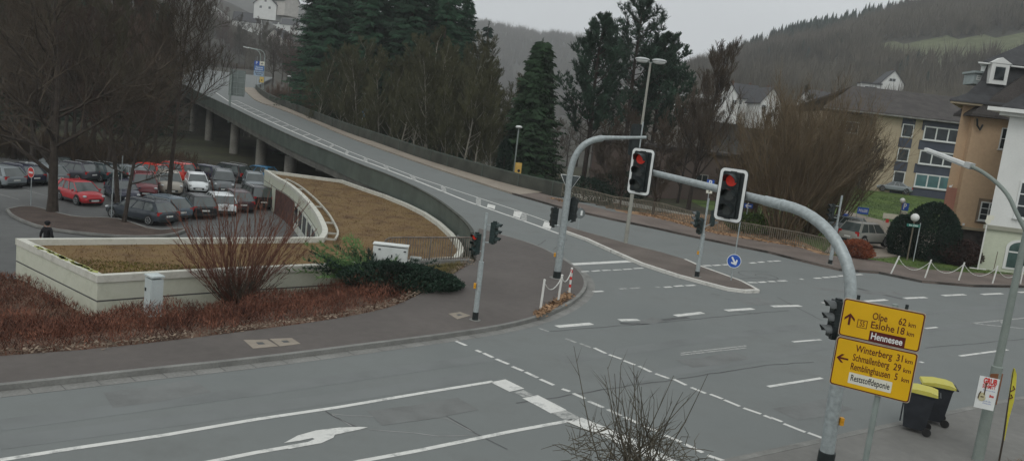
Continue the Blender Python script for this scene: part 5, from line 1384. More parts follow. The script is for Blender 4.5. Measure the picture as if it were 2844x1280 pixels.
# --- white house at the right
o = P(2719, 740, 0); Yw = o.y
an_w = D(-9)
t = thing('white_house', 'large white rendered house with pale green base at the right edge', 'house', (o.x, o.y, 0), an_w)
zc_ = PD(2785, 312, Yw).z; zb_ = PD(2724, 627, Yw).z
mb = MB(); mb.box((9, 5, (zc_+zb_)/2), (18, 10, zc_-zb_)); mb.build('wall', WHH, t)
mb = MB(); mb.box((9, 5, zb_/2-.5), (18.1, 10.1, zb_+1)); mb.build('base', mat('pale_green_render', (.52, .55, .43), .85, .08, .5, fine=.04), t)
mb = MB(); mb.box((9, 4.9, zb_), (18.3, 10.3, .28)); mb.build('band', mat('band_stone', (.30, .30, .24), .85, .15, 1), t)
mb = MB(); mb.box((8.6, 4.6, zc_+.12), (19.4, 11.2, .26)); mb.box((8.8, 4.8, zc_-.12), (18.6, 10.6, .22)); mb.build('cornice', WHH, t)
mb = MB(); loft(mb, [rg(-.4, -.6, 19, 11, zc_+.26), rg(-.4, -.6, 19, 11, zc_+.36), rg(3.8, 4.4, 16, 6, zc_+6.0)]); rf = mb.build('roof', SLATE, t)
mb = MB(); bar(mb, Vector((1.0, -.2, zc_+.5)), Vector((3.9, 3.0, zc_+5.2)), .55, .3); bar(mb, Vector((.9, -.35, zc_+.3)), Vector((1.0, -.3, zc_+2.0)), .55, .4, Vector((0, 1, 0))); mb.build('verge', mat('verge_blue', (.38, .45, .50), .6, .1, 1), rf)
for x, z, ww, wh, cc in ((2.35, PD(2812, 552, Yw).z, 1.7, 2.6, 2), (2.5, PD(2812, 390, Yw).z, 1.5, 2.7, 2), (6.2, PD(2812, 552, Yw).z, 1.7, 2.6, 2), (6.2, PD(2812, 390, Yw).z, 1.5, 2.7, 2)):
    window(t, x, z, ww, wh, -.0, cc, 3, .13)
mb = MB(); n = 12; ol = [(1.45, 0), (3.35, 0)]+[(2.4+.95*math.cos(PI*k/n), 1.55+.6*math.sin(PI*k/n)) for k in range(n+1)]
mb.prism(ol, .06, Matrix.Translation((0, -.05, .1)) @ RX); dr = mb.build('arched_door', WHH, t)
mb = MB(); ol = [(1.65, .15), (3.15, .15)]+[(2.4+.75*math.cos(PI*k/n), 1.5+.48*math.sin(PI*k/n)) for k in range(n+1)]
mb.prism(ol, .04, Matrix.Translation((0, -.10, .1)) @ RX); mb.build('pane', TEAL if 0 else mat('door_glass', (.05, .09, .08), .2, .3, 2), dr)
mb = MB(); mb.box((2.4, -.15, 1.0), (.1, .05, 2.0)); mb.box((2.4, -.15, 1.35), (1.5, .05, .1)); mb.build('glazing_bar', WHH, dr)
shear(t, .8, ('wall', 'base', 'band', 'cornice', 'roof'))
# --- further buildings
b = PD(2462, 262, 300)
gable_house('hill_house', 'white gabled house with grey roof on the wooded hillside', (b.x+1.6, 300, T(b.x, 300)), D(-8), 8, 11, 5.6, 4.6, WHH, SLATE, ((-.3, 6.6, 2.4, 1.2),), ridge_x=False)
hz = bpy.data.objects['hill_house']; hz.location.z = PD(2470, 268, 300).z-.5
mb = MB(); mb.box((-7.5, 3, 2.2), (7, 6, 4.5)); mb.build('annex', WHH, hz); mb = MB(); mb.box((-7.5, 2.7, 4.6), (7.6, 7, .4)); mb.build('annex_roof', SLATE, hz); window(hz, -7.5, 2.9, 4.5, 1.1, 0, 3, 1, .12, None, None, False)
t = thing('brown_building', 'plain brown rendered building behind the bare trees beyond the railing', 'building', (PD(1640, 480, 92).x, 92, 0), D(-4))
mb = MB(); zt_ = PD(1780, 405, 92).z; mb.box((9, 5, (zt_-3)/2), (18, 10, zt_+3)); mb.build('wall', mat('mauve_render', (.115, .088, .075), .9, .12, .4, fine=.05), t)
mb = MB(); mb.box((9, 4.9, zt_+.15), (18.8, 10.8, .3)); mb.build('roof', TILE, t)
for x in (3, 8, 13): window(t, x, zt_-3.2, 1.4, 1.5, 0, 2, 1, .1, mat('dull_frame', (.25, .24, .22), .7, .1, 3))
mb = MB(); mb.box((15.8, -.05, 1.2), (1.4, .06, 3)); mb.build('door', mat('dark_door', (.04, .03, .028), .8), t)
t = thing('long_hall', 'long low hall with a pale roof edge behind the pine trees', 'building', (PD(1725, 300, 150).x, 150, 0), D(-2))
zt_ = PD(1850, 262, 150).z
mb = MB(); mb.box((8.5, 8, zt_/2-2), (17, 16, zt_+4)); mb.build('wall', mat('hall_wall', (.16, .15, .13), .85, .1, .3), t)
mb = MB(); mb.box((8.5, 7.9, zt_+.35), (18, 16.6, .7)); mb.build('roof', mat('hall_roof_edge', (.42, .43, .42), .7, .08, .3), t)
for i in range(2): window(t, 4+i*8, zt_-2.5, 4.2, 1.6, 0, 3, 1, .12, None, None, False)
for i, (px, py, Y, w_, lb) in enumerate([(2018, 262, 225, 6.5, 'white gabled house half hidden by bare twigs, left of two'), (2072, 266, 235, 6.5, 'white gabled house beyond the tall bare shrubs, with steep roof'), (2138, 280, 220, 6, 'white house gable peeking over the ochre shrubs'), (2290, 280, 260, 9, 'small white building seen through the ochre twigs')]):
    b = PD(px, py+30, Y); zg = b.z-3
    gable_house('white_house', lb, (b.x, Y, zg), D(-15+i*12), w_, 9, 5.5, 4, WHH, SLATE, ((-2, 4, 1.3, 1.3), (2, 4, 1.3, 1.3)), 'white houses in the valley', ridge_x=(i % 2 == 1))
for i, (px, py, Y, w_, lb) in enumerate([(592, 46, 375, 15, 'white steep-gabled house at the top left above the bridge'), (682, 62, 400, 14, 'pale house with dark roof behind the bare trees right of the steep gable'), (735, 18, 440, 12, 'distant grey-roofed house high on the left hillside, by the top edge'), (792, 62, 390, 15, 'low pale house beside the white lattice mast'), (760, 108, 368, 11, 'white house lower on the hillside left of the conifers'), (772, 6, 460, 11, 'small house right under the top edge of the picture')]):
    Y = next((y_ for y_ in range(330, 800, 3) if PD(px, py+24, y_).z < T(PD(px, py+24, y_).x, y_)), 420); b = PD(px, py+24, Y)
    gable_house('white_house', lb, (b.x, Y, b.z-.3), D(20-i*11), w_*Y/420, 9, 6, 5, WHH if i < 4 else mat('pale_wall', (.5, .48, .44), .85, .1, 1), SLATE, ((-2.4, 4.2, 1.3, 1.4), (2.4, 4.2, 1.3, 1.4), (0, 7.5, 1.2, 1.2)) if i % 2 == 0 else ((-2, 4, 1.4, 1.3),), 'houses on the left hillside', ridge_x=(i % 2 == 1))
Ym = next((y_ for y_ in range(330, 800, 3) if PD(772, 84, y_).z < T(PD(772, 84, y_).x, y_)), 420); b = PD(772, 84, Ym)
t = thing('lattice_mast', 'small white pointed frame tower beside the low pale house', 'tower', (b.x, Ym, b.z-.5)); mb = MB()
for s_ in (-1, 1): mb.tube([(s_*1.1, 0, 0), (s_*.9, 0, 3), (0, 0, 6.5)], .25, 6)
mb.tube([(-.95, 0, 2.8), (.95, 0, 2.8)], .2, 6); mb.box((0, 0, 1), (1.2, 1.2, 3)); mb.build('frame', WHH, t)

# ================================================================== CARS
def body_rings(L, W, kind):
    """stations: (x, z_bottom, z_side_top, half_width, z_centre_top)"""
    h = L/2
    if kind == 'suv': bt, hd, rl, f = 1.02, 1.05, 1.70, 1.0
    elif kind == 'wagon': bt, hd, rl, f = .92, .86, 1.46, 1.0
    elif kind == 'sedan': bt, hd, rl, f = .90, .86, 1.43, 1.0
    elif kind == 'van': bt, hd, rl, f = 1.12, 1.05, 1.82, 1.0
    else: bt, hd, rl, f = .92, .92, 1.50, 1.0
    w_ = W/2
    if kind == 'sedan': tail = [(-h, .34, .70, w_*.80, .74), (-h+.06, .24, .86, w_*.88, .92), (-h+.5, .2, .93, w_*.96, 1.0), (-h+.95, .2, bt, w_, bt+.05)]
    else: tail = [(-h, .36, .72, w_*.84, .78), (-h+.05, .26, bt*.96, w_*.90, bt*.98), (-h+.35, .2, bt, w_*.97, bt+.03), (-h+.95, .18, bt, w_, bt+.04)]
    mid = [(-h*.3, .18, bt, w_, bt+.04), (h*.2, .18, bt-.01, w_, bt+.03), (h*.45, .18, bt-.03, w_, bt)]
    nose = [(h-.95, .18, hd-.04, w_*.985, hd+.03), (h-.5, .2, hd-.12, w_*.95, hd-.03), (h-.18, .22, hd-.24, w_*.86, hd-.14), (h-.04, .26, hd-.36, w_*.74, hd-.28), (h, .34, .52, w_*.66, .56)]
    return tail+mid+nose, bt, hd, rl
def car(name, label, kind, L, W, paint, loc, rz, group, roofrails=False, cat='car', strip=False):
    t = thing(name, label, cat, loc, rz, group)
    st_, bt, hd, rl = body_rings(L, W, kind); h = L/2
    mb = MB(); vs = []; fs = []
    for x, zb, zs, hw, zc in st_:
        half = [(hw*.80, zb), (hw*.97, zb+.12), (hw, (zb+zs)*.5), (hw*.985, zs-.07), (hw*.93, zs), (hw*.5, zc)]
        ring_ = [(x, -y, z) for y, z in half]+[(x, 0, zc+.015)]+[(x, y, z) for y, z in reversed(half)]
        vs += ring_
    n = 13
    for i in range(len(st_)-1):
        for k in range(n-1): fs.append((i*n+k, i*n+k+1, (i+1)*n+k+1, (i+1)*n+k))
        fs.append((i*n+n-1, i*n, (i+1)*n, (i+1)*n+n-1))
    fs.append(tuple(range(n))); fs.append(tuple((len(st_)-1)*n+k for k in range(n))[::-1])
    mb.add(vs, fs)
    # greenhouse
    xb0, xt0 = {'suv': (-h+.12, -h+.55), 'wagon': (-h+.10, -h+.62), 'sedan': (-h+.72, -h+1.45), 'van': (-h+.08, -h+.3), 'hatch': (-h+.10, -h+.60)}[kind]
    xb1, xt1 = {'suv': (h-1.05, h-1.75), 'wagon': (h-1.15, h-2.0), 'sedan': (h-1.2, h-2.0), 'van': (h-.8, h-1.35), 'hatch': (h-.88, h-1.65)}[kind]
    wb, wt = W/2*.93, W/2*.72
    zb = bt-.02
    def gp(fx_, fz, side):   # point on the glasshouse side, fx 0 rear..1 front, fz 0 belt..1 roof
        xa = xb0+(xb1-xb0)*fx_; xt_ = xt0+(xt1-xt0)*fx_
        bulge = math.sin(fz*PI/2)*.04
        return Vector((xa+(xt_-xa)*fz, side*(wb+(wt-wb)*fz+bulge*(1-fz)), zb+(rl-.05-zb)*fz))
    G = MB(); vs = []; fs = []
    lev = [0, .5, 1.0]
    for f_ in lev:
        loop_ = [gp(i/6, f_, -1) for i in range(7)]+[Vector((gp(1, f_, 1).x+.10*(1-f_*.3), y*(gp(1, f_, 1).y), gp(1, f_, 1).z)) for y in (-.5, 0, .5)]+[gp(1-i/6, f_, 1) for i in range(7)]+[Vector((gp(0, f_, 1).x-.06, y*(gp(0, f_, 1).y), gp(0, f_, 1).z)) for y in (.5, 0, -.5)]
        vs += loop_
    m_ = 20
    for i in range(2):
        for k in range(m_): fs.append((i*m_+k, i*m_+(k+1) % m_, (i+1)*m_+(k+1) % m_, (i+1)*m_+k))
    G.add(vs, fs); 
    # roof panel
    Rv = [Vector(v) for v in vs[2*m_:3*m_]]; cc = sum(Rv, Vector())/m_
    r1 = [v+Vector((0, 0, .0)) for v in Rv]; r2 = [cc+(v-cc)*.93+Vector((0, 0, .045)) for v in Rv]; r3 = [cc+(v-cc)*.6+Vector((0, 0, .07)) for v in Rv]
    mb.add(r1+r2+r3+[cc+Vector((0, 0, .078))], [(k, (k+1) % m_, m_+(k+1) % m_, m_+k) for k in range(m_)]+[(m_+k, m_+(k+1) % m_, 2*m_+(k+1) % m_, 2*m_+k) for k in range(m_)]+[(2*m_+k, 2*m_+(k+1) % m_, 3*m_) for k in range(m_)])
    # pillars in body colour
    for s_ in (-1, 1):
        for f_, wd in ((0.0, .13), (.36, .045), (.64, .055), (1.0, .055)):
            a, b = gp(f_, -.02, s_), gp(f_, 1.02, s_)
            if f_ == 0 and kind in ('suv', 'wagon', 'hatch', 'van'): a += Vector((.10, s_*.0, 0)); b += Vector((.07, 0, 0)); wd = .24
            o_ = Vector((0, s_*.012, .005)); bar(mb, a+o_, b+o_, .035, wd, Vector((1, 0, 0)))
        a, b = gp(.0, .99, s_), gp(1, .99, s_); bar(mb, a+Vector((0, s_*.012, .01)), b+Vector((0, s_*.012, .01)), .04, .05)
    body = mb.build('body', paint, t, 42)
    G.build('windows', GLASSF, t, 50)
    # wheels
    for sx__ in (-h+.82, h-.86):
        for s_ in (-1, 1):
            r_ = .37 if kind in ('suv', 'van') else .32
            yo = s_*(W/2-.015)
            mb = MB(); mb.disc((sx__, yo-.0, r_+.02), r_+.075, .012, 'y', 20); mb.build('wheel_arch', BLACK, t)
            wl_ = MB(); wl_.tube([(sx__, yo-s_*.2, r_), (sx__, yo+s_*.02, r_)], r_, 20); wo = wl_.build('wheel', TYRE, t, 40)
            rm = MB()
            rm.disc((sx__, yo+s_*.022+.004, r_), r_*.66, .008, 'y', 16)
            ro = rm.build('hub', BLACK, wo)
            rm = MB()
            for k in range(5):
                a = 2*PI*k/5; c = Vector((sx__, yo+s_*.035, r_)); bar(rm, c, c+Vector((math.cos(a), 0, math.sin(a)))*r_*.64, .02, .07, Vector((0, 1, 0)))
            pr_ = [Vector((sx__+r_*.64*math.cos(2*PI*k/16), yo+s_*.03, r_+r_*.64*math.sin(2*PI*k/16))) for k in range(17)]; rm.tube(pr_, .018, 5, cap=False)
            rm.build('rim', RIM, wo)
    # lights, plates, bumpers, mirrors
    for s_ in (-1, 1):
        mb = MB(); a = Vector((h-.16, s_*W/2*.74, hd-.24)); mb.sphere(a, .2, 10, 6, (.75, .62, .42)); mb.build('headlight', HEADL, t, 60)
        mb = MB(); mb.box((-h+.10, s_*W/2*.78, bt*.86), (.14, .26, .22 if kind != 'suv' else .34)); mb.build('tail_light', TAIL, t)
        mb = MB(); mb.sphere((xb1-.28, s_*(W/2+.09), bt+.06), .1, 8, 6, (.6, 1, .75)); mb.build('mirror', paint, t, 60)
        mb = MB(); mb.box((0, s_*(W/2-.005), .3), (L-1.9, .03, .12)); mb.build('sill_trim', BLACK, t)
        for xx in (-L*.05, L*.17): mb = MB(); mb.box((xx-.25, s_*(W/2*.992), bt-.16), (.16, .03, .03)); mb.build('door_handle', RIM if strip else paint, t)
        if roofrails: mb = MB(); mb.tube([(xt0+.1, s_*wt*.95, rl+.04), (xt0+.3, s_*wt*.95, rl+.09), (xt1-.3, s_*wt*.95, rl+.09), (xt1-.1, s_*wt*.95, rl+.04)], .018, 6); mb.build('roof_rail', RIM, t)
    mb = MB(); mb.box((h-.02, 0, .42), (.06, W*.5, .16)); mb.build('grille', BLACK, t)
    mb = MB(); mb.box((h+.02, 0, .40), (.02, .5, .11)); mb.build('number_plate', PLATE, t)
    mb = MB(); mb.box((-h-.01, 0, .62), (.02, .5, .11)); mb.build('number_plate', PLATE, t)
    mb = MB(); mb.box((-h+.02, 0, .36), (.1, W*.8, .16)); mb.build('rear_bumper', BLACK, t)
    return t
def paint(name, c, rough=.25): return mat('paint_'+name, c, rough, .06, 1.5, spec=.6)
PC = {'red': paint('red', (.50, .026, .034)), 'brightred': paint('brightred', (.55, .035, .02)), 'navy': paint('navy', (.018, .022, .045)), 'black': paint('black', (.012, .014, .016)), 'darkgrey': paint('darkgrey', (.035, .045, .055)), 'silver': paint('silver', (.22, .25, .26)), 'bluegrey': paint('bluegrey', (.10, .14, .17)),
      'burgundy': paint('burgundy', (.16, .025, .03)), 'beige': paint('beige', (.34, .31, .26)), 'white': paint('white', (.78, .82, .82)), 'grey': paint('grey', (.13, .145, .15)), 'plum': paint('plum', (.06, .03, .035)), 'blue': paint('blue', (.03, .16, .30)), 'petrol': paint('petrol', (.012, .03, .033)), 'sedangrey': paint('sedangrey', (.06, .062, .075)), 'champagne': paint('champagne', (.30, .30, .27))}
GR = 'cars parked in the lower car park'
CARS = [
 ('compact_car', 'bright red compact car facing the planted island, alone in front of the dark rows', 'hatch', 3.9, 1.69, 'red', 222, 562, -33),
 ('estate_car', 'dark grey estate car nearest the planted island, seen from its left side', 'wagon', 4.8, 1.82, 'darkgrey', 392, 612, 158),
 ('parked_car', 'dark hatchback directly behind the estate car, only its roof and rear showing', 'hatch', 4.3, 1.8, 'bluegrey', 447, 602, 152),
 ('parked_car', 'black hatchback with a red tail light between the dark estate and the white estate', 'hatch', 4.3, 1.8, 'black', 540, 596, 132),
 ('estate_car', 'white estate car seen from behind with wide dark rear window, third from the courtyard corner', 'wagon', 4.6, 1.82, 'white', 606, 588, 122),
 ('parked_car', 'dark plum hatchback right of the white estate with long black rear window', 'hatch', 4.3, 1.8, 'plum', 655, 580, 124),
 ('suv', 'black off-roader with silver roof rails right beside the brick courtyard wall', 'suv', 4.4, 1.85, 'black', 705, 572, 128),
 ('sedan', 'dark saloon with a chrome grille standing between the red compact and the burgundy car', 'sedan', 4.7, 1.82, 'navy', 338, 552, -52),
 ('parked_car', 'burgundy car facing forward with its grey windscreen behind the thin trunks', 'suv', 4.5, 1.85, 'burgundy', 398, 541, -60),
 ('suv', 'beige SUV facing forward behind the slim trunk', 'suv', 4.6, 1.86, 'beige', 468, 534, -60),
 ('compact_car', 'small white hatchback facing forward between the beige SUV and the grey van', 'hatch', 3.9, 1.7, 'white', 545, 530, -62),
 ('van', 'grey van-like car facing forward right of the small white hatchback', 'van', 4.4, 1.85, 'grey', 618, 530, -66),
 ('parked_car', 'pale car with grey windscreen at the right, in front of the blue car', 'suv', 4.4, 1.8, 'silver', 704, 532, -66),
 ('parked_car', 'dark navy car in the back row at the left edge of the picture', 'wagon', 4.7, 1.82, 'navy', 38, 506, 162),
 ('compact_car', 'silver-blue hatchback behind the no-entry sign in the back row', 'hatch', 4.3, 1.8, 'silver', 112, 506, 160),
 ('parked_car', 'plum-grey estate with bright window line right of the thick trunk in the back row', 'wagon', 4.6, 1.84, 'sedangrey', 197, 497, 167),
 ('parked_car', 'dark petrol estate car in the back row behind the red compact', 'wagon', 4.7, 1.84, 'petrol', 262, 498, 162),
 ('parked_car', 'black low car in the back row between two trunks', 'sedan', 4.6, 1.82, 'black', 318, 498, 162),
 ('parked_car', 'pale saloon mostly hidden behind the thin trunk left of the two red cars', 'sedan', 4.5, 1.8, 'silver', 362, 505, 162),
 ('parked_car', 'left one of the two adjoining bright red cars in the back row', 'hatch', 4.2, 1.8, 'brightred', 408, 498, 164),
 ('parked_car', 'right one of the two adjoining bright red cars, boxier than its neighbour', 'suv', 4.4, 1.84, 'brightred', 478, 500, 162),
 ('parked_car', 'dark navy car next to the boxy red one in the back row', 'hatch', 4.3, 1.8, 'navy', 562, 500, 160),
 ('suv', 'black SUV with red tail light left of the blue car in the back row', 'suv', 4.6, 1.86, 'black', 633, 502, 160),
 ('compact_car', 'light blue small car at the corner of the flat-roofed building', 'hatch', 4.0, 1.7, 'blue', 716, 500, 162),
 ('parked_car', 'pale car cut by the left picture edge in front of the navy one', 'hatch', 4.2, 1.8, 'silver', -12, 514, 162),
 ('parked_car', 'dark car glimpsed behind the silver-blue hatchback in the last row', 'sedan', 4.5, 1.8, 'black', 150, 480, 170),
]
for nm, lb, kind, L_c, W_c, pc, px, py, hd_ in CARS:
    g = P(px, py, -2.655)
    car(nm, lb, kind, L_c, W_c, PC[pc], g, D(hd_), GR, roofrails=kind in ('suv', 'wagon'))
g = P(2398, 683, 0); gz = T(g.x, g.y)
car('suv', 'silver SUV driving out past the lawn behind the russet hedge ball', 'suv', 4.4, 1.82, PC['champagne'], (g.x, g.y, max(gz, 0)+.13), D(32), None, True)
g = P(2352, 655, 0)
t = car('police_car', 'blue and silver car half hidden behind the silver SUV', 'hatch', 4.4, 1.8, PC['silver'], (g.x, g.y+1.5, T(g.x, g.y)+.13), D(150), None)
mb = MB(); mb.box((-.2, 0, 1.60), (.35, 1.1, .12)); mb.build('light_bar', SBLU, t); mb = MB(); mb.box((1.3, 0, .955), (1.1, 1.2, .03)); mb.build('bonnet_stripe', SBLU, t)
g = at_ground(2478, 535)
car('parked_car', 'pale silver car on the upper lawn in front of the office block', 'sedan', 4.6, 1.8, PC['silver'], (g.x, g.y, g.z+.1), D(165), None)
for i, (px, py, nm, lb, pc) in enumerate([(2020, 452, 'parked_car', 'pale car seen through twigs left of the white-bordered signal', 'white'), (2088, 470, 'parked_car', 'silver car half hidden by bare twigs right of the white-bordered signal', 'silver')]):
    g = PD(px, py, 96); car(nm, lb, 'hatch', 4.3, 1.8, PC[pc], (g.x, 96, T(g.x, 96)+.1), D(20+i*130), 'cars behind the shrubs beyond the railing')

# ================================================================== PEOPLE
def person(label, loc, rz, joints, clothes, skinm, h=1.72, hair=None, cap=None):
    t = thing('person', label, 'person', loc, rz)
    k = h/1.72
    J = {'pelvis': (0, 0, .95), 'chest': (0, .02, 1.28), 'neck': (0, .01, 1.46), 'shL': (-.19, .0, 1.41), 'shR': (.19, 0, 1.41), 'elL': (-.27, .02, 1.13), 'elR': (.27, .02, 1.13), 'haL': (-.27, -.12, .90), 'haR': (.27, -.12, .90),
         'hiL': (-.09, 0, .90), 'hiR': (.09, 0, .90), 'knL': (-.11, -.05, .50), 'knR': (.11, .03, .50), 'anL': (-.11, .08, .08), 'anR': (.11, -.04, .08), 'toL': (-.12, -.06, .04), 'toR': (.12, -.20, .04), 'head': (0, -.01, 1.62)}
    J.update(joints)
    Rd = {'pelvis': .14, 'chest': .155, 'neck': .07, 'shL': .085, 'shR': .085, 'elL': .06, 'elR': .06, 'haL': .042, 'haR': .042, 'hiL': .10, 'hiR': .10, 'knL': .07, 'knR': .07, 'anL': .05, 'anR': .05, 'toL': .04, 'toR': .04, 'head': .095}
    names = list(J); E_ = [('pelvis', 'chest'), ('chest', 'neck'), ('chest', 'shL'), ('chest', 'shR'), ('shL', 'elL'), ('elL', 'haL'), ('shR', 'elR'), ('elR', 'haR'), ('pelvis', 'hiL'), ('pelvis', 'hiR'), ('hiL', 'knL'), ('hiR', 'knR'), ('knL', 'anL'), ('knR', 'anR'), ('anL', 'toL'), ('anR', 'toR'), ('neck', 'head')]
    me = bpy.data.meshes.new('pb'); me.from_pydata([tuple(c*k for c in J[n_]) for n_ in names], [(names.index(a), names.index(b)) for a, b in E_], [])
    o = bpy.data.objects.new('pb', me); COL.objects.link(o); md = o.modifiers.new('s', 'SKIN'); o.modifiers.new('u', 'SUBSURF').levels = 1
    for i, n_ in enumerate(names):
        me.skin_vertices[0].data[i].radius = (Rd[n_]*k,)*2; me.skin_vertices[0].data[i].use_root = (i == 0)
    bpy.context.view_layer.update()
    m2 = bpy.data.meshes.new_from_object(o.evaluated_get(bpy.context.evaluated_depsgraph_get())); m2.name = 'body'
    bpy.data.objects.remove(o)
    m2.materials.clear(); m2.materials.append(clothes); m2.materials.append(skinm)
    for p_ in m2.polygons:
        c = p_.center/k; p_.use_smooth = True
        p_.material_index = 1 if c.z > 1.50 or (Vector(J['haL'])-c).length < .07 or (Vector(J['haR'])-c).length < .07 else 0
    b = bpy.data.objects.new('body', m2); COL.objects.link(b); b.parent = t
    hd_ = Vector(J['head'])*k
    mb = MB(); mb.sphere(hd_+Vector((0, .012, .03)), .115*k, 14, 10, (.9, 1.05, 1.08)); mb.build('hair' if not cap else 'hood', hair or BLACK, t, 60)
    mb = MB(); mb.sphere(hd_+Vector((0, -.055, -.01)), .075*k, 12, 8, (.95, .9, 1.15)); mb.sphere(hd_+Vector((0, -.125, -.005)), .016, 6, 4, (1, 1, 1.5)); mb.build('face', skinm, t, 60)
    mb = MB(); 
    for s_ in (-1, 1): mb.sphere(hd_+Vector((s_*.028, -.115, .02)), .009, 6, 4)
    mb.box(hd_+Vector((0, -.118, -.05)), (.04, .008, .006)); mb.build('eyes_and_mouth', BLACK, t)
    # hands: palm, four fingers and a thumb each
    for s_, hk in ((-1, 'haL'), (1, 'haR')):
        c = Vector(J[hk])*k; mb = MB(); mb.sphere(c+Vector((0, 0, -.03)), .035, 8, 6, (.5, 1, 1.2))
        for f_ in range(4): a = c+Vector((0, -.028+f_*.018, -.06)); mb.tube([a, a+Vector((-s_*.006, 0, -.03-.006*(f_ in (1, 2)))), a+Vector((-s_*.022, 0, -.055-.008*(f_ in (1, 2))))], [.008, .0075, .006], 5)
        a = c+Vector((0, -.035, -.02)); mb.tube([a, a+Vector((-s_*.01, -.02, -.025)), a+Vector((-s_*.016, -.022, -.045))], [.010, .009, .007], 5)
        mb.build('hand', skinm, t, 50)
    return t
SKIN = mat('skin', (.32, .19, .14), .6, .08, 6); CB = mat('coat_black', (.010, .010, .012), .9, .2, 5); CG = mat('coat_grey', (.10, .10, .11), .9, .2, 5); HW = mat('hair_white', (.45, .44, .42), .9, .1, 8)
Yp = 35.0; hp = PD(132, 622, Yp)
person('person in a black coat and dark hat walking behind the low white roof edge', (hp.x, Yp, hp.z-1.62), D(165), {'elL': (-.33, .05, 1.12), 'elR': (.34, .03, 1.12), 'haR': (.40, -.02, .90), 'haL': (-.30, -.10, .88)}, CB, SKIN)
cap_ = MB(); o_ = [x for x in bpy.data.objects if x.name.startswith('person')][-1]
cap_.sphere((0, .01, 1.70), .12, 14, 8, (1, 1.05, .7)); cap_.disc((0, 0, 1.66), .15, .015, 'z', 16); cap_.build('hat', CB, o_, 60)
mb = MB(); mb.tube([(-.08, -.03, 1.50), (0, -.09, 1.49), (.08, -.03, 1.50), (0.0, .07, 1.51), (-.08, -.03, 1.50)], .035, 8); mb.build('scarf', mat('scarf', (.3, .29, .28), .9), o_, 60)
g = P(532, 520, -2.65); person('person in black standing beside the dark navy car, holding a pale bag', (g.x, g.y+1.2, -2.65), D(0), {'haL': (-.12, -.24, 1.05), 'haR': (.12, -.24, 1.05)}, CB, SKIN, 1.78)
mb = MB(); mb.box((0, -.27, .92), (.34, .16, .3)); mb.build('bag', HW, [x for x in bpy.data.objects if x.name.startswith('person')][-1])
g = P(676, 530, -2.65); person('person in dark grey bending between the grey van and the pale car, white hair', (g.x, g.y+.2, -2.65), D(70), {'chest': (0, -.16, 1.22), 'neck': (0, -.32, 1.33), 'head': (0, -.42, 1.42), 'shL': (-.19, -.27, 1.30), 'shR': (.19, -.27, 1.30), 'elL': (-.22, -.40, 1.05), 'elR': (.22, -.40, 1.05), 'haL': (-.16, -.55, .92), 'haR': (.16, -.55, .92)}, CG, SKIN, 1.72, HW)

# ================================================================== TREES AND PLANTS
def rdir(R, d, ang):
    a = d.orthogonal().normalized(); b = d.cross(a); t = R.uniform(0, 2*PI)
    return (d*math.cos(ang)+(a*math.cos(t)+b*math.sin(t))*math.sin(ang)).normalized()
def bare_tree(seed, H, r0, first=.25, nb=16, spread=.9, blen=.45, up=.25, l2=7, l3=6, l4=4, tw=.012, twm=None, barkm=None, droop=0, lean=(0, 0), curve=0):
    R = random.Random(seed); tr = MB(); cw = MB()
    pts = []; p = Vector((0, 0, -.2)); d = Vector((lean[0], lean[1], 1)).normalized()
    n = 12
    for i in range(n+1):
        pts.append(p.copy()); d = (d+Vector((R.gauss(0, .03), R.gauss(0, .03), 0))).normalized(); p = p+d*(H*.9/n)
    rad = [r0*(1.25 if i == 0 else 1)*(1-.88*(i/n)**1.1) for i in range(n+1)]
    tr.tube(pts, rad, 8)
    def along(t): i = min(n-1, int(t*n)); return pts[i].lerp(pts[i+1], t*n-i), rad[i]
    def limb(p, d, L, r, lvl, mb):
        k = 5 if lvl == 1 else 3
        q = [p.copy()]; dd = d.copy()
        for i in range(k):
            dd = (dd+Vector((R.gauss(0, .13), R.gauss(0, .13), R.gauss(0, .08)+up*(.5 if lvl == 1 else .3)-droop*(i/k)))).normalized()
            p = p+dd*L/k; q.append(p.copy())
        rr_ = [max(tw, r*(1-.8*i/k)) for i in range(k+1)]
        if lvl <= 2: mb.tube(q, rr_, 5 if lvl == 1 else 3, cap=False)
        else:
            for a, b, r_ in zip(q[:-1], q[1:], rr_): mb.tube([a, b], [r_, r_*.8], 3, cap=False)
        cnt = (0, l2, l3, l4)[lvl] if lvl < 4 else 0
        for j in range(cnt):
            t = (j+R.uniform(.2, .9))/cnt; t = .18+.82*t
            i = min(k-1, int(t*k)); c = q[i].lerp(q[i+1], min(1, t*k-i)); dl = (q[i+1]-q[i]).normalized()
            nd = rdir(R, dl, R.uniform(.45, .95)); nd = (nd+Vector((0, 0, up*.6))).normalized()
            if lvl < 3: limb(c, nd, L*R.uniform(.38, .6)*(1.15-t*.5), r*.45, lvl+1, cw)
            else: cw.twig(c, c+nd*L*R.uniform(.4, .8), tw)
        if lvl == 3: cw.twig(q[-1], q[-1]+dd*L*.5, tw)
    for j in range(nb):
        t = first+(1-first)*((j+R.random()*.6)/nb)
        c, r_ = along(min(.99, t)); a = R.uniform(0, 2*PI)
        el = R.uniform(.1, .5)+t*.6*(1-spread*.3)
        d = Vector((math.cos(a)*math.cos(el), math.sin(a)*math.cos(el), math.sin(el)))
        limb(c, d, H*blen*spread*(1.15-t*.75)*R.uniform(.8, 1.15), r_*.5, 1, tr)
    return tr, cw
def add_tree(name, label, cat, tr, cw, mt, mc, loc, rz=0, group=None):
    t = thing(name, label, cat, loc, rz, group)
    a = tr.build('trunk', mt, t); b = cw.build('crown', mc, t); return t
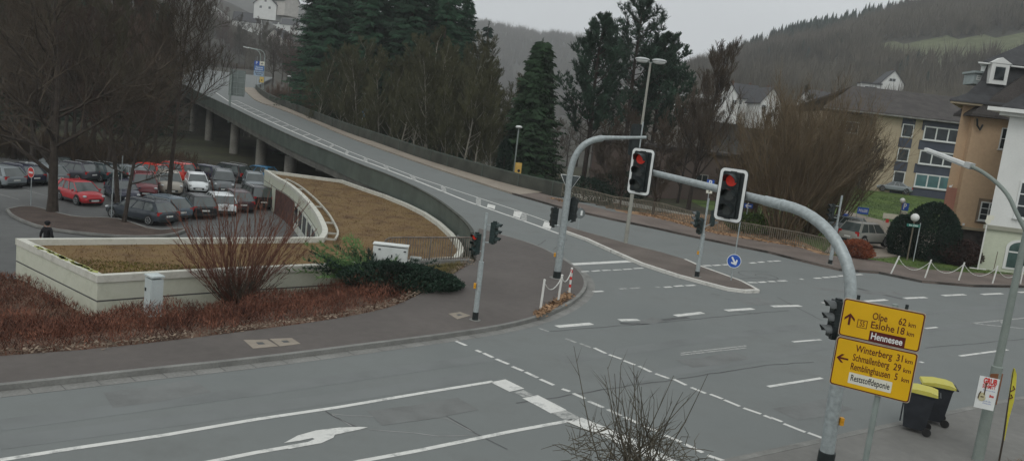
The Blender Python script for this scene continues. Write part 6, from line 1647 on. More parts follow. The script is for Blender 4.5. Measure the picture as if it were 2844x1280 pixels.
def spruce(seed, H, Rb, whorls=30, per=8, first=.06, mt=BARK, droop=.35, cards=14, csz=.28, power=.85, asym=0):
    R = random.Random(seed); tr = MB(); cw = MB()
    tr.tube([(0, 0, -.3), (0, 0, H*.5), (0, 0, H)], [H*.013, H*.008, .02], 8)
    for i in range(whorls):
        t = first+(1-first)*(i/whorls)**.95; z = H*t
        Lr = Rb*(1-t)**power*R.uniform(.8, 1.15)+.12
        for j in range(per):
            if R.random() < .08: continue
            a = R.uniform(0, 2*PI); L = Lr*R.uniform(.65, 1.12); zz = z+R.uniform(-.3, .3)*H/whorls
            dx, dy = math.cos(a), math.sin(a)
            dr = droop*R.uniform(.6, 1.2)
            prev = Vector((0, 0, zz)); m = max(3, int(cards*min(1, .4+L/Rb)))
            for k in range(1, m+1):
                f = k/m; c = Vector((dx*L*f, dy*L*f, zz-dr*L*f+.35*dr*L*f*f*1.6))
                if k in (m//2, m): tr.tube([prev, c], .02, 3, cap=False); prev = c
                w_ = csz*R.uniform(.7, 1.3)*(1.25-.55*f)
                for s_ in (-1, 1):
                    o = c+Vector((R.gauss(0, .05), R.gauss(0, .05), R.gauss(0, .06)))
                    q = Vector((dx*.5-dy*s_*R.uniform(.6, 1.2), dy*.5+dx*s_*R.uniform(.6, 1.2), -R.uniform(.2, .9)*(.5+droop)))
                    q = q.normalized()*w_*1.9; n_ = q.cross(Vector((dx, dy, 0))).normalized()*w_*.28+Vector((0, 0, w_*.12))
                    b = len(cw.v); cw.v.extend([tuple(o-n_), tuple(o+q*.5-n_*.8), tuple(o+q), tuple(o+q*.45+n_*.9)]); cw.f.append((b, b+1, b+2, b+3)); cw.m.append(0)
    for k in range(14):
        z = H*(.97+.03*k/14); cw.twig(Vector((0, 0, z)), Vector((R.gauss(0, .15), R.gauss(0, .15), z+.3)), .04)
    return tr, cw
def tuft(cw, R, c, d, s_, n=12, wd=.05):
    for k in range(n):
        q = (d*1.1+Vector((R.gauss(0, .55), R.gauss(0, .55), R.gauss(0, .45)))).normalized()*s_*R.uniform(.6, 1.15)
        n_ = q.orthogonal().normalized()*wd*R.uniform(.7, 1.4); b = len(cw.v)
        cw.v.extend([tuple(c-n_), tuple(c+n_), tuple(c+q+n_*.5), tuple(c+q-n_*.5)]); cw.f.append((b, b+1, b+2, b+3)); cw.m.append(0)
def pine(seed, H, Rb, first=.3, nb=46, ts=.42):
    R = random.Random(seed); tr = MB(); cw = MB()
    tr.tube([(0, 0, -.3), (.1, 0, H*.35), (-.1, .1, H*.7), (0, 0, H*.98)], [H*.016, H*.012, H*.008, .04], 8)
    for j in range(nb):
        t = first+(1-first)*((j+R.random())/nb); a = j*2.4+R.uniform(-.4, .4); z = H*t
        env = ((1-t)/.5)**.62 if t > .5 else .95
        L = Rb*max(.12, env)*R.uniform(.55, 1.2)
        p = Vector((0, 0, z)); d = Vector((math.cos(a), math.sin(a), .15)).normalized(); q = [p.copy()]
        m = 6
        for i in range(m): d = (d+Vector((R.gauss(0, .1), R.gauss(0, .1), .16))).normalized(); p = p+d*L/m; q.append(p.copy())
        tr.tube(q, [.06*(1-.8*i/m)+.012 for i in range(m+1)], 4, cap=False)
        for i in range(2, m+1):
            for k in range(2+(i > 4)):
                sd3 = rdir(R, (q[i]-q[i-1]).normalized(), R.uniform(.5, 1.1)); sl_ = L*R.uniform(.10, .24)
                e = q[i]+sd3*sl_+Vector((0, 0, sl_*.5))
                if i > 2: cw.twig(q[i], e, .02)
                up_ = Vector((0, 0, 1))
                for f in (.5, 1.0): tuft(cw, R, q[i].lerp(e, f), (sd3*.35+up_).normalized(), ts, 9, .055)
    for k in range(5): tuft(cw, R, Vector((R.gauss(0, .15), R.gauss(0, .15), H*(.93+.017*k))), Vector((0, 0, 1)), ts*1.1, 12, .05)
    return tr, cw
def blob(seed, rx, ry, H, n=9000, sz=.12, shape='egg', base=0.0, upd=.6):
    """dense evergreen: leaf cards through the outer volume of an egg-shaped crown"""
    R = random.Random(seed); tr = MB(); cw = MB(); tr.tube([(0, 0, -.2), (0, 0, H*.6)], [.12, .06], 6)
    lob = [(R.uniform(0, 6.28), R.uniform(.1, .9), R.uniform(.05, .16)) for _ in range(18)]
    for k in range(n):
        a = R.uniform(0, 2*PI); t = R.random()
        if shape == 'egg': pr = math.sqrt(max(0, 1-((t-.38)/.62)**2)) if t > .38 else .72+.28*math.sin(t/.38*PI/2)
        elif shape == 'cone': pr = (1-t)**.62*(1-.25*(1-t)**8)+.03
        elif shape == 'broad': pr = (1-t)**.42*(1-.2*(1-t)**6)*(.88+.12*math.sin(t*23+a*2))
        else: pr = math.sqrt(max(0, 1-(2*t-1)**2))
        b_ = 1+sum(am*math.exp(-((math.sin((a-la)/2)*2)**2+(t-lt)**2*9)*3) for la, lt, am in lob)-.08
        r_ = pr*b_*(R.random()**.22)
        c = Vector((math.cos(a)*rx*r_, math.sin(a)*ry*r_, base+H*t*(1+.03*math.sin(a*3))))
        d = Vector((math.cos(a)*.6, math.sin(a)*.6, upd))+Vector((R.gauss(0, .5), R.gauss(0, .5), R.gauss(0, .4)))
        d = d.normalized()*sz*R.uniform(.6, 1.5); n_ = rdir(R, d.normalized(), PI/2)*sz*.28; b = len(cw.v)
        cw.v.extend([tuple(c-n_), tuple(c+d*.6-n_*.7), tuple(c+d), tuple(c+d*.5+n_)]); cw.f.append((b, b+1, b+2, b+3)); cw.m.append(0)
    return tr, cw
def stems(seed, n, H, spreadr, base_r=.3, tw=.012, side=10, sub=3, fan=.5, rad=.02, topbias=1.0, segs=4):
    """many rods rising from one stool"""
    R = random.Random(seed); tr = MB(); cw = MB()
    for i in range(n):
        a = R.uniform(0, 2*PI); p = Vector((math.cos(a)*base_r*R.random(), math.sin(a)*base_r*R.random(), -.1))
        tl = (R.random()**.7)*fan; d = Vector((math.cos(a)*math.sin(tl), math.sin(a)*math.sin(tl), math.cos(tl)))
        L = H*R.uniform(.65, 1.05)*(1-.18*tl/fan); q = [p.copy()]
        for k in range(segs): d = (d+Vector((R.gauss(0, .09), R.gauss(0, .09), .05*topbias))).normalized(); p = p+d*L/segs; q.append(p.copy())
        tr.tube(q, [max(tw, rad*(1-.8*k/segs)) for k in range(segs+1)], 4, cap=False)
        for j in range(side):
            t = .25+.75*R.random(); k = min(segs-1, int(t*segs)); c = q[k].lerp(q[k+1], t*segs-k)
            nd = rdir(R, (q[k+1]-q[k]).normalized(), R.uniform(.25, .55)); nd = (nd+Vector((0, 0, .25))).normalized(); e = c+nd*L*R.uniform(.14, .3)*(1.2-t*.6); cw.twig(c, e, tw)
            for s_ in range(sub):
                f = R.random(); c2 = c.lerp(e, f); nd2 = rdir(R, nd, R.uniform(.3, .6)); cw.twig(c2, c2+nd2*L*R.uniform(.05, .12), tw*.8)
    return tr, cw
# --- car park trees
def place_dup(src, used, loc, rz, label, sc=1.0, group=None):
    if not used: src.location = loc; src.rotation_euler = (0, 0, rz); src.scale = (sc,)*3 if not hasattr(sc, '__len__') else sc; r = src; r['label'] = label
    else: r = dup(src, loc, rz, label, sc)
    if group: r['group'] = group
    return r
g = P(145, 587, -2.5)
tr, cw = bare_tree(31, 15.5, .30, .16, 26, .98, .52, .16, 9, 7, 5, .011, first if False else None) if False else bare_tree(31, 15.5, .30, .17, 26, .98, .52, .16, 8, 6, 4, .010)
add_tree('bare_tree', 'large bare tree with thick trunk on the planted island, left of the red compact', 'tree', tr, cw, BARK, TWIG, (g.x, g.y, -2.55), .4)
g = P(343, 616, -2.5); tr, cw = bare_tree(32, 9.5, .14, .30, 14, .8, .46, .25, 7, 6, 5, .010, lean=(.10, 0))
add_tree('bare_tree', 'slim leaning bare tree in front of the dark estate car', 'tree', tr, cw, BARK, TWIG, (g.x, g.y, -2.55))
g = P(327, 575, -2.6); tr, cw = bare_tree(33, 14, .17, .28, 18, .8, .42, .3, 8, 7, 5, .011, lean=(-.03, 0))
add_tree('bare_tree', 'upright bare tree behind the slim leaning one, near the burgundy car', 'tree', tr, cw, BARK, TWIG, (g.x, g.y, -2.65))
g = P(468, 560, -2.6); tr, cw = bare_tree(34, 17, .19, .38, 22, .85, .44, .42, 9, 7, 5, .011, lean=(.06, 0))
add_tree('bare_tree', 'tall bare tree with rising limbs, its trunk in front of the beige SUV', 'tree', tr, cw, BARK, TWIG, (g.x, g.y, -2.65))
# --- prototypes for the woodland
protos = []
GWL = 'bare trees of the woodland behind the car park'
for i, kw in enumerate([dict(seed=41, H=17, r0=.24, first=.2, nb=18, spread=.75, blen=.42, up=.35, l2=7, l3=6, l4=5, tw=.015), dict(seed=42, H=15, r0=.19, first=.12, nb=19, spread=.8, blen=.42, up=.45, l2=7, l3=6, l4=5, tw=.015), dict(seed=43, H=19, r0=.2, first=.35, nb=18, spread=.6, blen=.36, up=.45, l2=8, l3=7, l4=6, tw=.017)]):
    tr, cw = bare_tree(**kw); t = add_tree('bare_tree', 'x', 'tree', tr, cw, BARK, (TWIG, mat('twigs_umber', (.078, .052, .040), .95, .3, .3, rnd=.2), mat('twigs_moss', (.062, .056, .032), .95, .3, .3, rnd=.2))[i], (0, 0, 0)); protos.append([t, False])
sps = []
for i, kw in enumerate([dict(seed=51, H=31, Rb=6.6, whorls=44, per=11, power=.7), dict(seed=52, H=27, Rb=6.0, whorls=38, per=11, droop=.5, power=.7)]):
    tr, cw = spruce(cards=14, csz=.46, **kw); t = add_tree('spruce_tree', 'x', 'tree', tr, cw, BARK, NEED, (0, 0, 0)); sps.append([t, False])
def hpos(px, Y): q = PD(px, 400, Y); return Vector((q.x, Y, T(q.x, Y)-.2))
def where(px):
    return 'above the left picture edge' if px < 80 else None
# woodland behind the car park: labels tell each by what stands in front of it
R = random.Random(77)
spots = [(-20, 66, 0, 1.0), (40, 72, 1, 1.1), (92, 70, 0, 1.05), (150, 78, 2, 1.0), (205, 71, 1, 1.1), (262, 76, 0, 1.0), (300, 68, 2, .95), (352, 74, 1, 1.1), (398, 80, 0, 1.05), (430, 90, 2, 1.0), (10, 88, 2, 1.2), (70, 92, 0, 1.2), (128, 95, 1, 1.3), (180, 90, 2, 1.15), (236, 98, 0, 1.25), (290, 94, 1, 1.25), (345, 99, 2, 1.15), (392, 108, 0, 1.15), (430, 112, 1, 1.1), (60, 120, 2, 1.3), (160, 124, 0, 1.4), (255, 126, 1, 1.4), (340, 128, 2, 1.3), (425, 135, 0, 1.3), (560, 345, 0, 1.3), (600, 352, 1, 1.35), (650, 345, 2, 1.25), (700, 355, 0, 1.3), (748, 350, 1, 1.35), (790, 205, 0, 1.1), (830, 190, 1, 1.0)]
fr = ['front row', 'second row', 'rear row']
def ordn(n): return 'number %d' % (n+1) if n > 12 else ['first', 'second', 'third', 'fourth', 'fifth', 'sixth', 'seventh', 'eighth', 'ninth', 'tenth', 'eleventh', 'twelfth', 'thirteenth'][n]
cnt = [0, 0, 0, 0]
for px, Y, k, s_ in spots:
    row_ = 3 if Y > 180 else (0 if Y < 86 else (1 if Y < 116 else 2))
    lb = 'bare brown tree of the car park wood, %s in the %s' % (ordn(cnt[row_]), fr[row_]) if row_ < 3 else 'bare tree beyond the far bend of the bridge, %s from the left' % ordn(cnt[3])
    cnt[row_] += 1
    pr = protos[k]; place_dup(pr[0], pr[1], hpos(px, Y), R.uniform(0, 6), lb, s_*R.uniform(.95, 1.05), GWL if row_ < 3 else 'bare trees beyond the far bend'); pr[1] = True
for i, (px, Y, k, s_) in enumerate([(-10, 105, 0, .75), (45, 112, 1, .8), (105, 118, 0, .75), (330, 116, 1, .72), (395, 122, 0, .75), (440, 128, 1, .8), (175, 135, 1, .95), (240, 140, 0, 1.0)]):
    pr = sps[k]; place_dup(pr[0], pr[1], hpos(px, Y), i*1.3, 'dark spruce behind the car park wood, %s from the left edge' % ordn(i), s_, 'spruces behind the car park'); pr[1] = True
# conifer mass behind the right parapet
for i, (px, Y, k, s_) in enumerate([(850, 128, 0, 1.0), (905, 120, 1, 1.2), (955, 126, 0, 1.12), (1010, 118, 1, 1.22), (1062, 122, 0, 1.15), (1112, 112, 1, 1.18), (1160, 118, 0, 1.1), (1215, 114, 0, .98), (880, 140, 1, 1.25), (985, 140, 0, 1.2), (1090, 138, 0, 1.2), (1185, 132, 1, 1.2), (1262, 118, 1, .98)]):
    pr = sps[k]; q = hpos(px, Y); place_dup(pr[0], pr[1], q, i*2.1, 'tall dark spruce of the grove behind the right parapet, %s planted' % ordn(i), s_, 'spruces behind the right parapet'); pr[1] = True
# feathery layered conifers against the sky
tr, cw = spruce(61, 24, 5.2, 17, 9, .1, BARK, .62, 15, .42, .7); q = hpos(1205, 100)
add_tree('drooping_spruce', 'tall conifer with drooping dark boughs cutting the sky at the top centre', 'tree', tr, cw, BARK, NEED, q)
tr, cw = spruce(62, 21.5, 5.6, 22, 6, .08, BARK, .12, 13, .34, .95); q = hpos(1322, 104)
add_tree('cedar_tree', 'open layered blue-green cedar to the right of the spruce grove', 'tree', tr, cw, BARK, mat('cedar_needles', (.035, .055, .045), .9, .4, .5), q)
# ochre bare trees in front of the grove
ptr = []
for sd4, H in ((71, 17), (72, 15)):
    tr, cw = bare_tree(sd4, H, .13, .22, 24, .7, .38, .5, 8, 7, 6, .016); t = add_tree('young_bare_tree', 'x', 'tree', tr, cw, BARKL, TWIGO, (0, 0, 0)); ptr.append([t, False])
for i, (px, Y, k, s_) in enumerate([(868, 108, 0, 1.0), (935, 101, 1, 1.1), (1000, 99, 0, 1.0), (1050, 96, 1, 1.1), (1105, 90, 0, .95), (1150, 88, 1, 1.1), (1195, 85, 0, 1.0), (1240, 84, 1, 1.15), (1290, 82, 0, 1.0), (1330, 83, 1, 1.05), (1370, 84, 1, .9), (1265, 92, 0, 1.15), (1180, 96, 0, 1.2), (1085, 100, 1, 1.1), (1130, 104, 0, 1.15), (1225, 98, 1, 1.2), (1310, 94, 0, 1.1), (1350, 96, 1, 1.1), (970, 108, 0, 1.1), (1395, 92, 0, .9)]):
    pr = ptr[k]; place_dup(pr[0], pr[1], hpos(px, Y), i*1.7, 'olive-brown bare tree with pale stem behind the right parapet, number %s' % str(i+1), s_, 'young bare trees behind the parapet'); pr[1] = True
# brown hedge mass left of the grove, dark columnar trees
TH = mat('thicket', (.13, .085, .06), .95, .3, .6)
for i, (px, Y, top, wh) in enumerate([(872, 121, 246, 'right'), (826, 137, 236, 'middle'), (775, 158, 232, 'left')]):
    q = hpos(px, Y); H_ = PD(px, top, Y).z-q.z
    tr, cw = stems(81+i*200, 130, H_, 3, 2.6, .02, 24, 3, .22+.03*i, .025); add_tree('brown_thicket', 'pale brown leafless thicket behind the parapet near the far bend, %s of three' % wh, 'shrub', tr, cw, TWIG, TH, q, 0, 'thickets behind the far parapet')
for i, (px, Y) in enumerate([(745, 205), (790, 190), (835, 172), (770, 230), (860, 190), (720, 335), (665, 338), (610, 340), (570, 336)]):
    pr = protos[i % 3]; place_dup(pr[0], True, hpos(px, Y), i*1.9, 'bare tree between the far signpost and the spruce grove, number %d planted' % (i+1), .95 if Y < 300 else 1.2, 'bare trees by the far signpost')
tr, cw = blob(82, 1.9, 1.9, 11, 9000, .3, 'cone'); add_tree('dark_conifer', 'dark low conifer skirted to the ground at the left edge of the grove', 'tree', tr, cw, BARK, THUJ, hpos(905, 112))
tr, cw = blob(83, .75, .75, 3.9, 3000, .2, 'egg'); q = PD(1398, 470, 78); add_tree('cypress_tree', 'narrow dark cypress right behind the bridge parapet', 'tree', tr, cw, BARK, YEW, (q.x, 78, q.z-1.0))
# big dense conifer left of the pines
q = hpos(1474, 85)
Hc = PD(1500, 108, 85).z-q.z
tr, cw = spruce(84, Hc, 4.5, 44, 17, .02, BARK, .28, 11, .5, .62)
_, cw2 = blob(85, 3.2, 3.0, Hc*.93, 14000, .36, 'broad', 0.0, .2); cw.add(cw2.v, cw2.f)
add_tree('dense_conifer', 'broad dense dark conifer standing alone left of the pines', 'tree', tr, cw, BARK, THUJ, q)
# pines
for i, (px, Y, ty, Rb, sd4, lb) in enumerate([(1632, 93, 50, 4.8, 91, 'left pine of the open-crowned group, shorter than the middle one'), (1735, 97, 4, 6.3, 92, 'tallest pine in the middle of the group behind the double lamp'), (1812, 100, 100, 5.2, 93, 'right pine of the group, just right of the double lamp head')]):
    q = hpos(px, Y); H = PD(px, ty, Y).z-q.z; tr, cw = pine(sd4, H, Rb, .30, 66, .62); add_tree('pine_tree', lb, 'tree', tr, cw, BARK, NEEDP, q, i, 'open-crowned pines')
# right of the pines
for i, (px, Y, H, kw, lb) in enumerate([(1938, 78, 17.0, dict(first=.2, nb=30, spread=.85, blen=.38, up=.7), 'tall bare tree right of the pines with an upright crown, above the signal arm'), (1745, 74, 10, dict(first=.15, nb=16, spread=.8, blen=.45, up=.35), 'bare dark tree behind the railing directly behind the left signal plate'),
        (1690, 84, 9, dict(first=.15, nb=16, spread=.8, blen=.45, up=.35), 'bare tree in front of the brown building, left of the signal plate'), (1840, 72, 9, dict(first=.12, nb=18, spread=.8, blen=.45, up=.35), 'bare tree between the two white-bordered signals'), (1905, 86, 12, dict(first=.2, nb=18, spread=.6, blen=.40, up=.45), 'slender bare tree just left of the tall upright one'),
        (2120, 82, 11, dict(first=.15, nb=18, spread=.7, blen=.42, up=.45), 'bare tree left of the ochre rods behind the mast bend'), (2060, 68, 6.5, dict(first=.1, nb=16, spread=.9, blen=.5, up=.35), 'low bare tree right of the right signal plate'), (2420, 92, 7.5, dict(first=.12, nb=18, spread=.9, blen=.5, up=.4), 'bare tree in front of the office block on the lawn')]):
    tr, cw = bare_tree(100+i, H, H*.014, l2=8, l3=7, l4=6, tw=.017, **kw); add_tree('bare_tree', lb, 'tree', tr, cw, BARK, TWIG, hpos(px, Y), 0, 'bare trees beyond the railing')
# ochre rod shrubs
for i, (px, Y, H, n_, lb) in enumerate([(2215, 59, 12.8, 84, 'huge ochre-brown many-stemmed bush filling the space behind the mast bend'), (2280, 63, 13.2, 74, 'ochre-brown many-stemmed bush right of the largest one'), (2345, 69, 12.0, 50, 'ochre many-stemmed bush nearest the cream office block'), (2130, 66, 10.5, 50, 'ochre many-stemmed bush left of the largest one')]):
    tr, cw = stems(110+i, n_, H, 3, .9, .014, 26, 4, .56, .05, .9, 5); add_tree('rod_bush', lb, 'shrub', tr, cw, TWIGG, TWIGG, hpos(px, Y), 0, 'ochre rod bushes behind the railing')
# evergreen fill under the pines
for i, (px, Y, rx, H, lb) in enumerate([(1640, 76, 3.0, 3.0, 'low dark shrub mass under the left pine'), (1740, 84, 3.0, 3.2, 'low dark shrub mass under the tallest pine'), (1590, 72, 2.2, 2.4, 'low dark shrub beside the broad dense conifer'), (2130, 62, 2.2, 1.6, 'low green shrub behind the railing below the mast bend')]):
    tr, cw = blob(120+i, rx, rx*.7, H, 4000, .22, 'dome'); add_tree('dark_shrub', lb, 'shrub', tr, cw, BARK, YEW if i < 3 else GRASS, hpos(px, Y), 0, 'shrubs under the trees')
# trees at mid distance across the valley
R = random.Random(7)
for i in range(46):
    px = 1290+(i%40)*32+R.uniform(-10, 10); Y = R.uniform(125, 230)
    if i >= 40: px = 1990+(i-40)*45; Y = 118+i%3*9
    if i % 40 > 32: Y = R.uniform(190, 240)
    if 1985 < px < 2170: Y = 225+i % 5*3; k = R.choice([0, 1, 2])
    pr = protos[k]; place_dup(pr[0], True, hpos(px, Y), R.uniform(0, 6), 'hazy bare tree of the valley belt, number %d counted in planting order' % (i+1), R.uniform(.55, .8), 'bare trees in the valley belt')
# yews and beech
yy = P(2537, 724, 0).y
q = PD(2583, 690, yy+2.3); tr, cw = blob(130, 1.95, 1.8, 4.0, 18000, .15, 'egg', 0, .8); add_tree('yew_bush', 'big round-topped dark clipped yew by the street name sign', 'shrub', tr, cw, BARK, YEW, (q.x, yy+2.3, -.05))
q = PD(2500, 690, yy+3.0); tr, cw = blob(131, 1.0, 1.1, 2.9, 8000, .15, 'egg', 0, .8); add_tree('yew_bush', 'smaller dark yew half hidden behind the big round one', 'shrub', tr, cw, BARK, YEW, (q.x, yy+3.0, -.1))
q = P(2388, 724, 0); tr, cw = blob(132, .95, .85, 1.25, 5000, .13, 'dome'); add_tree('beech_hedge', 'russet leaf-holding beech clipped to a ball by the slim signal pole', 'shrub', tr, cw, BARK, BEEF, (q.x, q.y+.6, 0))
q = P(2672, 740, 0); tr, cw = blob(133, 1.7, 1.2, 1.9, 9000, .14, 'dome'); add_tree('dark_bush', 'dark brown-red bush bed between the round yew and the white house', 'shrub', tr, cw, BARK, mat('barberry', (.05, .028, .022), .9, .4, 1), (q.x+.5, q.y+1.6, -.2))
# juniper by the white cabinet
t = thing('juniper_bush', 'spreading green juniper in front of the white cabinet', 'shrub', (-5.2, 29.0, -.35))
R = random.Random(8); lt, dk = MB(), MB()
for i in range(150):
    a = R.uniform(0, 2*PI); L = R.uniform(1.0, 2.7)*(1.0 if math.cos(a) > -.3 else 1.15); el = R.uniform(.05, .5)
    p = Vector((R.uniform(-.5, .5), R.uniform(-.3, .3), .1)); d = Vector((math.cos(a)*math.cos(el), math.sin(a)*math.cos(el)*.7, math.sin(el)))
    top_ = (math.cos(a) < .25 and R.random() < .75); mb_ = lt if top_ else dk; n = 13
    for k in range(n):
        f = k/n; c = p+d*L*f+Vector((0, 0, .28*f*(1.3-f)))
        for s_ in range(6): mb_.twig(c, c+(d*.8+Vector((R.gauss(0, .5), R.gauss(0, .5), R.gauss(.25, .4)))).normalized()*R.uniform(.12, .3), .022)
lt.build('green_sprays', JUNI, t); dk.build('dark_sprays', JUNID, t)  # two leaf colours: bright green mostly on the left, dark green elsewhere
R = random.Random(9)
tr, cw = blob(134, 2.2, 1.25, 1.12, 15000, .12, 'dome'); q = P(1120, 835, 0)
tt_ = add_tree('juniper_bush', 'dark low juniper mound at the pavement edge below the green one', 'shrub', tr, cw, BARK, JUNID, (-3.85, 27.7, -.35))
# red-stemmed bush over the white wall
q = P(652, 838, -.9)
tr, cw = stems(140, 95, 4.6, 2, .35, .009, 10, 1, .95, .015, 1.1, 6); add_tree('red_stemmed_bush', 'reddish many-stemmed leafless bush in front of the mossy roof', 'shrub', tr, cw, TWIGR, TWIGR, (q.x, q.y, -.9))
tr, cw = stems(141, 40, 1.6, 1, .5, .010, 14, 3, 1.0, .014, 0, 4); add_tree('brown_twiggy_bush', 'low dark twiggy bush at the foot of the red-stemmed one', 'shrub', tr, cw, TWIG, TWIG, (q.x+.4, q.y-.3, -.9))
# bare shrub at the bottom of the picture
q = PD(1775, 1290, 9.2)
R = random.Random(150); tr = MB(); cw = MB()
bt_ = Vector((q.x, 9.2, 2.45))
tr.tube([(q.x, 9.2, -.1), (q.x+.03, 9.2, 1.2), tuple(bt_)], [.09, .07, .05], 8)
for i in range(34):
    tx = R.gauss(0, .8); L = R.uniform(.8, 1.75)*(1-.33*abs(tx)/1.2); p = bt_+Vector((R.gauss(0, .18), R.gauss(0, .18), R.uniform(-.15, .15)))
    d = Vector((tx*.75+R.gauss(0, .06), R.gauss(0, .25), 1)).normalized(); pts = [bt_-Vector((0, 0, .3)), p]
    for k in range(4): d = (d+Vector((R.gauss(0, .06), R.gauss(0, .06), .12))).normalized(); p = p+d*L/4; pts.append(p.copy())
    tr.tube(pts, [.013, .010, .008, .006, .0045, .0028], 5, cap=False)
    for j in range(5):
        k = R.randint(1, 4); c = pts[k].lerp(pts[k+1], R.random()); e = c+(rdir(R, d, .5))*R.uniform(.12, .4); cw.twig(c, e, .0045)
for i in range(480):
    a = R.uniform(0, 2*PI); r_ = R.random()**.6*1.0; c = bt_+Vector((math.cos(a)*r_, math.sin(a)*r_*.8, R.uniform(-.5, .42)*(1.25-r_))); dd_ = Vector((R.gauss(0, 1), R.gauss(0, 1), R.gauss(.1, .5))).normalized(); e = c+dd_*R.uniform(.15, .4)
    m_ = (c+e)/2+Vector((R.gauss(0, .03), R.gauss(0, .03), R.gauss(0, .03))); cw.tube([c, m_, e], [.006, .005, .003], 3, cap=False)
sh = mat('shrub_grey', (.085, .075, .055), .9, .3, 3)
t = add_tree('bare_shrub', 'bare shrub with long upright shoots at the bottom edge over the stop line', 'shrub', tr, cw, sh, sh, (0, 0, 0))
# --- ground cover
R = random.Random(160)
bank = [(p.x, p.y) for p in edgeB]+[(-5.2, 31.5), (-6.7, 29.9), (-10.4, 27.2), (-12.9, 24.0), (-17.9, 27.7), (-21, 29), (-36, 14), (-32, .2)]
pts = [p for p in scatter(bank, 60000, R, .1) if -20 < p[0] and p[1] > 13]
i_, dq = poly_in_dist(np.array([p[0] for p in pts]), np.array([p[1] for p in pts]), bank)
hm = terr(np.array([p[0] for p in pts]), np.array([p[1] for p in pts]))
mb = MB(); v = mb.v; f = mb.f
for (x, y), dist_, z0 in zip(pts, dq, hm):
    hs_ = .58+.16*math.sin(x*1.7+y*.6)+.12*math.sin(x*.7-y*1.9); hs_ *= min(1, .45+dist_*.8)
    if x > -3.9 and y > 27: hs_ *= .25
    for _ in range(6):
        a = R.uniform(0, 6.283); zz = z0+R.uniform(0, hs_); s_ = R.uniform(.05, .15)
        o = len(v); ca, sa = math.cos(a), math.sin(a); wd = R.uniform(.006, .016)
        px_, py_ = x+R.uniform(-.15, .15), y+R.uniform(-.15, .15)
        v.extend([(px_-ca*wd, py_-sa*wd, zz-.04), (px_+ca*wd, py_+sa*wd, zz-.04), (px_+R.gauss(0, .08), py_+R.gauss(0, .08), zz+s_)]); f.append((o, o+1, o+2))
mb.m = [0]*len(f)
tag(mb.build('groundcover', IVY), 'red-brown winter groundcover on the bank below the white wall', 'groundcover', kind='stuff')
pts = scatter([(-5.0, 30.4), (-1.9, 33.2), (-2.1, 31.2), (-2.6, 28.6), (-3.3, 28.0), (-4.0, 29.6)], 5000, R, .03)
tag(tufts(pts, lambda x, y: T(x, y)+.12, .2, .02, R, 'dry_grass', mat('dry_grass_yellow', (.15, .125, .045), .95, .5, 1.5, fine=.3), None, .7, 3), 'yellowish dry grass between the juniper and the pavement', 'grass', kind='stuff')
dgp = [(10.9, 16.3), (12.4, 17.1), (16.5, 18.5), (16, 14), (10.5, 14)]
polyfill('verge_soil', [Vector((x, y, .128)) for x, y in dgp], EARTH); struct(bpy.data.objects['verge_soil'])
pts = scatter(dgp, 6000, R, .02)
tag(tufts(pts, lambda x, y: .12, .12, .012, R, 'dry_grass', DRYG, None, .9, 3), 'dry brown grass at the foot of the yellow flag', 'grass', kind='stuff')
pts = [p for p in scatter([(22, 47), (33, 50), (45, 58), (45, 75), (60, 100), (36, 100), (30, 66), (24, 60), (21, 52)], 26000, R, .1)]
tag(tufts(pts, lambda x, y: T(x, y), .10, .03, R, 'lawn_grass', GRASS, None, .6, 2), 'short green lawn grass around the yews and below the office block', 'grass', kind='stuff')
# edge leaf litter along the bank
mb = MB(); eb = dens(edgeB[1:], .3)
for k in range(2600):
    a = R.choice(eb); c = a+Vector((R.gauss(-.12, .12), R.gauss(.12, .12), .02+R.uniform(0, .06))); s_ = R.uniform(.02, .05)
    u = Vector((R.uniform(-1, 1), R.uniform(-1, 1), R.uniform(-.4, .4)))*s_; w_ = Vector((R.uniform(-1, 1), R.uniform(-1, 1), R.uniform(-.2, .7)))*s_; mb.add([c-u, c+w_, c+u, c-w_], [(0, 1, 2, 3)])
tag(mb.build('edge_litter', mat('pale_litter', (.22, .17, .125), .95, .4, 3)), 'pale leaf litter along the edge of the red-brown bank', 'leaf litter', kind='stuff')
# --- distant woods
def wood(name, label, n, region, seed, conif, h, m):
    R = random.Random(seed); mb = MB(); v = mb.v; f = mb.f; k = 0
    XS = np.array([[R.uniform(*region[0]), R.uniform(*region[1])] for _ in range(n)])
    X = XS[:, 0]*XS[:, 1]; Y = XS[:, 1]; Zs = terr(X, Y)
    for x, y, z, u in zip(X, Y, Zs, XS[:, 0]):
        if not region[2](u, y): continue
        H = h*R.uniform(.6, 1.15)
        if conif:
            for q in range(4):
                z0 = z+H*(.1+q*.22); r_ = H*.22*(1-q*.22); o = len(v); a0 = R.uniform(0, 1)
                v.extend([(x+r_*math.cos(a0+a*PI/3), y+r_*math.sin(a0+a*PI/3), z0-R.uniform(0, .1)*H) for a in range(6)]+[(x, y, z0+H*.28)])
                f.extend([(o+a, o+(a+1) % 6, o+6) for a in range(6)])
        else:
            for q in range(22):
                a = R.uniform(0, 6.28); sp_ = H*R.uniform(.05, .40); z1 = z+H*R.uniform(.55, 1.0); z0 = z+H*R.uniform(.0, .45); w_ = H*R.uniform(.008, .022); o = len(v)
                x0, y0 = x+math.cos(a)*sp_*.3, y+math.sin(a)*sp_*.3
                v.extend([(x0-w_, y0, z0), (x0+w_, y0, z0), (x+math.cos(a)*sp_, y+math.sin(a)*sp_, z1)]); f.append((o, o+1, o+2))
    mb.m = [0]*len(f); return tag(mb.build(name, m), label, 'forest', kind='stuff')
WG = mat('wood_grey', (.098, .088, .066), .95, .35, .012, fine=.3); WC = mat('wood_conifer', (.024, .042, .032), .95, .3, .02)
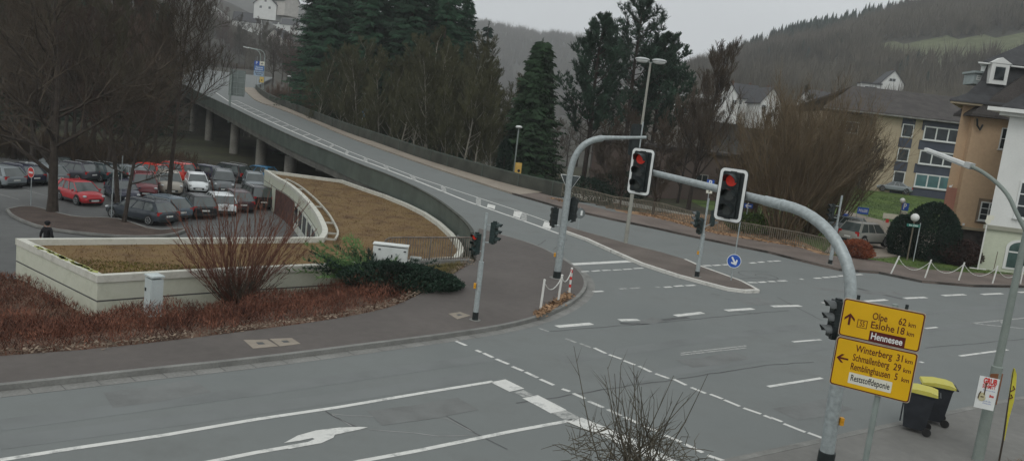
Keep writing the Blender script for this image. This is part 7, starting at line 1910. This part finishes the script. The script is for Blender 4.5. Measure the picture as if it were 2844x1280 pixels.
mead = lambda u, y: not (y > 250 and (MEAD(u, y, T(u*y, y)) or (.33 < u < .40 and 44 < T(u*y, y) < 52)))
wood('distant_wood', 'grey leafless forest covering the hill at the upper right', 9500, ((.12, .95), (250, 760), lambda u, y: mead(u, y)), 1, False, 15, WG)
wood('distant_conifers', 'dark conifer stands along the ridge of the right hill', 1500, ((.22, .46), (520, 740), lambda u, y: y > 560+abs(u-.33)*500), 2, True, 17, WC)
wood('distant_conifers', 'dark conifer patches scattered on the lower right hillside', 260, ((.25, .75), (230, 520), lambda u, y: mead(u, y) and math.sin(u*23)*math.sin(y*.03) > .35), 3, True, 12, WC)
wood('distant_wood', 'hazy trees on the far hill in the gap between the conifers', 3000, ((-.12, .2), (900, 1700), lambda u, y: True), 4, False, 22, WG)
wood('distant_wood', 'brown leafless trees on the hillside at the upper left', 3600, ((-.95, -.14), (150, 460), lambda u, y: not (-.47 < u < -.24 and y < 330) and not (-.42 < u < -.27 and y < 470 and math.sin(u*97+y*.05) < .55)), 5, False, 14, WG)
# --- haze
xs_, ys_, zs_ = (-2100, 2100), (-90, 3100), (-60, 330)
mb = MB(); mb.box((0, 1500, 165), (6200, 3500, 470)); hz_ = mb.build('haze', None) if 0 else None
me = bpy.data.meshes.new('haze'); mbv = [(x, y, z) for x in (gx[0]-20, gx[-1]+20) for y in (gy[0]-15, gy[-1]+20) for z in (-5.5, 300)]
me.from_pydata(mbv, [], [(0, 1, 3, 2), (4, 6, 7, 5), (0, 4, 5, 1), (2, 3, 7, 6), (0, 2, 6, 4), (1, 5, 7, 3)])
hm_ = bpy.data.materials.new('haze'); hm_.use_nodes = True; ht = hm_.node_tree; ht.nodes.remove(ht.nodes['Principled BSDF'])
vp = ht.nodes.new('ShaderNodeVolumePrincipled'); vp.inputs['Density'].default_value = .00036; vp.inputs['Color'].default_value = (.95, .98, 1, 1); vp.inputs['Anisotropy'].default_value = 0.0
ht.links.new(vp.outputs[0], ht.nodes['Material Output'].inputs['Volume']); me.materials.append(hm_)
hzo = bpy.data.objects.new('haze', me); COL.objects.link(hzo); tag(hzo, 'thin pale winter haze fading the far hills', 'haze', kind='stuff')
# scrub behind the car park and hedge beyond the far bend
R = random.Random(170)
tr, cw = stems(171, 70, 3.2, 2, 1.6, .014, 16, 3, .6, .02, .3, 4); sc0 = [add_tree('brown_scrub', 'x', 'shrub', tr, cw, TWIG, mat('scrub_twigs', (.085, .060, .038), .95, .35, .4, rnd=.25), (0, 0, 0)), False]
for i in range(22):
    px = -20+i*27; Y = 72+(i*7) % 9
    place_dup(sc0[0], sc0[1], hpos(px, Y), i*1.1, 'leafless brown scrub behind the parked cars, %s' % ('%s from the left' % ordn(i) if i < 13 else 'bush %d from the left' % (i+1)), R.uniform(.7, 1.15), 'scrub behind the car park'); sc0[1] = True
for i, px in enumerate((575, 612, 650, 690)):
    q = hpos(px, 326)
    place_dup(sc0[0], True, q, i*2, 'reddish hedge bush lining the far side of the junction, %s from the left' % ordn(i), (1.6, 1.0, .9), 'hedge at the far junction')
